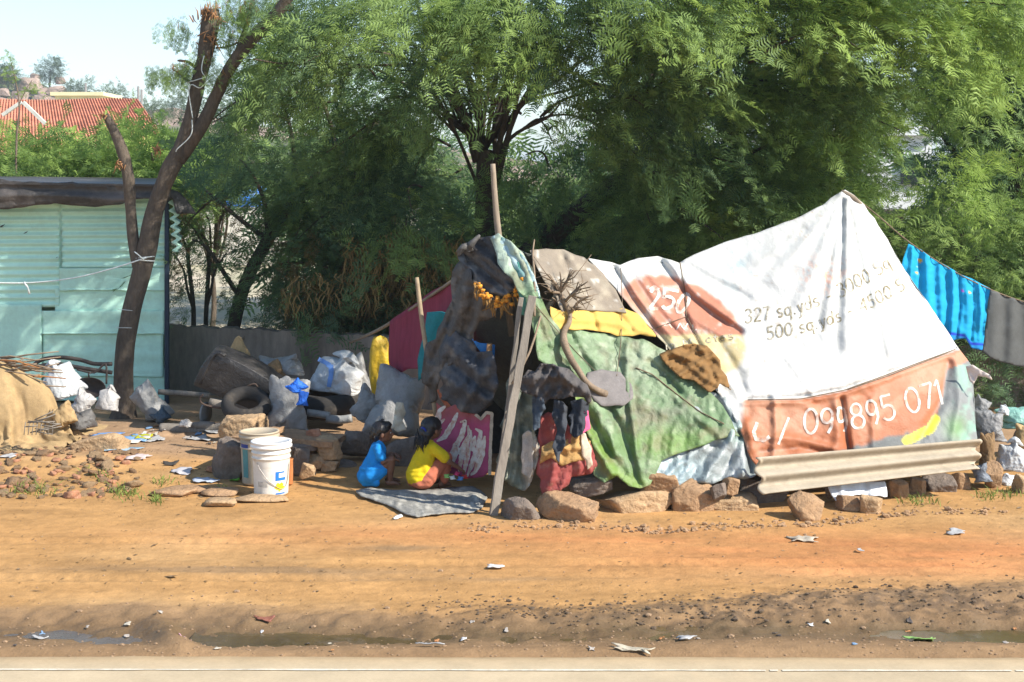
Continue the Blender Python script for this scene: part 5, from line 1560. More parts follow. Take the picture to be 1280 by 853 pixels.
pan, PF = sheet('printed_panel', pn, PD, mat('printed_sheet', attr=True, rough=.55, var=.1, scale=9, bump=.2, bscale=25), tent, 2.5, [([(588, 512), (585, 598)], 2, -.03), ([(578, 510), (572, 595)], 5, .02)], (.015, 16), pn_col, .005, 0, 26, jit=.5)
mb = MB(); tp = lambda t: .45 + 1.1 * np.sin(PI * t) ** .8
for st in ([(557, 508), (549, 514), (546, 532), (556, 524)], [(546, 552), (556, 546), (566, 530), (572, 516)], [(575, 528), (582, 526), (577, 545), (562, 572), (553, 580)], [(585, 532), (587, 545), (576, 566), (568, 558), (580, 545)], [(574, 590), (577, 570), (584, 550), (589, 538)], [(589, 540), (586, 560), (580, 592)],
           [(594, 536), (601, 540), (598, 560), (590, 580), (584, 596)], [(606, 545), (602, 570), (594, 590), (588, 594)], [(594, 545), (590, 560), (596, 566)], [(560, 588), (566, 574), (574, 560)]):
    ribbon(mb, st, 4.6, PF, .004, taper=tp)
mb.build('script_lettering', mwl, tent)
sheet('panel_backing', [(548, 488), (566, 484), (590, 500), (592, 516), (580, 520), (556, 514)], PD, mat('rust_sheet', (.32, .10, .05), .8, .3, 8, .3, 30), tent, 3, [], (.01, 12), None, .004, -.03, 27)
# torn edge strip
ribmb = MB(); ribbon(ribmb, [(594, 518), (601, 524), (608, 516), (615, 517), (613, 560), (612, 594)], 4, PF, .006, seed=3); ribmb.build('torn_border', mat('frayed_border', (.42, .36, .28), .9, .3, 12, .4), tent)

# ---- porch end right of the post: hanging rags
RD = TPS([(640, 450, 10.6), (690, 460, 10.4), (740, 480, 10.45), (640, 600, 10.35), (690, 600, 10.2), (745, 600, 10.3), (665, 520, 10.35), (720, 520, 10.3)], .01)
rc = [(636, 470), (648, 480), (668, 486), (672, 520), (676, 560), (668, 590), (660, 616), (645, 610), (625, 600), (622, 575), (630, 530)]
sheet('ragged_side_cloth', rc, RD, mblkt, tent, 2.6, [([(645, 480), (638, 540), (632, 600)], 3.5, .05), ([(655, 485), (654, 550), (655, 610)], 3, -.05), ([(665, 490), (668, 560)], 3, .05)], (.03, 14),
      lambda px, py: mixc(mixc(np.tile([.12, .14, .11], (len(px), 1)), smoothstep(0, .4, n2(px, py, 10, 3, 96)), (.26, .28, .22)), smoothstep(535, 560, py) * smoothstep(650, 658, px), (.38, .34, .28)), .003, .0, 28, crumple=(.010, 8), jit=2.4, pleat=(.025, 5, 5))
rs_ = [(674, 520), (684, 516), (700, 520), (716, 540), (735, 548), (744, 580), (738, 592), (716, 596), (712, 606), (700, 614), (676, 620), (672, 590), (672, 560)]
sheet('red_sack_panel', rs_, RD, mat('dusty_red_plastic', (.27, .06, .055), .7, .2, 9, .3, 24, dirt=((.35, .2, .15), .3, 12)), tent, 2.6, [([(690, 525), (700, 570), (690, 612)], 7, .03), ([(715, 545), (725, 585)], 6, .03)], (.03, 18), None, .004, .01, 29, jit=1.6, crumple=(.010, 8), pleat=(.02, 8, 5))
oc_ = [(676, 556), (690, 548), (706, 552), (722, 540), (738, 552), (734, 572), (716, 578), (700, 582), (690, 572), (676, 580)]
sheet('ochre_rag', oc_, RD, mat('ochre_rag', (.40, .24, .09), .9, .3, 12, .4, 40), tent, 2.4, [([(680, 570), (700, 560), (730, 560)], 3, .04)], (.03, 9), None, .005, .04, 30, crumple=(.015, 6), jit=1.5)
cr_ = [(726, 545), (732, 540), (738, 560), (740, 582), (734, 588), (728, 570)]
sheet('cream_rag', cr_, RD, mat('cream_rag', (.56, .47, .36), .9, .2, 12, .3, 40), tent, 2.4, [], (.02, 9), None, .005, .06, 31, jit=1)
sheet('pale_hanging_strip', [(652, 545), (660, 540), (668, 545), (667, 590), (660, 598), (652, 590)], RD, mat('pale_rag', (.40, .37, .33), .9, .25, 12, .3, 40), tent, 2.4, [([(660, 545), (659, 595)], 2.5, -.03)], (.02, 9), None, .005, .03, 32, jit=1.2)

# ---- things lying on or leaning against the tent
JD = TPS([(650, 480, 10.35), (690, 455, 10.3), (735, 480, 10.3), (690, 560, 10.1), (745, 520, 10.3), (660, 520, 10.3)], .01)
jk = [(648, 478), (660, 466), (680, 456), (698, 458), (716, 466), (732, 480), (742, 498), (738, 508), (728, 500), (712, 498), (700, 506), (690, 500), (680, 506), (668, 494), (655, 490)]
jacket, _ = sheet('grey_jacket', jk, JD, mat('charcoal_cloth', (.085, .078, .078), .9, .25, 8, .4, 50, bdist=.004), None, 2.4, [([(660, 474), (700, 470), (735, 492)], 5, .05), ([(680, 462), (690, 480), (688, 500)], 4, -.04), ([(700, 462), (712, 480), (716, 498)], 4, .05), ([(668, 480), (674, 496)], 3, .03)], (.03, 14), None, .004, .05, 33, crumple=(.015, 7), jit=2.2, pleat=(.035, 6, 25))
tag(jacket, 'charcoal grey jacket heaped over the low porch corner of the tent', 'jacket')
for k, (pg, lb, c_) in enumerate([
        ([(692, 500), (704, 498), (712, 510), (708, 530), (706, 556), (698, 580), (694, 556), (696, 540), (690, 520)], 'black cloth strip hanging lowest in front of the red panel', (.045, .05, .06)),
        ([(668, 494), (680, 498), (682, 512), (676, 530), (668, 540), (664, 520)], 'navy rag hanging at the left under the grey jacket', (.05, .065, .085)),
        ([(714, 500), (728, 498), (736, 510), (734, 530), (726, 545), (716, 548), (712, 530)], 'black sleeve hanging at the right under the grey jacket', (.035, .04, .05))]):
    o, _ = sheet('hanging_rag', pg, JD, mat('rag_cloth%d' % k, c_, .85, .25, 8, .4, 40), None, 2.2, [([pg[1], pg[4]], 4, .05)], (.03, 8), None, .005, .05 + .01 * k, 34 + k, jit=1.6, pleat=(.02, 4, 8))
    tag(o, lb, 'rag')
o, _ = sheet('pink_rag', [(728, 516), (735, 514), (737, 528), (739, 536), (732, 540), (726, 544), (728, 530)], JD, mat('pink_cloth', (.70, .10, .22), .8, .15, 8, .3, 40), None, 2, [], (.02, 8), None, .008, .085, 38, jit=.4)
tag(o, 'small bright pink rag hanging on the tent corner', 'rag')
o, _ = sheet('brown_jacket', [(826, 442), (845, 434), (870, 431), (884, 431), (893, 440), (898, 452), (903, 462), (911, 480), (912, 488), (900, 480), (897, 484), (888, 490), (876, 482), (868, 476), (852, 472), (838, 462), (828, 452)], TD,
             mat('brown_cloth', (.20, .11, .04), .9, .15, 10, .3, 60, bdist=.003), None, 2.2, [([(840, 440), (870, 452), (895, 470)], 4, .05), ([(850, 436), (880, 444), (895, 456)], 3, -.03), ([(875, 434), (885, 450), (880, 462)], 3, .035), ([(860, 460), (885, 474), (905, 484)], 4, .035), ([(845, 450), (870, 468)], 3, -.03), ([(885, 455), (895, 475)], 2.5, -.04)], (.02, 12), None, .006, .11, 39, crumple=(.014, 6), jit=1.4, pleat=(.028, 7, 62))
tag(o, 'crumpled brown jacket thrown over the painted banner', 'jacket')
# marigold garland
gar = [(592, 352), (600, 356), (606, 366), (614, 370), (622, 376), (630, 374), (636, 366), (644, 362), (650, 352), (658, 346)]
t = thing('marigold_garland', 'faded orange marigold garland hung across the tent doorway', 'garland', P(625, 385, 10.8))
rs = np.random.RandomState(4); mb = MB()
mor = mat('marigold', (.62, .26, .03), .8, .35, 30, .5, 90, dirt=((.30, .16, .05), .3, 20))
ga = np.array(gar, float); s_ = np.concatenate([[0], np.cumsum(np.hypot(*np.diff(ga, axis=0).T))])
for k in range(64):
    u = rs.uniform(0, s_[-1]); x = np.interp(u, s_, ga[:, 0]); y = np.interp(u, s_, ga[:, 1])
    dl = abs(rs.randn()) * 5; c = P(x + rs.randn() * 2.4, y + dl * (1 if k % 3 else .3), 10.76 + rs.randn() * .02)
    v, f = rock_shape((.035, .035, .03), k, 2, rough=.25); mb.add(v + c, f)
mb.build('flower_heads', mor, t)
v, f = tube([P(x, y, 10.76) for x, y in gar], .004, 5, sub=3); make('string', v, f, mrope, t)
mb = MB()
for k in range(40):
    u = rs.uniform(0, s_[-1]); a = P(np.interp(u, s_, ga[:, 0]), np.interp(u, s_, ga[:, 1]) + 3, 10.76); mb.add(*tube([a, a + [rs.randn() * .015, rs.randn() * .01, -rs.uniform(.03, .08)], a + [rs.randn() * .025, 0, -rs.uniform(.08, .13)]], [.006, .008, .002], 4))
mb.build('dried_leaves', mat('dried_mango_leaf', (.26, .15, .05), .9, .3, 12, 0), t)
# dry branch leaning on the skin
t = thing('dry_branch', 'crooked dry grey branch with a twiggy head leaning on the green tarpaulin', 'branch', P(745, 500, 10.5))
mbr = mat('bleached_branch', (.22, .165, .115), .9, .3, 8, .6, 50, bdist=.008)
bp = [(757, 493), (745, 487), (733, 478), (722, 462), (712, 446), (705, 428), (705, 415), (711, 404), (712, 392), (706, 378), (700, 366)]
mb = MB(); D = GF(np.array([b[0] for b in bp]), np.array([b[1] for b in bp])) - .07
bw_ = [P(b[0], b[1], D[i]) for i, b in enumerate(bp)]
mb.add(*tube(bw_, [.030, .022, .023, .024, .026, .029, .023, .02, .018, .019, .012], 12, sub=5, bark=.15, seed=9))
rs = np.random.RandomState(3)
for k, (i, x, y) in enumerate([(10, 690, 348), (10, 712, 345), (9, 724, 362), (9, 730, 375), (10, 684, 360), (8, 727, 384), (9, 690, 372), (10, 700, 340), (9, 735, 352), (10, 720, 338), (8, 740, 370), (9, 688, 380), (10, 676, 345)]):
    a = bw_[i]; b = P(x, y, float(D[i]) - .06 + rs.randn() * .06); md = (a + b) / 2 + rs.randn(3) * .02
    mb.add(*tube([a, md, b], [.012, .009, .004], 5, sub=3)); 
    for q in range(3): mb.add(*tube([md, md + (b - md) * .6 + rs.randn(3) * .035, b + rs.randn(3) * .06], [.006, .004, .002], 4))
mb.build('wood', mbr, t)
# sticks poking out of the ridge
for k, (pts, lb) in enumerate([([(668, 395), (668, 345), (666, 318), (668, 300)], 'thin stick poking up through the ridge beside the plastic strip'), ([(640, 480), (662, 440), (676, 395)], 'thin stick leaning inside the green tarpaulin edge')]):
    v, f = tube([P(x, y, float(TD(np.array([x]), np.array([y]))[0]) - .09) for x, y in pts], [.010, .009, .007, .005][:len(pts)], 6, sub=3); o = make('stick', v, f, mbr); tag(o, lb, 'stick')

# asbestos sheet propped along the foot
masb = mat('fibre_cement', (.42, .36, .27), .95, .15, 5, .35, 45, bdist=.005, dirt=((.28, .23, .17), .4, 5), stretch=(.6, 1, 1))
A0 = P(944, 572, 10.42); A1 = P(1224, 549, 10.82); B0 = P(952, 618, 10.30); B1 = P(1222, 586, 10.70)
V = []; F = []; nu, nv = 90, 40
for i in range(nu + 1):
    u = i / nu
    for j in range(nv + 1):
        v = j / nv; q = (A0 * (1 - u) + A1 * u) * (1 - v) + (B0 * (1 - u) + B1 * u) * v
        q = q + np.array([0, -1, .25]) * (.030 * math.cos(v * 2 * PI * 2.1 - .5)) + np.array([.02 * math.sin(v * 13) * (abs(u - .5) > .48), 0, 0])
        V.append(q)
F = [[i * (nv + 1) + j, i * (nv + 1) + j + 1, (i + 1) * (nv + 1) + j + 1, (i + 1) * (nv + 1) + j] for i in range(nu) for j in range(nv)]
o = make('cement_sheet', V, F, masb); o.modifiers.new('Solidify', 'SOLIDIFY').thickness = .012; tag(o, 'long corrugated fibre cement sheet propped along the foot of the banner', 'corrugated sheet')

# ---- cloths at the left of the tent
mmar = mat('maroon_cloth', (.23, .035, .065), .85, .2, 5, .3, 60, stretch=(3, 3, .4), bdist=.004)
MD = plane3((487, 400, 13.1), (570, 350, 12.0), (520, 470, 12.6))
o, _ = sheet('maroon_cloth', [(487, 401), (510, 386), (540, 364), (570, 350), (580, 380), (580, 470), (560, 474), (530, 462), (510, 462), (489, 472), (486, 440)], MD, mmar, None, 3.5, [([(500, 395), (500, 465)], 4, .03), ([(515, 385), (517, 460)], 5, -.03), ([(532, 372), (534, 460)], 5, .03), ([(548, 362), (552, 460)], 5, -.03), ([(562, 354), (565, 460)], 4, .03)], (.03, 24), None, .008, 0, 41, jit=.5)
tag(o, 'maroon cloth hung on a line at the left side of the tent', 'cloth')
o, _ = sheet('teal_cloth', [(534, 390), (550, 389), (566, 394), (562, 412), (548, 430), (536, 438), (532, 470), (523, 476), (522, 450), (528, 425)], plane3((520, 400, 12.25), (570, 400, 11.7), (530, 470, 12.1)), mat('teal_cloth', (.015, .19, .22), .85, .2, 6, .3, 50), None, 3, [([(545, 392), (530, 470)], 5, .03), ([(555, 395), (540, 430)], 4, -.03)], (.02, 18), None, .008, 0, 42, jit=.4)
tag(o, 'teal cloth hanging between the maroon cloth and the black door curtain', 'cloth')
v, f = tube([P(437, 428, 14.4), P(470, 414, 13.7), P(500, 396, 13.0), P(575, 345, 11.9)], [.014, .016, .016, .014], 6, sub=3); o = make('drying_pole', v, f, mpole); tag(o, 'thin pole carrying the maroon cloth beside the tent', 'pole')
v, f = tube([P(521, 347, 11.75), P(526, 390, 11.72), P(533, 438, 11.65), P(545, 520, 11.5)], [.017, .019, .02, .02], 9, sub=3, bark=.08); o = make('bamboo_stick', v, f, mat('bamboo', (.34, .26, .17), .8, .2, 6, .3, 40)); tag(o, 'pale upright bamboo stick in front of the maroon cloth', 'stick')

# ---- clothes line at right
ln = [P(1070, 248, 12.2), P(1100, 272, 12.3), P(1138, 304, 12.45), P(1190, 338, 12.6), P(1238, 362, 12.75), P(1290, 380, 12.9), P(1400, 405, 13.2)]
v, f = tube(ln, .006, 6, sub=4); o = make('clothes_line', v, f, mrope); tag(o, 'brown clothes line running from the tent peak to the right edge', 'clothes line')
LDp = TPS([(1070, 248, 12.2), (1138, 304, 12.45), (1238, 362, 12.75), (1290, 380, 12.9), (1140, 400, 12.45), (1290, 460, 12.9), (1400, 405, 13.2)], .001)
msar = mat('blue_silk', attr=True, rough=.9, var=.08, scale=6, bump=.15, bscale=60, bdist=.003, spec=.3, transl=.15)
sr = [(1136, 305), (1150, 312), (1165, 323), (1180, 331), (1200, 343), (1215, 349), (1238, 362), (1234, 385), (1231, 410), (1229, 430), (1229, 438), (1214, 436), (1208, 424), (1190, 426), (1170, 418), (1150, 410), (1140, 400), (1128, 360), (1123, 345), (1130, 322)]


def sr_col(px, py):
    c = np.tile([.015, .36, .66], (len(px), 1))
    low = np.interp(px, [1120, 1150, 1180, 1206, 1214, 1240], [380, 402, 414, 418, 428, 430])
    c = mixc(c, smoothstep(-1, 1, py - low) * (1 - smoothstep(2.5, 4, py - low) * .6), (.02, .05, .48))
    for (x, y, r_, cc) in ((1150, 326, 2.6, (.75, .42, .03)), (1146, 341, 1.8, (.70, .45, .05)), (1203, 364, 1.8, (.45, .08, .5)), (1212, 366, 1.8, (.7, .4, .05)), (1147, 333, 1.0, (.3, .6, .8))):
        c = mixc(c, 1 - smoothstep(r_ * .8, r_ * 1.2, np.hypot(px - x, py - y)), cc)
    return c


srf = [([(x, y0), (x + dx * .5 + 2, (y0 + 425) / 2), (x + dx * 1.8, 425)], w_ * (1 + .5 * math.sin(x * 3.3)), a_ * (.42 + .3 * math.sin(x * 1.7))) for (x, y0, dx, w_, a_) in ((1140, 308, -10, 3, .05), (1150, 315, -2, 3, -.05), (1158, 318, 2, 3, .05), (1166, 325, 3, 2.5, -.06), (1174, 330, 2, 3, .05), (1183, 335, 0, 2.5, -.05), (1191, 338, -2, 3, .05), (1199, 344, -2, 2.4, -.05), (1207, 348, 1, 3, .05), (1216, 350, -1, 2.6, -.06), (1224, 356, 0, 3, .05), (1232, 360, -4, 2.4, -.04))]
o, _ = sheet('blue_sari', sr, LDp, msar, None, 1.8, srf, (.035, 16), sr_col, .004, .0, 43, jit=.5)
tag(o, 'bright turquoise blue sari with a dark blue border hanging on the line', 'sari')
gy_ = [(1238, 362), (1260, 370), (1285, 380), (1330, 388), (1330, 460), (1300, 460), (1270, 458), (1240, 448), (1228, 440), (1233, 400)]
o, _ = sheet('grey_cloth', gy_, LDp, mat('grey_shawl', (.085, .09, .09), .9, .15, 4, .3, 70, bdist=.003), None, 2.5, [([(1245, 366), (1240, 445)], 6, .025), ([(1256, 370), (1254, 450)], 5, -.015), ([(1268, 375), (1262, 452)], 6, .02), ([(1275, 378), (1284, 452)], 6, -.02), ([(1290, 380), (1296, 455)], 7, .02)], (.02, 24), None, .006, -.01, 44, jit=.5)
tag(o, 'dark grey cloth hanging on the line at the right edge', 'cloth')
# ================================================================ stones, junk, litter
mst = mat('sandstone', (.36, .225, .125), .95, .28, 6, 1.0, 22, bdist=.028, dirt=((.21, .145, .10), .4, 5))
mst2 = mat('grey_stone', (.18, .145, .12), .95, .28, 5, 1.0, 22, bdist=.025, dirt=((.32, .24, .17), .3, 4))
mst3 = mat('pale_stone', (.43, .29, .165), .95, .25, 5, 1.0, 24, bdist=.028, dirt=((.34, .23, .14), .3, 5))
mbrick = mat('old_brick', (.38, .18, .105), .95, .25, 7, .6, 40, dirt=((.45, .32, .2), .4, 6))


def stone(x0, y0, x1, y1, Y, seed, label, m=mst, tilt=0., name='stone', cat='stone', deep=.8, group=None, sink=.1, rough=.06):
    w_ = (x1 - x0) / FP * Y; h_ = (y1 - y0) / FP * Y
    v, f = rock_shape((w_ * 1.06, max(w_, h_) * deep, h_ * 1.1), seed, 5, rough=rough)
    if tilt: v = v @ rotm(0, tilt, 0).T
    c = P((x0 + x1) / 2, (y0 + y1) / 2, Y); c[2] -= 0
    v = v + c
    o = make(name, v, f, m)
    tag(o, label, cat, group); return o


def ground_Y(py, z=0.0):
    return (CH - z) * FP / (py - HY)


S = [ # x0 y0 x1 y1 seed material label
 (672, 618, 748, 660, 1, mst, 'large blocky sandstone lowest at the left foot of the tent'),
 (747, 611, 843, 648, 2, mst3, 'widest smooth sandstone boulder in the row before the green tarpaulin'),
 (838, 602, 892, 644, 3, mst, 'rounded boulder right of the widest one in the tent row'),
 (627, 622, 676, 657, 5, mst2, 'tilted brown stone right of the foot of the door post'),
 (878, 618, 947, 643, 7, mst3, 'flat wedge shaped stone below the silver sheet'),
 (923, 597, 985, 634, 8, mst2, 'brownish sloping stone under the left end of the cement sheet'),
 (987, 617, 1030, 655, 9, mst, 'angular stone standing alone in front of the cement sheet'),
 (1046, 620, 1078, 643, 10, mst, 'small blocky stone by the white rag under the cement sheet'),
 (1075, 619, 1102, 646, 11, mst3, 'pale upright stone right of the white rag'),
 (1110, 601, 1138, 628, 12, mst, 'tan round stone beneath the middle right of the cement sheet'),
 (1134, 598, 1156, 622, 13, mst, 'small tan stone next to the dark gap under the cement sheet'),
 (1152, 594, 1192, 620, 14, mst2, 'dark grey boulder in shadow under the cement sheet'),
 (1186, 590, 1210, 616, 15, mst, 'orange tan stone near the right end of the cement sheet'),
 (1227, 578, 1254, 615, 16, mst, 'upright tan stone right of the cement sheet end'),
 (1268, 594, 1300, 622, 17, mst3, 'tan stone at the right edge of the picture'),
]
for (x0, y0, x1, y1, sd_, m_, lb) in S:
    Y = ground_Y(y1 - 3, .0) + (x1 - x0) / FP * 5
    stone(x0, y0, x1, y1, Y, sd_, lb, m_)
stone(709, 593, 764, 620, 10.42, 20, 'rounded stone set on the row behind, over the blocky sandstone', mst2)
stone(802, 589, 852, 616, 10.45, 21, 'slab like stone set on top between the two big boulders', mst, .08)
stone(888, 604, 908, 626, 10.3, 22, 'small grey round stone between boulder and flat wedge stone', mst2)
stone(903, 597, 924, 618, 10.38, 23, 'small tan stone under the edge of the silver sheet', mst)
stone(1030, 600, 1050, 622, 10.6, 24, 'little stone wedged in shadow behind the white rag', mst2)
# loose crumbs along the row
rs = np.random.RandomState(8); mb = MB()
for k in range(420):
    x = rs.uniform(-.3, 3.6); y = 9.72 + .06 * math.sin(x * 5) + abs(rs.randn()) * .12 + max(0, x - 1.5) * .28; s_ = rs.uniform(.006, .02) * (1 + (rs.rand() < .08))
    v, f = rock_shape((s_ * 1.4, s_ * 1.2, s_), k % 9, 1); mb.add(v + [x, y, gz(x, y) + s_ * .3], f)
o = mb.build('gravel', mst, smooth=False); tag(o, 'crumbled earth and gravel along the row of stones', kind='stuff')
# white rag below the cement sheet
o, _ = sheet('white_rag', [(1034, 606), (1060, 602), (1108, 602), (1110, 622), (1100, 620), (1070, 618), (1062, 622), (1048, 628), (1040, 618)], plane3((1030, 600, 10.55), (1110, 600, 10.62), (1060, 640, 10.35)), mat('white_plastic', (.66, .70, .74), .5, .1, 8, .4, 20, spec=.5), None, 2.4, [([(1050, 604), (1056, 625)], 3, .03), ([(1080, 603), (1084, 619)], 4, -.03)], (.02, 12), None, .006, 0, 51, jit=.6)
tag(o, 'white plastic rag poking out under the cement sheet', 'rag')


def lump(name, x0, y0, x1, y1, Y, m, label, cat, seed=0, deep=.8, crease=.08, cs=3.0, squash=.25, parent=None, shape=None, group=None, power=2.4, lean=0., sub=5, kind=None, roll=None):
    """a soft sagging bundle: creased, flattened where it rests"""
    w_ = (x1 - x0) / FP * Y; h_ = (y1 - y0) / FP * Y
    if kind is None: kind = seed % 4
    if kind >= 0:
        v, F = SOFT[kind]; v = v.copy(); lo = v.min(0); hi = v.max(0); v = (v - (lo + hi) / 2) / ((hi - lo).max() / 2)
        rr_ = np.random.RandomState(seed + 7); n = v.copy()
        v[:, 1] *= (1.25 if kind < 4 else 1)
        # contents push out lumps, the film creases, the lower part spreads
        v = v * (1 + .16 * fbm(v * 1.7 + seed, 2, seed)[:, None])
        v[:, :2] *= (1 + .22 * smoothstep(.2, -1, v[:, 2]))[:, None]
        v = v + np.array([.35, 1, .35]) * (crease * (.32 * crumpled(n * 3.0 + seed, seed, 8) + .16 * crumpled(n * 7.0 + seed, seed + 2, 6)))[:, None]
        v = v @ rotm(rr_.uniform(-.35, .1), roll if roll is not None else rr_.uniform(-.5, .5), rr_.uniform(-.5, .5)).T
        v[:, 2] = np.where(v[:, 2] < -.8 + squash, -.8 + squash + (v[:, 2] + .8 - squash) * .3, v[:, 2])
    else:
        n, F = ico(sub); n = n / np.linalg.norm(n, axis=1, keepdims=True)
        r = (np.abs(n) ** power).sum(1) ** (-1 / power)
        v = n * r[:, None]
        v = v * (1 + crease * 1.3 * fbm(n * 1.5 + seed, 2, seed)[:, None] + crease * 1.15 * crumpled(n * 1.35, seed, 8)[:, None])
        v[:, 2] = np.where(v[:, 2] < -1 + squash, -1 + squash + (v[:, 2] + 1 - squash) * .15, v[:, 2])
        if shape is not None: v = shape(v)
    lo = v.min(0); hi = v.max(0); v = (v - (lo + hi) / 2) / (hi - lo)
    v[:, 0] += lean * v[:, 2]
    v = v * [w_, w_ * deep, h_] + P((x0 + x1) / 2, (y0 + y1) / 2, Y)
    o = make(name, v, F, m, parent)
    if kind >= 0: o.modifiers.new('Subdivision', 'SUBSURF').render_levels = 1
    if label: tag(o, label, cat, group)
    return o


def pl(name, col, **k):
    kw = dict(rough=.5, var=.15, scale=5, bump=.8, bscale=9, bdist=.03, ridge=True, spec=.4); kw.update(k); return mat(name, col, **kw)


mwp = pl('white_poly_sack', (.50, .52, .53), dirt=((.38, .34, .3), .3, 4)); mgp = pl('grey_poly_sack', (.27, .27, .265), dirt=((.2, .18, .16), .35, 4)); mbg = pl('pale_plastic_bag', (.40, .385, .37), rough=.35, dirt=((.35, .3, .26), .3, 4))
mbur = mat('burlap', (.36, .25, .125), .95, .2, 4, .6, 60, bdist=.006, dirt=((.22, .15, .08), .35, 3)); mbkb = pl('black_leatherette', (.028, .026, .026), rough=.45, spec=.5, dirt=((.09, .08, .07), .3, 5)); mtyre = mat('tyre_rubber', (.03, .028, .027), .85, .2, 10, .3, 60, dirt=((.11, .09, .07), .3, 6))
mbbr = mat('brown_bag_cloth', (.22, .14, .07), .9, .25, 6, .5, 30, dirt=((.12, .08, .05), .3, 5))
top_pinch = lambda a, b: (lambda v: np.stack([v[:, 0] * (1 - b * smoothstep(a, 1.0, v[:, 2])), v[:, 1] * (1 - b * smoothstep(a, 1., v[:, 2])), v[:, 2] + .25 * smoothstep(a, 1.1, v[:, 2])], 1))

# -- bundles between tree and tent
so_ = lump('large_sack', 452, 456, 534, 548, 12.75, mgp, 'largest pale grey plastic sack bulging beside the tent', 'sack', 2, .8, .10, 2.6, .2, shape=lambda v: np.stack([v[:, 0] + .35 * smoothstep(-.2, 1, v[:, 2]), v[:, 1], v[:, 2]], 1), kind=0, roll=.25)
sheet('torn_patch', [(496, 502), (503, 504), (506, 516), (502, 528), (508, 536), (496, 540), (490, 534), (492, 520)], plane3((490, 500, 12.3), (510, 500, 12.3), (500, 540, 12.25)), mat('cream_plastic', (.62, .55, .42), .6, .2, 8, .4, 20), so_, 2.2, [], (.03, 8), None, .006, .0, 61, jit=.8)
lump('grey_sack', 436, 478, 475, 530, 12.95, mgp, 'small grey sack corner at the left of the largest sack', 'sack', 3, .6, .14, kind=2, roll=.6)
sw = lump('white_sack', 380, 437, 457, 494, 13.75, mwp, 'bulging white sack with a blue stripe on top of the tyre', 'sack', 6, .8, .09, 2.4, .3, shape=top_pinch(.3, .25), kind=1, roll=.35)
from mathutils.bvhtree import BVHTree
_b = BVHTree.FromPolygons([tuple(v_.co + sw.location) for v_ in sw.data.vertices], [tuple(p_.vertices) for p_ in sw.data.polygons])


def on_sack(px, py):
    out = []
    for a_, b_ in zip(np.atleast_1d(px), np.atleast_1d(py)):
        d_ = Vector(P(a_, b_, 1.0) - np.array([0, 0, CH])).normalized(); h_ = _b.ray_cast(Vector((0, 0, CH)), d_)
        out.append(h_[0].y if h_[0] is not None else np.nan)
    out = np.array(out); return np.where(np.isnan(out), np.nanmean(out) if np.isfinite(out).any() else 13.6, out)


for st in ([(398, 449), (408, 454), (414, 459)], [(414, 456), (414, 468), (411, 484)]):
    mb = MB(); ribbon(mb, st, 6, on_sack, .012); mb.build('blue_stripe', mat('blue_print', (.16, .30, .62), .6, .1, 8, 0), sw)
lump('grey_sack', 428, 440, 470, 502, 13.95, mgp, 'slumped dull grey sack right of the blue striped one', 'sack', 7, .7, .16, 3, .2, lean=-.25, kind=2, roll=-.3)
lump('grey_bundle', 322, 441, 382, 472, 14.2, mgp, 'silvery grey plastic bundle lying along the wall foot', 'bundle', 8, .8, .2, 3.2, kind=2, roll=1.3)
lump('brown_bundle', 318, 449, 358, 478, 13.9, mbbr, 'brown cloth bundle under the silvery grey plastic', 'bundle', 9, .8, .12, kind=0, roll=1.2)
lump('ragged_sack', 325, 468, 388, 538, 13.1, mgp, 'ragged grey sack spread in front of the black suitcase', 'sack', 10, .5, .14, 3, .1, shape=lambda v: np.stack([v[:, 0] * (1 - .35 * smoothstep(-.6, 1, v[:, 2])), v[:, 1], v[:, 2]], 1), kind=2, roll=.1)
lump('blue_cloth', 356, 472, 386, 492, 12.85, pl('cobalt_cloth', (.02, .14, .62), rough=.6), 'crumpled cobalt blue cloth on the ragged sack', 'cloth', 11, .6, .3, 3, kind=2, roll=.8)
lump('blue_cloth', 370, 486, 386, 508, 12.82, MATS['cobalt_cloth'], 'trailing end of cobalt blue cloth below the crumpled one', 'cloth', 12, .5, .3, 3, kind=2, roll=.2)
# suitcase
t = thing('black_suitcase', 'big battered black suitcase leaning on the tyres, its metal handle out', 'suitcase', P(300, 520, 13.4))
c0 = P(306, 476, 13.4)
v, f = box((0, 0, 0), (.80, .34, .40), bev=.06); 
bm = bmesh.new(); 
for q in v: bm.verts.new(q)
bm.verts.ensure_lookup_table()
for q in f:
    try: bm.faces.new([bm.verts[i] for i in q])
    except Exception: pass
bmesh.ops.subdivide_edges(bm, edges=bm.edges[:], cuts=6, use_grid_fill=True); v = np.array([q.co[:] for q in bm.verts]); f = [[q.index for q in p.verts] for p in bm.faces]; bm.free()
v = v * (1 + .07 * fbm(v * 3.5, 3, 3)[:, None]); v[:, 2] -= .25 * v[:, 0] ** 2
R_ = rotm(0.15, .50, 0); V_ = v @ R_.T + c0
make('shell', V_, f, mbkb, t)
for s_, nm in ((-.04, 'rim'), (.06, 'rim')):
    pts = [np.array(q) @ R_.T + c0 + [0, 0, 0] for q in ((-.34, -.16 + s_ * .4, -.17), (-.34, -.165 + s_ * .4, .15), (-.25, -.17 + s_ * .4, .185))]
    make(nm, *tube(pts, .012, 7, sub=4), mbkb, t)
mmet = mat('dull_metal', (.35, .33, .31), .4, .2, 20, .1, 60, metal=.8)
mrust = mat('rusty_metal', (.10, .07, .055), .75, .35, 14, .5, 60, metal=.3)
pts = [P(x, y, 13.2) for x, y in ((254, 493), (250, 498), (252, 504), (262, 508), (280, 510), (292, 503), (300, 492), (308, 484), (318, 480), (322, 484))]
make('handle', *tube(pts, .009, 8, sub=3), mrust, t)
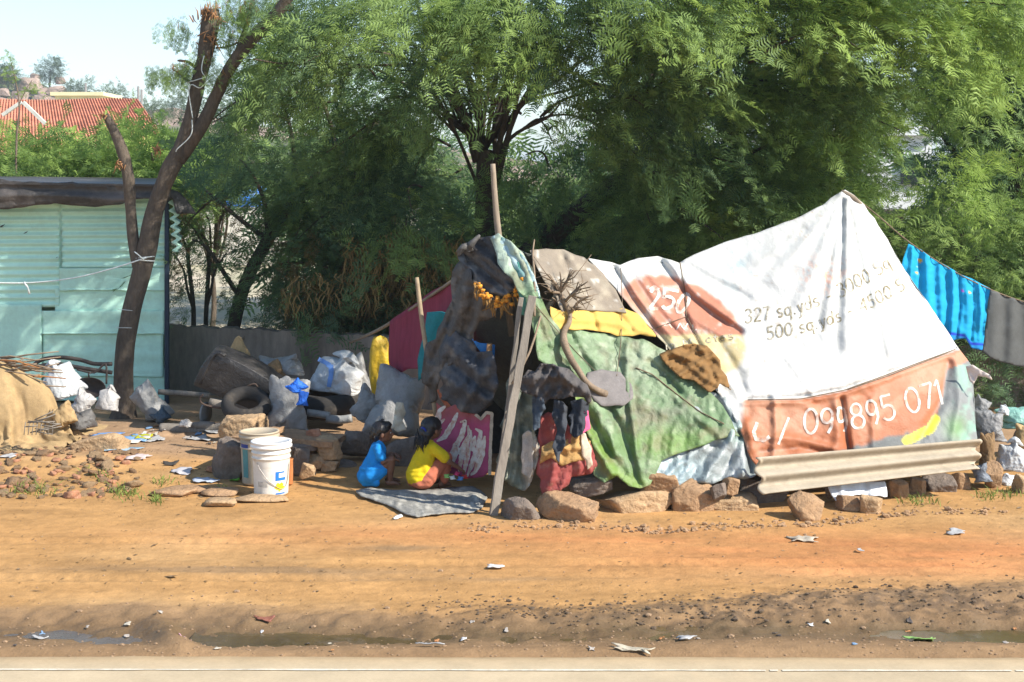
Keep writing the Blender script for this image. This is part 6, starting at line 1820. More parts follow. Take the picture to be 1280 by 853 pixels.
def torus(c, R, r, rx=0, ry=0, rz=0, flat=1.0, n=40, tread=0):
    pts = np.array([[R * math.cos(a), R * math.sin(a), 0] for a in np.linspace(0, 2 * PI, n + 1)]); V, F = tube(pts, r, 14, cap=False, flat=1.0)
    V[:, 2] *= flat
    if tread: V = V * (1 + .0 * V)
    return V @ rotm(rx, ry, rz).T + np.array(c), F
tyres = [((308, 506), 13.05, .17, .06, .5, .1, 'tyre lying tilted half under the black suitcase'), ((408, 501), 13.75, .27, .10, .12, 0, 'fat tyre lying under the blue striped sack'), ]
for (c_, Y, R0, r0, rx, ry, lb) in tyres:
    v, f = torus(P(c_[0], c_[1], Y), R0, r0, rx, ry, 0, 1.15, 48); o = make('old_tyre', v, f, mtyre); tag(o, lb, 'tyre', 'old tyres')
lump('brown_bag', 256, 445, 305, 478, 13.7, mbbr, 'brown bag with a white strap resting behind the suitcase', 'bag', 14, .6, .12, lean=.35, kind=0, roll=1.2)
o = make('bag_strap', *tube([P(x, y, 13.45) for x, y in ((262, 464), (270, 458), (280, 452), (277, 446), (285, 444), (283, 452), (274, 455))], .006, 6, sub=3), mcord); tag(o, 'white strap knotted over the brown bag', 'strap')
lump('burlap_hood', 282, 420, 314, 458, 14.1, mbur, 'pointed brown burlap bundle above the suitcase', 'bundle', 15, .7, .12, shape=lambda v: np.stack([v[:, 0] * (1 - .6 * smoothstep(-.4, 1, v[:, 2])), v[:, 1] * (1 - .6 * smoothstep(-.4, 1, v[:, 2])), v[:, 2]], 1), kind=-1)
for (pts, r_, lb, mm) in (([(384, 516), (400, 518), (412, 520)], .035, 'short pale pipe lying below the fat tyre', mgp), ([(408, 523), (425, 525), (440, 523)], .04, 'pale bent pipe lying left of the largest sack', mgp), ([(198, 490), (230, 492), (262, 495)], .028, 'long grey pole lying along the wall behind the drum', mplank)):
    o = make('pipe', *tube([P(x, y, 13.3 if x > 300 else 14.2) for x, y in pts], r_, 10, sub=3), mm); tag(o, lb, 'pipe')
# yellow plastic
lump('yellow_drum_cloth', 461, 419, 489, 500, 13.3, pl('yellow_plastic', (.55, .36, .02), dirt=((.25, .16, .03), .4, 4)), 'mustard yellow plastic bundle standing left of the maroon cloth', 'bundle', 17, .8, .16, 2.5, .1, power=3, kind=-1)
# drum
t = thing('plastic_drum', 'small dusty blue grey drum lying on its side by the poles', 'drum', P(236, 530, 13.7))
mdrum = mat('blue_grey_plastic', (.14, .20, .22), .5, .15, 8, .2, 20, dirt=((.3, .25, .2), .35, 6))
dv = []; prof_ = [(-.16, .10), (-.16, .125), (-.14, .13), (-.08, .128), (-.07, .136), (-.06, .128), (.06, .13), (.07, .138), (.08, .13), (.15, .128), (.17, .12)]
V, F = tube([P(236, 516, 13.6) + np.array([a, -.1 * a * 3, 0]) for a, _ in prof_], [b for _, b in prof_], 24); make('body', V, F, mdrum, t)
V, F = tube([P(236, 516, 13.6) + np.array([a, -.1 * a * 3, 0]) for a in (.165, .185)], [.11, .105], 24); make('lid', V, F, mgp, t)
lump('grey_sack', 163, 473, 214, 528, 14.0, mgp, 'grey sack slumped at the right side of the forked trunk', 'sack', 18, .7, .14, 2.6, .2, lean=-.3, kind=0, roll=-.5)
lump('dark_bag', 186, 508, 214, 530, 13.6, pl('blue_black_plastic', (.05, .08, .11)), 'dark blue black bag at the foot of the grey sack', 'bag', 19, .7, .2, kind=2, roll=.9)
# logs and boards on the ground
for k, (x0, y0, x1, y1, r_, lb) in enumerate(((200, 536, 246, 540, .05, 'split grey log lying left in front of the drum'), (240, 533, 268, 532, .035, 'short log lying right in front of the drum'), (262, 503, 330, 516, .045, 'dark log sticking out under the flat tyre'), (240, 541, 300, 528, .03, 'thin grey board resting behind the stove stones'))):
    o = make('log', *tube([P(x0, y0, 13.3), P((x0 + x1) / 2, (y0 + y1) / 2 - 1, 13.3), P(x1, y1, 13.3)], [r_, r_ * 1.1, r_ * .9], 9, sub=4, bark=.15, seed=k), mplank); tag(o, lb, 'log')
lump('crumpled_bag', 223, 524, 240, 534, 13.2, mbg, 'small pale crumpled bag in front of the drum', 'bag', 20, .8, .25, kind=3)

# -- left heap
t = lump('burlap_heap', -130, 450, 122, 556, 12.5, mbur, 'mound covered with tan burlap at the left edge', 'covered heap', 22, .6, .09, 2.0, .1, shape=lambda v: np.stack([v[:, 0] + .0 * v[:, 2], v[:, 1], v[:, 2] - .35 * smoothstep(.1, 1, v[:, 0])], 1), kind=4, roll=0)
v, f = [], []
rs = np.random.RandomState(31); mb = MB()
for k in range(12):
    a = P(rs.uniform(28, 62), 530 + rs.uniform(-6, 12), 12.0); mb.add(*tube([a, a + [rs.uniform(.1, .3), -.02, rs.uniform(-.03, .08)]], .005, 5))
for k in range(8): mb.add(*tube([P(32 + k * 5, 528, 12.0), P(30 + k * 5, 544, 11.98)], .004, 5))
mb.build('wire_basket_rim', mplank, t)
sb = thing('stick_bundle', 'bundle of brown firewood sticks on top of the burlap mound', 'firewood', P(5, 480, 12.7))
for k in range(46):
    a = P(rs.uniform(-40, 10), rs.uniform(448, 482), 12.7 + rs.uniform(-.25, .2)); b = a + [rs.uniform(.25, .6), rs.uniform(-.1, .1), rs.uniform(-.18, .1)]
    make('twig', *tube([a, (a + b) / 2 + rs.randn(3) * .02, b], [.009, .008, .005], 5), mbr if k % 3 else mat('red_brown_twig', (.28, .13, .05), .9, .3, 10, .3), sb)
lump('white_sack', 54, 449, 108, 500, 13.2, mwp, 'bright white plastic sack at the top of the left heap', 'sack', 24, .7, .16, 2.4, .2, lean=-.15, shape=top_pinch(.2, .55), kind=1, roll=-.5)
lump('white_sack', 84, 484, 122, 520, 12.9, mbg, 'pale grey white bag below the bright white sack', 'sack', 25, .7, .18, 2.6, kind=2, roll=.5)
lump('clear_bag', 117, 481, 150, 514, 13.1, mbg, 'domed translucent grey bag left of the forked trunk', 'bag', 26, .8, .13, 2.6, .25, shape=top_pinch(.1, .35), kind=3, roll=.2)
lump('dark_bowl', 82, 512, 120, 538, 12.6, pl('dark_grey_plastic', (.10, .095, .09)), 'dark grey crumpled basin in front of the pale bags', 'basin', 27, .8, .12, kind=0, roll=1.3)
lump('brown_sack', 60, 500, 98, 536, 12.45, mbur, 'brown folded sack at the right end of the burlap mound', 'sack', 28, .7, .2, 3, kind=2, roll=1.0)
# pan
t = thing('iron_pan', 'black round iron pan standing on edge among the bags', 'pan', P(113, 492, 13.3))
V = []; F = []; c0 = P(113, 484, 13.25)
for j, (r_, d_) in enumerate([(0, .0), (.07, .0), (.12, -.02), (.152, -.055), (.16, -.055), (.155, -.05), (.115, -.01)]):
    for i in range(28): a = 2 * PI * i / 28; V.append(np.array([r_ * math.cos(a), d_, r_ * math.sin(a) * .62]) + c0)
for j in range(6):
    for i in range(28): F.append([j * 28 + i, j * 28 + (i + 1) % 28, (j + 1) * 28 + (i + 1) % 28, (j + 1) * 28 + i])
make('bowl', V, F, mat('sooty_iron', (.04, .033, .03), .5, .3, 10, .2), t); make('handle', *tube([c0 + [.0, -.04, .09], c0 + [0, -.06, .13], c0 + [.02, -.05, .14]], .008, 6), MATS['sooty_iron'], t)
# hoses
for k, (pts, lb) in enumerate((([(38, 460), (52, 450), (75, 447), (100, 450), (118, 455), (140, 455)], 'uppermost dark hose looped behind the white sack'), ([(44, 459), (70, 455), (95, 459), (120, 463), (140, 466)], 'lower dark hose looped behind the white sack'), ([(96, 462), (118, 466), (132, 455), (133, 480)], 'thin bent rod standing by the forked trunk'))):
    o = make('hose', *tube([P(x, y, 14.0 - .05 * k) for x, y in pts], .02 if k < 2 else .01, 8, sub=4), mat('dark_hose', (.05, .04, .035), .6, .2, 8, .1)); tag(o, lb, 'hose')


def scrap(x, y, w_, h_, col, label, cat='litter', seed=0, Y=None, name='litter_scrap', group=None, rz=0, lift=.012):
    """crumpled flat bit of paper or film lying on the ground"""
    rs = np.random.RandomState(seed + 500); Y = Y or ground_Y(y); W_ = w_ / FP * Y; D_ = min(.30, h_ / FP * Y * (Y / CH) * .75)
    n = 9; V = []; F = []
    for j in range(n):
        for i in range(n):
            u = i / (n - 1) - .5; v = j / (n - 1) - .5; V.append([u * W_ * (1 + .25 * math.sin(5 * v + seed)), v * D_ * (1 + .3 * math.sin(4 * u + seed * 2)), 0])
    V = np.array(V); V[:, 2] = lift + lift * 1.2 * fbm(V * 14 + seed, 3, seed, ridge=True); V[:, :2] += .05 * W_ * rs.randn(n * n, 2) * .35
    V = V @ rotm(0, 0, rz).T; c = P(x, y, Y); V[:, 0] += c[0]; V[:, 1] += Y; V[:, 2] += terrain(V[:, 0], V[:, 1])
    F = [[j * n + i, j * n + i + 1, (j + 1) * n + i + 1, (j + 1) * n + i] for j in range(n - 1) for i in range(n - 1)]
    col = tuple(.72 * c_ for c_ in col); key = 'litter_%d_%d_%d' % tuple(int(c_ * 99) for c_ in col)
    o = make(name, V, F, mat(key, col, .6, .15, 20, 0)); o.modifiers.new('Solidify', 'SOLIDIFY').thickness = .004
    tag(o, label, cat, group); return o


W_ = (.50, .50, .50)
for i, a in enumerate([
    (128, 496, 22, 12, (.20, .38, .75), 'small blue and white carton by the clear bag', 13.0), (122, 514, 36, 10, (.60, .58, .52), 'bent pale board lying across the litter', 12.8), (128, 522, 22, 9, (.72, .13, .04), 'orange red plastic strip on the left heap', 12.6),
    (165, 522, 26, 14, (.25, .45, .75), 'light blue carton flap by the trunk foot', 12.9), (172, 524, 14, 22, (.78, .75, .70), 'white folded card corner by the trunk foot', 12.8), (150, 538, 42, 20, (.38, .55, .70), 'blue white crumpled film bag in front of the trunk', 12.3),
    (178, 554, 22, 7, (.55, .55, .03), 'lime yellow wrapper on the ground right of the slab stone', None), (78, 556, 26, 12, (.70, .70, .72), 'white crumpled bits in front of the burlap mound', None), (196, 556, 16, 8, W_, 'white paper scrap right of the lime yellow wrapper', None),
    (248, 554, 24, 8, W_, 'white paper scrap left of the stove stones', None), (270, 546, 18, 6, (.5, .5, .5), 'grey paper scrap beside the stove stones', None), (175, 583, 20, 7, (.75, .62, .6), 'pinkish white bottle on the bare ground', None), (213, 587, 16, 4, (.08, .07, .06), 'dark flat scrap on the bare ground', None), (228, 594, 22, 6, (.6, .58, .6), 'pale grey paper near the stone slabs', None),
    (258, 603, 30, 6, (.62, .68, .78), 'bluish white sheet lying behind the stone slabs', None), (294, 602, 10, 4, (.2, .55, .05), 'bright green leaf wrapper by the rear bucket', None), (618, 710, 17, 6, (.8, .8, .8), 'white scrap on the bare earth below the tent', None), (1195, 667, 18, 6, W_, 'white scrap on the red earth at right', None),
    (1004, 675, 32, 8, (.55, .48, .38), 'flat grey stone flake on the red earth', None), (1150, 790, 34, 10, (.30, .52, .15), 'green plastic bag in the mud at right', None), (498, 649, 8, 4, (.8, .8, .8), 'tiny white scrap in front of the mat', None), (12, 587, 14, 6, W_, 'white lump at the left end of the rubble', None),
    (1075, 690, 6, 3, W_, 'tiny white chip on the red earth', None), (857, 795, 20, 6, W_, 'white scrap at the edge of the puddle', None), (790, 812, 46, 5, (.62, .55, .42), 'broken pale asphalt piece on the road edge', None), (330, 772, 22, 3, (.30, .12, .08), 'dull red strip in the ditch', None), (50, 787, 16, 4, W_, 'white wrapper in the grey ditch water', None), (232, 790, 14, 4, (.7, .4, .5), 'pink white wrapper in the ditch', None), (538, 803, 30, 4, W_, 'white scrap line by the olive puddle', None)]):
    scrap(a[0], a[1], a[2], a[3], a[4], a[5], Y=a[6], seed=i, rz=(i * 1.3) % 1 - .5)
# anonymous litter specks
rs = np.random.RandomState(12)
cols = [(.72, .72, .72), (.5, .45, .4), (.65, .3, .12), (.12, .1, .09), (.25, .4, .6), (.6, .55, .45)]
for k in range(70):
    if k < 34: x, y = rs.uniform(180, 300), rs.uniform(538, 560)
    elif k < 50: x, y = rs.uniform(0, 640), rs.uniform(765, 812)
    elif k < 62: x, y = rs.uniform(640, 1280), rs.uniform(770, 812)
    else: x, y = rs.uniform(60, 200), rs.uniform(535, 565)
    s_ = rs.uniform(3, 7); scrap(x, y, s_, s_ * .5, cols[rs.randint(6)], 'tiny scrap of paper or film littering the dirt', seed=100 + k, group='tiny litter scraps', name='litter_speck', lift=.008)
rs = np.random.RandomState(14); mb = MB()
for k in range(1500):
    x = rs.uniform(-5, 5); y = 7.2 + abs(rs.randn()) * .5 if k < 1250 else rs.uniform(7.6, 11.5); s_ = rs.uniform(.003, .008) * (2.2 if rs.rand() < .05 else 1)
    v, f = ico(1); mb.add(v * s_ * np.array([1.3, 1, .7]) + [x, y, gz(x, y) + s_ * .2], f)
o = mb.build('pebbles', mat('dark_pebbles', (.27, .18, .11), .9, .5, 60, 0), smooth=False); tag(o, 'dark clods and pebbles scattered over the verge', kind='stuff')

# dry leaf and twig flecks trodden into the dirt
rs = np.random.RandomState(19); V = []; F = []; 
for k in range(2600):
    if k < 1500: x = rs.uniform(-4.6, 4.6); y = 8.0 + 4.5 * rs.rand() ** 1.3
    else: x = rs.normal(-2.4, 1.1); y = rs.uniform(10.6, 14.5)
    z = gz(x, y) + .004; a = rs.rand() * 6.3; L = rs.uniform(.006, .02) * (2.5 if rs.rand() < .03 else 1); w__ = L * rs.uniform(.12, .5); d = np.array([math.cos(a), math.sin(a), rs.randn() * .15]); n_2 = np.array([-math.sin(a), math.cos(a), .1]); q_ = len(V); c = np.array([x, y, z])
    V += [c - d * L, c - n_2 * w__ + [0, 0, .004], c + d * L + [0, 0, .003], c + n_2 * w__]; F += [[q_, q_ + 1, q_ + 2, q_ + 3]]
o = make('leaf_litter', V, F, mat('leaf_flecks', (.17, .105, .05), .95, .5, 40, 0, dirt=((.5, .42, .3), .3, 30)), smooth=False); tag(o, 'dry leaf and twig flecks trodden into the dirt', kind='stuff')
rs = np.random.RandomState(20); mb = MB()
for k in range(1100):
    x = rs.uniform(-.5, 5.2); bk_ = smoothstep(.4, 2.4, x); y = 7.93 + .17 * float(bk_) + rs.randn() * (.10 + .09 * float(bk_)); s_ = rs.uniform(.004, .013) * (1.8 if rs.rand() < .06 else 1)
    v, f = rock_shape((s_ * 1.6, s_ * 1.3, s_), k % 9, 1); mb.add(v + [x, y, gz(x, y) + s_ * .25], f)
o = mb.build('mud_clods', mat('mud_clods', (.11, .078, .052), .9, .4, 60, 0), smooth=False); tag(o, 'dark mud clods crumbling along the ditch bank', kind='stuff')

# -- rubble on the left
stone(92, 541, 158, 572, 12.3, 31, 'broad half buried tan stone in front of the left heap', mst3, deep=.6)
stone(40, 562, 100, 572, 12.2, 32, 'long low slab at the back of the rubble', mst2)
rs = np.random.RandomState(41); mats_ = [mst, mst3, mbrick, mst2, mst3]
pro = []
for k in range(5):
    for j, mm in enumerate((mst, mst3, mbrick)):
        v, f = rock_shape((1, .8, .5), 60 + k, 3, rough=.08); me_o = None; pro.append((v, f, mm))
protos = []
for k in range(270):
    x = rs.uniform(-30, 172); y = 567 + 48 * rs.rand() ** 1.1 - max(0, (x - 120)) * .15; Y = ground_Y(y, .05); X_ = (x - 640) / FP * Y
    s_ = rs.uniform(.025, .085) * (1.8 if rs.rand() < .14 else 1); i = rs.randint(len(pro))
    if i not in [p_[0] for p_ in protos]:
        v, f, mm = pro[i]; o = make('rubble_piece', v, f, mm, loc=(0, 0, 0)); protos.append((i, o)); src = o
    else:
        src = [p_[1] for p_ in protos if p_[0] == i][0]; o = src.copy(); COL.objects.link(o)
    o.location = (X_, Y, gz(X_, Y) + s_ * .12); o.scale = (s_, s_, s_ * rs.uniform(.6, 1.1)); o.rotation_euler = (rs.randn() * .25, rs.randn() * .25, rs.uniform(0, 6))
    tag(o, 'broken piece of brick or stone in the rubble patch at lower left', 'rubble', 'rubble pieces')
# grass tufts
rs = np.random.RandomState(9); V = []; F = []
for (x, y, n, sx_, sy_) in ((40, 613, 120, 26, 4), (155, 618, 110, 16, 4), (195, 625, 60, 14, 3), (125, 600, 40, 20, 3), (280, 614, 14, 6, 2), (1150, 628, 60, 24, 3), (1262, 618, 60, 16, 4), (205, 606, 30, 14, 3), (1235, 622, 40, 10, 3)):
    for _ in range(n):
        xx = x + rs.randn() * sx_ * .6; yy = y + rs.randn() * sy_; Y = ground_Y(yy); a = np.array([(xx - 640) / FP * Y, Y, 0]); a[2] = gz(a[0], a[1])
        h_ = rs.uniform(.02, .06); d = np.array([rs.randn() * .03, rs.randn() * .03, 0]); w__ = np.array([rs.randn(), rs.randn(), 0]); w__ *= .004 / np.linalg.norm(w__); k = len(V)
        V += [a - w__, a + w__, a + d * .5 + [0, 0, h_ * .7] + w__, a + d * .5 + [0, 0, h_ * .7] - w__, a + d * 1.4 + [0, 0, h_]]; F += [[k, k + 1, k + 2, k + 3], [k + 3, k + 2, k + 4]]
o = make('grass', V, F, mat('thin_grass', (.20, .25, .06), .8, .4, 8, 0, transl=.3), smooth=False); tag(o, 'thin tufts of grass on the dirt', kind='stuff')

# -- stove of stones and planks
stone(275, 519, 332, 556, 12.2, 71, 'big sunlit sandstone block at the back of the stone hearth', mst3, rough=.09)
stone(267, 552, 322, 604, 11.45, 72, 'dark grey tilted stone left of the buckets', mst2, .25)
for k, (x0, y0, x1, y1, Y, th, lb, mm) in enumerate([(302, 545, 342, 543, 11.75, .05, 'short thick plank over the rear bucket', mst), (338, 543, 424, 552, 11.95, .035, 'long flat stone slab roofing the hearth', mst), (376, 556, 392, 560, 11.8, .03, 'small tile lying inside the hearth', mst2)]):
    a = P(x0, y0, Y); b = P(x1, y1, Y - .1); o = plank('stone_slab', a, b, .05, .4, mm, None, 0, seed=k)
    tag(o, lb, 'slab')
stone(396, 546, 428, 576, 11.75, 73, 'stone propping the right end of the hearth slab', mst3)
stone(366, 556, 398, 572, 12.0, 74, 'flat stone inside the hearth under the slab', mst)
stone(380, 568, 412, 586, 11.75, 75, 'lower right hearth stone', mst3); stone(402, 576, 424, 592, 11.7, 76, 'sunlit stone at the right foot of the hearth', mst3)
stone(362, 560, 388, 598, 11.6, 77, 'upright grey stone behind the orange pot', mst2); stone(375, 580, 394, 598, 11.35, 78, 'knobbly pale stone at the front of the hearth', mst3)
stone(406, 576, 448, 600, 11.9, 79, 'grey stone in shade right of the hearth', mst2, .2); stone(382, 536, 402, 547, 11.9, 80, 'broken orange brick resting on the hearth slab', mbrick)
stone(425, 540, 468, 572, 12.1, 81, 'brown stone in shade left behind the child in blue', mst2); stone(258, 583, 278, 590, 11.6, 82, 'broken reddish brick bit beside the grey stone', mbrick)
for k, (x0, x1, y, Y, lb) in enumerate([(205, 262, 612, None, 'upper left flat stone slab on the ground'), (186, 248, 616, None, 'cracked flat slab left of the others'), (250, 300, 616, None, 'flat slab right beside the rear bucket'), (290, 362, 624, None, 'thin pale slab under the white bucket'), (255, 298, 629, None, 'lowest pale slab lying nearest to the road')]):
    Y = ground_Y(y + 2); W2 = (x1 - x0) / FP * Y; v, f = rock_shape((W2, .20, .045), 90 + k, 3, rough=.03); o = make('flat_slab', v + [((x0 + x1) / 2 - 640) / FP * Y, Y, .02], f, mst3 if k > 2 else mst); tag(o, lb, 'slab')

# -- buckets
mpb = mat('white_bucket_plastic', (.72, .70, .64), .4, .06, 6, .08, 20, spec=.5, dirt=((.52, .44, .32), .42, 7)); mlid = mat('clean_white_plastic', (.80, .79, .76), .4, .04, 6, 0, spec=.5)


def lathe(prof_, c, n=48):
    V = []; F = []
    for (r_, z) in prof_:
        for i in range(n): a = 2 * PI * i / n; V.append([c[0] + r_ * math.cos(a), c[1] + r_ * math.sin(a), c[2] + z])
    for j in range(len(prof_) - 1):
        for i in range(n): F.append([j * n + i, j * n + (i + 1) % n, (j + 1) * n + (i + 1) % n, (j + 1) * n + i])
    F.append(list(range(n))[::-1]); F.append([(len(prof_) - 1) * n + i for i in range(n)]); return V, F


def curved_patch(c, rfun, a0, a1, z0, z1, n=14, m_=6, e=.0015, outline=None):
    V = []; F = []
    for j in range(m_ + 1):
        z = z0 + (z1 - z0) * j / m_
        for i in range(n + 1):
            a = a0 + (a1 - a0) * i / n; r_ = rfun(z) + e; V.append([c[0] + r_ * math.cos(a), c[1] + r_ * math.sin(a), c[2] + z])
    return V, [[j * (n + 1) + i, j * (n + 1) + i + 1, (j + 1) * (n + 1) + i + 1, (j + 1) * (n + 1) + i] for j in range(m_) for i in range(n)]


def bucket(cx, base_y, Y, H, R1, R0, label, m, rear=False):
    c = P(cx, base_y, Y); c[2] = gz(c[0], c[1]) + .005
    t = thing('paint_bucket', label, 'bucket', c)
    rf = lambda z: R0 + (R1 - R0) * z / H
    pr = [(R0 - .01, 0), (R0, .006)]
    for z in (.02, .10, .2, H * .64): pr.append((rf(z), z))
    for zz in (.70, .80):
        z = H * zz; pr += [(rf(z), z - .006), (rf(z) + .006, z - .003), (rf(z) + .006, z + .004), (rf(z), z + .007)]
    pr += [(rf(H * .88), H * .88)]
    v, f = lathe(pr, c); make('body', v, f, m, t)
    h = H * .88; v, f = lathe([(R1 - .002, h), (R1 + .010, h + .002), (R1 + .011, h + .018), (R1 + .006, h + .022), (R1 + .004, H - .012), (R1 + .009, H - .01), (R1 + .008, H), (R1 - .01, H + .001), (R1 - .014, H - .008), (0.01, H - .008)], c)
    make('lid', v, f, mlid if not rear else m, t)
    return t, c, rf


t, c, rf = bucket(339, 620, 10.85, .405, .148, .128, 'white plastic paint bucket with blue and yellow print in front of the other', mpb)
mblu = mat('blue_print_ink', (.02, .17, .60), .5, .05, 5, 0); myin = mat('yellow_print_ink', (.80, .58, .02), .5, .05, 5, 0); mgry = mat('faded_grey_ink', (.42, .40, .36), .7, .25, 40, 0, dirt=((.66, .62, .54), .5, 30))
A = lambda x: -PI / 2 + math.asin(max(-1, min(1, (x - 339) / 23.0)))
zz = lambda y: (619 - y) / 70.0 * .40
for (x0, x1, y0, y1, mm, nm) in ((348, 352, 586, 598, mblu, 'blue_emblem'), (352, 359, 594, 598, mblu, 'blue_emblem'), (352, 358, 586, 588, mblu, 'blue_emblem'), (348.5, 359, 614.2, 616, mblu, 'print_line'), (325, 338, 599, 606, mgry, 'faded_stamp')):
    v, f = curved_patch(c, rf, A(x0), A(x1), zz(y1), zz(y0)); make(nm, v, f, mm, t)
# yellow splash shape and white curl
V = []; F = []; n = 30
for i in range(n):
    a = 2 * PI * i / n; rr_ = 5.2 * (1 + .18 * math.sin(a * 5) + .12 * math.sin(a * 9)); V.append((353 + rr_ * math.cos(a) * .95, 606 + rr_ * math.sin(a)))
pv = [[c[0] + (rf(zz(y)) + .002) * math.cos(A(x)), c[1] + (rf(zz(y)) + .002) * math.sin(A(x)), c[2] + zz(y)] for x, y in V]
cen = [c[0] + (rf(zz(606)) + .004) * math.cos(A(353)), c[1] + (rf(zz(606)) + .004) * math.sin(A(353)), c[2] + zz(606)]
make('yellow_splash', pv + [cen], [[i, (i + 1) % n, n] for i in range(n)], myin, t)
pts = [np.array([c[0] + (rf(zz(y)) + .006) * math.cos(A(x)), c[1] + (rf(zz(y)) + .006) * math.sin(A(x)), c[2] + zz(y)]) for x, y in ((325, 574), (329, 582), (337, 594), (346, 603), (354, 609), (359, 607), (360.8, 596), (361, 576))]
make('wire_handle', *tube(pts, .0025, 6, sub=4), mmet, t)
mpb2 = mat('dusty_bucket_plastic', (.45, .38, .28), .6, .1, 6, .1, 20, dirt=((.32, .25, .17), .4, 6))
t, c2, rf2 = bucket(324, 608, 11.25, .41, .15, .13, 'dusty older bucket with blue green label half hidden behind the white one', mpb2, True)
A2 = lambda x: -PI / 2 + math.asin(max(-1, min(1, (x - 324) / 22.5)))
for (x0, x1, z0, z1, mm, nm) in ((304, 314, .285, .335, mat('navy_print', (.03, .06, .26), .6, .1, 9, 0), 'label_band'), (306, 313.5, .06, .285, mat('teal_print', (.09, .26, .27), .6, .15, 9, 0), 'label_band')):
    v, f = curved_patch(c2, rf2, A2(x0), A2(x1), z0, z1); make(nm, v, f, mm, t)
c3 = P(361, 604, 11.2); c3[2] = 0.005
t = thing('clay_pot', 'orange clay tube standing behind the white bucket', 'pot', c3)
v, f = lathe([(.03, 0), (.032, .005), (.034, .10), (.033, .19), (.036, .2), (.03, .2), (.026, .1)], c3, 24); make('body', v, f, mat('orange_clay', (.45, .17, .06), .85, .2, 10, .3, 30), t)

# -- garbage heap right of the tent
gray_ = pl('grey_film', (.20, .20, .20)); 
for k, (x0, y0, x1, y1, Y, mm, lb, cs_) in enumerate([
    (1210, 492, 1240, 520, 11.6, gray_, 'dark grey bundle at the tent end, topmost on the heap', .2), (1212, 512, 1258, 552, 11.4, gray_, 'folded grey sheet bundle beside the right end of the cement sheet', .25), (1222, 540, 1246, 584, 11.2, mbbr, 'brown grey twisted cloth by the cement sheet end', .2),
    (1244, 508, 1300, 535, 12.0, pl('sea_green_film', (.22, .42, .36)), 'sea green plastic lying across the heap at right', .25), (1262, 530, 1310, 562, 11.7, mbur, 'brown sack at the right edge of the heap', .15), (1243, 546, 1284, 590, 11.4, mwp, 'white plastic bundle low on the right heap', .25),
    (1214, 578, 1240, 604, 11.0, pl('slate_film', (.14, .16, .19)), 'slate grey scrap by the corner of the cement sheet', .25), (1248, 592, 1276, 612, 11.2, mwp, 'white crumpled bag lowest on the right heap', .25), (1268, 520, 1320, 600, 12.3, mst2, 'dark mound of refuse at the right edge', .12), (1246, 506, 1262, 520, 11.9, mwp, 'small white wad at the back of the heap', .25)]):
    lump('refuse_bundle', x0, y0, x1, y1, Y, mm, lb, 'refuse', 90 + k, .8, cs_, 2.8, kind=(2, 0, 2, 0, 2, 1, 2, 3, -1, 3)[k])
o, _ = sheet('tied_film_end', [(1206, 458), (1216, 456), (1226, 462), (1237, 468), (1241, 476), (1232, 473), (1222, 470), (1217, 480), (1211, 475)], plane3((1200, 450, 11.3), (1240, 460, 11.2), (1210, 480, 11.25)), mslv, tent, 2.2, [], (.02, 8), lambda px, py: np.tile([.58, .50, .45], (len(px), 1)), .006, 0, 64, jit=.5)
# debris fence posts of brush at far right ground
# ================================================================ the two children, their mat
def union(name, shapes, m, parent, voxel=.007, smooth=4, colors=None, disp=None):
    mb = MB()
    for v, f in shapes: mb.add(v, f)
    tmp = make('tmp_union', np.vstack(mb.v), mb.f, None, None, True)
    base = WLOC[tmp.name]
    r = tmp.modifiers.new('r', 'REMESH'); r.mode = 'VOXEL'; r.voxel_size = voxel; r.use_smooth_shade = True
    s = tmp.modifiers.new('s', 'SMOOTH'); s.iterations = smooth; s.factor = .5
    dg = bpy.context.evaluated_depsgraph_get(); ev = tmp.evaluated_get(dg); me = ev.to_mesh()
    V = np.array([v.co[:] for v in me.vertices]) + base; F = [list(p.vertices) for p in me.polygons]
    ev.to_mesh_clear(); bpy.data.objects.remove(tmp, do_unlink=True)
    if disp: V = V + disp(V)
    return make(name, V, F, m, parent, True)


mskin = mat('brown_skin', (.16, .075, .045), .5, .08, 6, .1, 40, spec=.4, bdist=.002)
mhair = mat('black_hair', (.010, .008, .008), .42, .3, 20, .6, 90, bdist=.004, stretch=(1, 1, .25), spec=.5)
mblc = mat('blue_cotton', (.012, .235, .62), .85, .1, 8, .35, 25, bdist=.006, ridge=True)
myec = mat('yellow_cotton', (.60, .45, .008), .85, .08, 8, .35, 25, bdist=.006, ridge=True)
mora = mat('rust_cotton', (.42, .13, .075), .85, .15, 8, .35, 25, bdist=.006, ridge=True)
meye = mat('eye_white', (.30, .28, .26), .3, 0, 1, 0); mpup = mat('dark_iris', (.01, .006, .004), .15, 0, 1, 0)


def figure(base, yaw, s=1.0):
    c, sn = math.cos(yaw), math.sin(yaw)
    def T(q):
        q = np.array(q, float) * s; return np.array([base[0] + q[0] * c - q[1] * sn, base[1] + q[0] * sn + q[1] * c, base[2] + q[2]])
    def cap(a, b, r1, r2): return capsule(T(a), T(b), r1 * s, r2 * s)
    def ell(cn, r, tilt=0): v, f = ellipsoid((0, 0, 0), np.array(r) * s, rotm(0, tilt, 0)); v = v @ rotm(0, 0, yaw).T; return v + T(cn), f
    return T, cap, ell


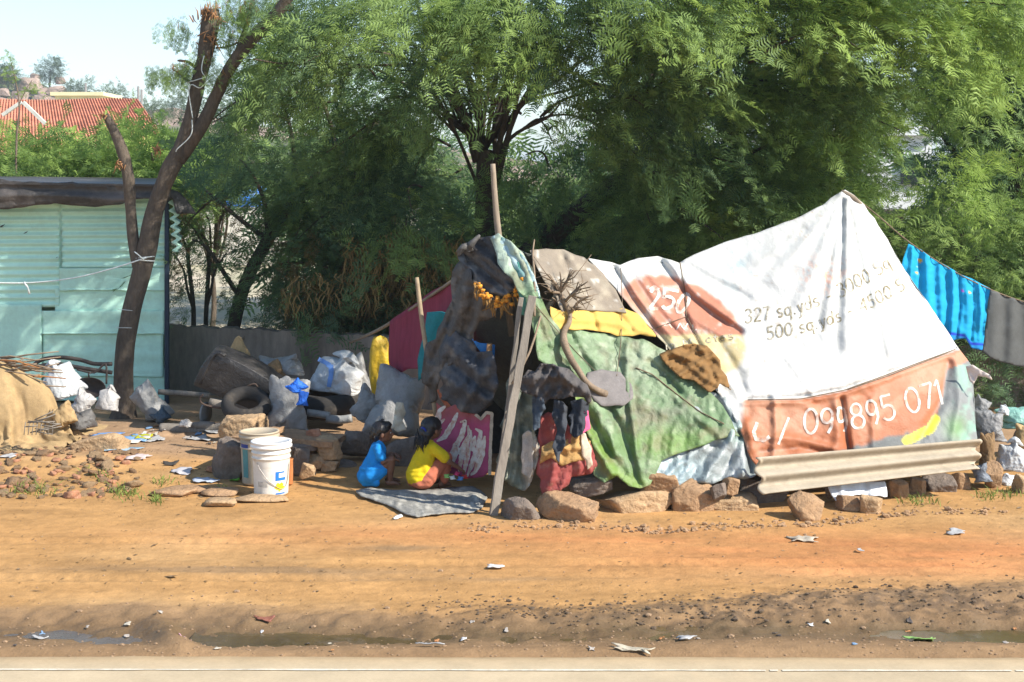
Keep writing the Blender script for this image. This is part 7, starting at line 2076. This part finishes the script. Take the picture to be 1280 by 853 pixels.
def hand(cap, wrist, d, up, side=1):
    """palm, four unequal curled fingers and a thumb leaving the side of the palm"""
    d = np.array(d, float); d /= np.linalg.norm(d); up = np.array(up, float); up -= d * np.dot(up, d); up /= np.linalg.norm(up); l = np.cross(up, d) * side
    w_ = np.array(wrist, float); sh = []
    for k, off in enumerate((-.014, -.005, .004, .013)): sh.append(cap(w_ + l * off * .6, w_ + d * .038 + l * off, .010, .0085))
    for k, (off, ln) in enumerate(((-.0165, .022), (-.0055, .028), (.0055, .027), (.016, .02))):
        a = w_ + d * .038 + l * off; b = a + d * ln * .55 - up * ln * .2; e = b + d * ln * .3 - up * ln * .45
        sh += [cap(a, b, .0056, .005), cap(b, e, .005, .0042)]
    a = w_ + d * .012 - l * .016; b = a - l * .014 + d * .014 - up * .006; sh += [cap(a, b, .0075, .006), cap(b, b + d * .014 - up * .006, .006, .005)]
    return sh


def head(cap, ell, hc, fwd=(1, 0, 0), nod=0):
    """hc centre; face looks along local +X"""
    x, y, z = hc
    return [ell((x, y, z + .012), (.072, .062, .070)), ell((x + .014, y, z - .030), (.052, .046, .046)), ell((x + .046, y, z - .052), (.020, .022, .018)),
            ell((x + .052, y, z - .018), (.022, .030, .026)), cap((x + .068, y, z + .004), (x + .083, y, z - .016), .007, .010), ell((x + .070, y, z - .034), (.010, .017, .005)), ell((x + .069, y, z - .041), (.009, .014, .005)),
            ell((x + .060, y, z + .020), (.014, .038, .012)), ell((x - .004, y - .064, z - .012), (.014, .008, .021)), ell((x - .004, y + .064, z - .012), (.014, .008, .021))]


def eyes(t, cap, ell, hc):
    x, y, z = hc
    for s_ in (-1, 1):
        v, f = ell((x + .061, y + s_ * .025, z + .003), (.009, .010, .0065)); e = make('eye', v, f, meye, t)
        v, f = ell((x + .0695, y + s_ * .026, z + .003), (.004, .005, .005)); make('iris', v, f, mpup, e)


# ---- child in blue: sitting on the mat, knees up, looking to the right
B = np.array([P(467, 616, 11.15)[0], 11.15, .012])
T, cap, ell = figure(B, math.radians(6), 1.0)
kid = thing('person', 'small child in blue top and blue shorts squatting, looking to the right', 'person', B)
hc = (.070, 0, .405)
sh = [cap((-.01, 0, .095), (.02, 0, .20), .078, .062), cap((.02, 0, .20), (.035, 0, .275), .062, .058), cap((.035, -.05, .29), (.035, .05, .29), .034, .034), cap((.04, 0, .30), (.058, 0, .36), .028, .028),
      ell((-.03, 0, .08), (.075, .09, .07))] + head(cap, ell, hc)
for s_ in (-1, 1):
    sh += [cap((.0, s_ * .055, .075), (.135, s_ * .070, .205), .052, .036), cap((.135, s_ * .070, .205), (.125, s_ * .065, .115), .035, .034), cap((.125, s_ * .065, .115), (.128, s_ * .06, .035), .032, .020),
           cap((.110, s_ * .06, .024), (.165, s_ * .064, .020), .022, .018), cap((.165, s_ * .064, .018), (.195, s_ * .066, .014), .018, .011)]
    for k in range(5): sh.append(cap((.190, s_ * (.052 + .0075 * k), .012), (.210 - .004 * k, s_ * (.052 + .0078 * k), .010), .0065 - .0006 * k, .005))
for s_, el_, wr, d_ in ((-1, (.075, -.105, .195), (.150, -.075, .215), (.85, .35, -.35)), (1, (.10, .105, .20), (.17, .05, .225), (.85, -.3, -.35))):
    sh += [cap((.035, s_ * .075, .285), el_, .026, .021), cap(el_, wr, .021, .015)] + hand(cap, wr, d_, (0, 0, 1), s_)
union('body', sh, mskin, kid, .0042, 3); eyes(kid, cap, ell, hc)
wr_ = lambda V: np.stack([.0 * V[:, 0], -.013 * crumpled(V * 13, 4, 6), .0 * V[:, 0]], 1) + .005 * crumpled(V * 11, 9, 5)[:, None]
union('shirt', [cap((-.012, 0, .115), (.018, 0, .20), .094, .078), cap((.018, 0, .20), (.034, 0, .270), .078, .068), cap((.035, -.055, .287), (.035, .055, .287), .042, .042), cap((.035, -.075, .285), (.058, -.098, .232), .038, .040), cap((.035, .075, .285), (.062, .098, .235), .038, .040), cap((.036, 0, .30), (.042, 0, .325), .045, .036)], mblc, kid, .006, 3, disp=wr_)
union('shorts', [ell((-.045, 0, .070), (.088, .105, .072)), cap((-.02, -.058, .075), (.055, -.070, .125), .068, .058), cap((-.02, .058, .075), (.055, .070, .125), .068, .058), cap((-.06, -.05, .03), (.02, -.09, .03), .034, .03), ell((-.03, 0, .13), (.085, .085, .03))], mblc, kid, .006, 3, disp=wr_)
rs = np.random.RandomState(2)
hd = lambda V: .006 * fbm(V * np.array([40, 40, 18]), 3, 3, ridge=True)[:, None] * np.array([1, 1, 1])
union('hair', [ell((.055, 0, .432), (.080, .075, .066)), ell((.020, 0, .405), (.050, .070, .058)), ell((.100, 0, .462), (.040, .055, .028)), cap((.01, 0, .385), (.02, 0, .360), .045, .035), cap((.055, .0, .49), (.062, -.01, .508), .012, .006), cap((.062, -.01, .508), (.082, -.01, .506), .007, .004)], mhair, kid, .0045, 2, disp=hd)

mb = MB()
for k in range(46):
    a = rs.uniform(0, 6.28); c0_ = np.array([.045 + .066 * math.cos(a), .066 * math.sin(a), .415 + rs.randn() * .018])
    if c0_[0] > .085: continue
    mb.add(*tube([T(c0_), T(c0_ + [rs.randn() * .006 - .004, rs.randn() * .006, -.022]), T(c0_ + [rs.randn() * .01 - .004, rs.randn() * .01, -.045])], [.0035, .003, .001], 4))
mb.build('hair_strands', mhair, kid)

# ---- child in yellow: squatting with its back to us, reaching right
B = np.array([P(528, 618, 11.0)[0], 11.0, .014])
T, cap, ell = figure(B, math.radians(38), 1.06)
kid = thing('person', 'child in yellow t-shirt and rust trousers squatting with its back turned, arm reaching right', 'person', B)
hc = (.085, 0, .425)
sh = [cap((-.02, 0, .085), (.0, 0, .18), .080, .068), cap((.0, 0, .18), (.045, 0, .285), .068, .062), cap((.05, -.06, .305), (.05, .06, .305), .034, .034), cap((.055, 0, .315), (.075, 0, .38), .027, .027)] + head(cap, ell, hc)
for s_ in (-1, 1):
    sh += [cap((.0, s_ * .055, .085), (.165, s_ * .075, .215), .055, .037), cap((.165, s_ * .075, .215), (.145, s_ * .07, .12), .036, .035), cap((.145, s_ * .07, .12), (.13, s_ * .065, .035), .033, .02), cap((.12, s_ * .06, .024), (.19, s_ * .066, .018), .022, .016)]
    for k in range(5): sh.append(cap((.195, s_ * (.054 + .0075 * k), .012), (.215 - .004 * k, s_ * (.054 + .0078 * k), .010), .0065 - .0006 * k, .005))
for s_, el_, wr, d_ in ((-1, (.125, -.155, .205), (.205, -.175, .150), (.8, -.1, -.6)), (1, (.15, .10, .20), (.23, .06, .14), (.8, -.2, -.6))):
    sh += [cap((.05, s_ * .085, .295), el_, .028, .022), cap(el_, wr, .021, .015)] + hand(cap, wr, d_, (0, 0, 1), s_)
union('body', sh, mskin, kid, .0045, 3); eyes(kid, cap, ell, hc)
union('shirt', [cap((-.03, 0, .10), (.0, 0, .18), .098, .088), cap((.0, 0, .18), (.045, 0, .28), .088, .076), cap((.05, -.07, .298), (.05, .07, .298), .043, .043), cap((.05, -.085, .295), (.100, -.132, .235), .041, .044), cap((.05, .085, .295), (.10, .115, .24), .041, .044), ell((-.035, 0, .085), (.085, .098, .045))], myec, kid, .006, 3, disp=wr_)
union('trousers', [ell((-.025, 0, .060), (.090, .105, .058)), cap((-.01, -.06, .075), (.160, -.078, .218), .064, .045), cap((-.01, .06, .075), (.160, .078, .218), .064, .045), cap((.160, -.078, .215), (.14, -.072, .06), .045, .036), cap((.160, .078, .215), (.14, .072, .06), .045, .036)], mora, kid, .006, 3, disp=wr_)
union('hair', [ell((.072, 0, .448), (.082, .074, .068)), ell((.035, 0, .415), (.052, .068, .062)), cap((.020, .0, .40), (-.002, .0, .335), .050, .034), cap((.02, -.03, .39), (.0, -.03, .33), .035, .02), cap((.02, .03, .39), (.0, .03, .33), .035, .02)], mhair, kid, .0045, 2, disp=hd)
mb = MB()
for k in range(60):
    c0_ = np.array([rs.uniform(-.02, .05), rs.uniform(-.06, .06), .38 + rs.randn() * .02])
    mb.add(*tube([T(c0_ + [-.02, 0, 0]), T(c0_ + [-.03 + rs.randn() * .006, rs.randn() * .006, -.04]), T(c0_ + [-.035 + rs.randn() * .01, rs.randn() * .012, -.085])], [.004, .0035, .001], 4))
mb.build('hair_strands', mhair, kid)
v, f = torus(T((.0, -.02, .43)), .022, .008, 0, .9, .6); make('hair_band', v, f, mat('blue_hair_band', (.01, .03, .25), .5, .1, 9, 0), kid)

# ---- mat
md = lambda px, py: np.array([(CH - .018) * FP / (y - HY) for y in np.atleast_1d(py)])
mt = [(443, 613), (462, 610), (500, 612), (540, 612), (570, 608), (590, 606), (602, 613), (609, 622), (604, 634), (590, 640), (560, 640), (540, 643), (522, 646), (506, 643), (490, 634), (470, 626), (452, 620)]
mmat = mat('grey_mat', attr=True, rough=.95, var=.3, scale=20, bump=.8, bscale=60, bdist=.01)
o, _ = sheet('floor_mat', mt, md, mmat, None, 2.0, [([(545, 628), (575, 620), (600, 618)], 3, .06), ([(520, 632), (560, 634), (600, 628)], 2.5, .04), ([(470, 618), (500, 628), (520, 640)], 3, .04), ([(585, 612), (600, 626)], 3, .06)], (.03, 10),
             lambda px, py: mixc(np.tile([.24, .235, .215], (len(px), 1)), smoothstep(.0, .4, n2(px, py, 5, 3, 8)), (.40, .385, .34)), .007, .015, 71, crumple=(.02, 7), jit=.7)
tag(o, 'rumpled dark grey mat spread under the two children', 'mat')
# bright toys and packets by the reaching hand
for k, (x, y, col, lb) in enumerate([(559, 595, (.22, .45, .12), 'small green packet nearest the child in yellow'), (571, 592, (.62, .05, .16), 'magenta packet among the toys by the panel'), (581, 596, (.60, .04, .03), 'red packet rightmost of the toys by the panel'), (566, 597, (.6, .62, .6), 'white packet between green and magenta ones'), (575, 598, (.10, .25, .55), 'small blue packet below the magenta one'), (560, 588, (.72, .20, .05), 'orange ball by the hand of the child in yellow')]):
    lump('toy_packet', x - 4.5, y - 2.5, x + 4.5, y + 2.5, 10.95 + .05 * (k % 3), mat('toy_%d' % k, col, .4, .1, 8, .2, 20), lb, 'toy', 200 + k, .8, .3, kind=(0, 2)[k % 2])
# dark pot by the hand
t = thing('cooking_pot', 'small black cooking pot against the printed panel', 'pot', P(562, 575, 11.35))
v, f = lathe([(.04, 0), (.065, .02), (.07, .05), (.06, .075), (.066, .08), (.055, .08), (.05, .04)], P(560, 578, 11.3), 24); make('body', v, f, MATS['sooty_iron'], t)
v, f = tube([P(515, 575, 11.7), P(528, 545, 11.65), P(533, 525, 11.6)], .012, 7); o = make('stick', v, f, mpole); tag(o, 'short stick leaning behind the head of the child in yellow', 'stick')
stone(470, 548, 530, 600, 11.95, 120, 'large brown block in shade between the two children', mst2, deep=.5)
# ================================================================ thin haze over the distance
hz = bpy.data.materials.new('haze_air'); hz.use_nodes = True; n_ = hz.node_tree.nodes; n_.clear()
ho = n_.new('ShaderNodeOutputMaterial'); hv = n_.new('ShaderNodeVolumePrincipled'); hv.inputs['Color'].default_value = (.80, .91, 1, 1); hv.inputs['Density'].default_value = .0007; hv.inputs['Anisotropy'].default_value = .2
hz.node_tree.links.new(hv.outputs[0], ho.inputs['Volume'])
v, f = box((0, 1200, 24), (3600, 4000, 60)); 
o = make('haze', v, f, hz, loc=(0, 1200, -6)); tag(o, 'thin pale haze over the far hill', kind='stuff')
for o in list(bpy.data.objects):
    if o.type == 'MESH' and o.parent is None and 'kind' not in o and 'category' not in o: print('UNTAGGED', o.name)
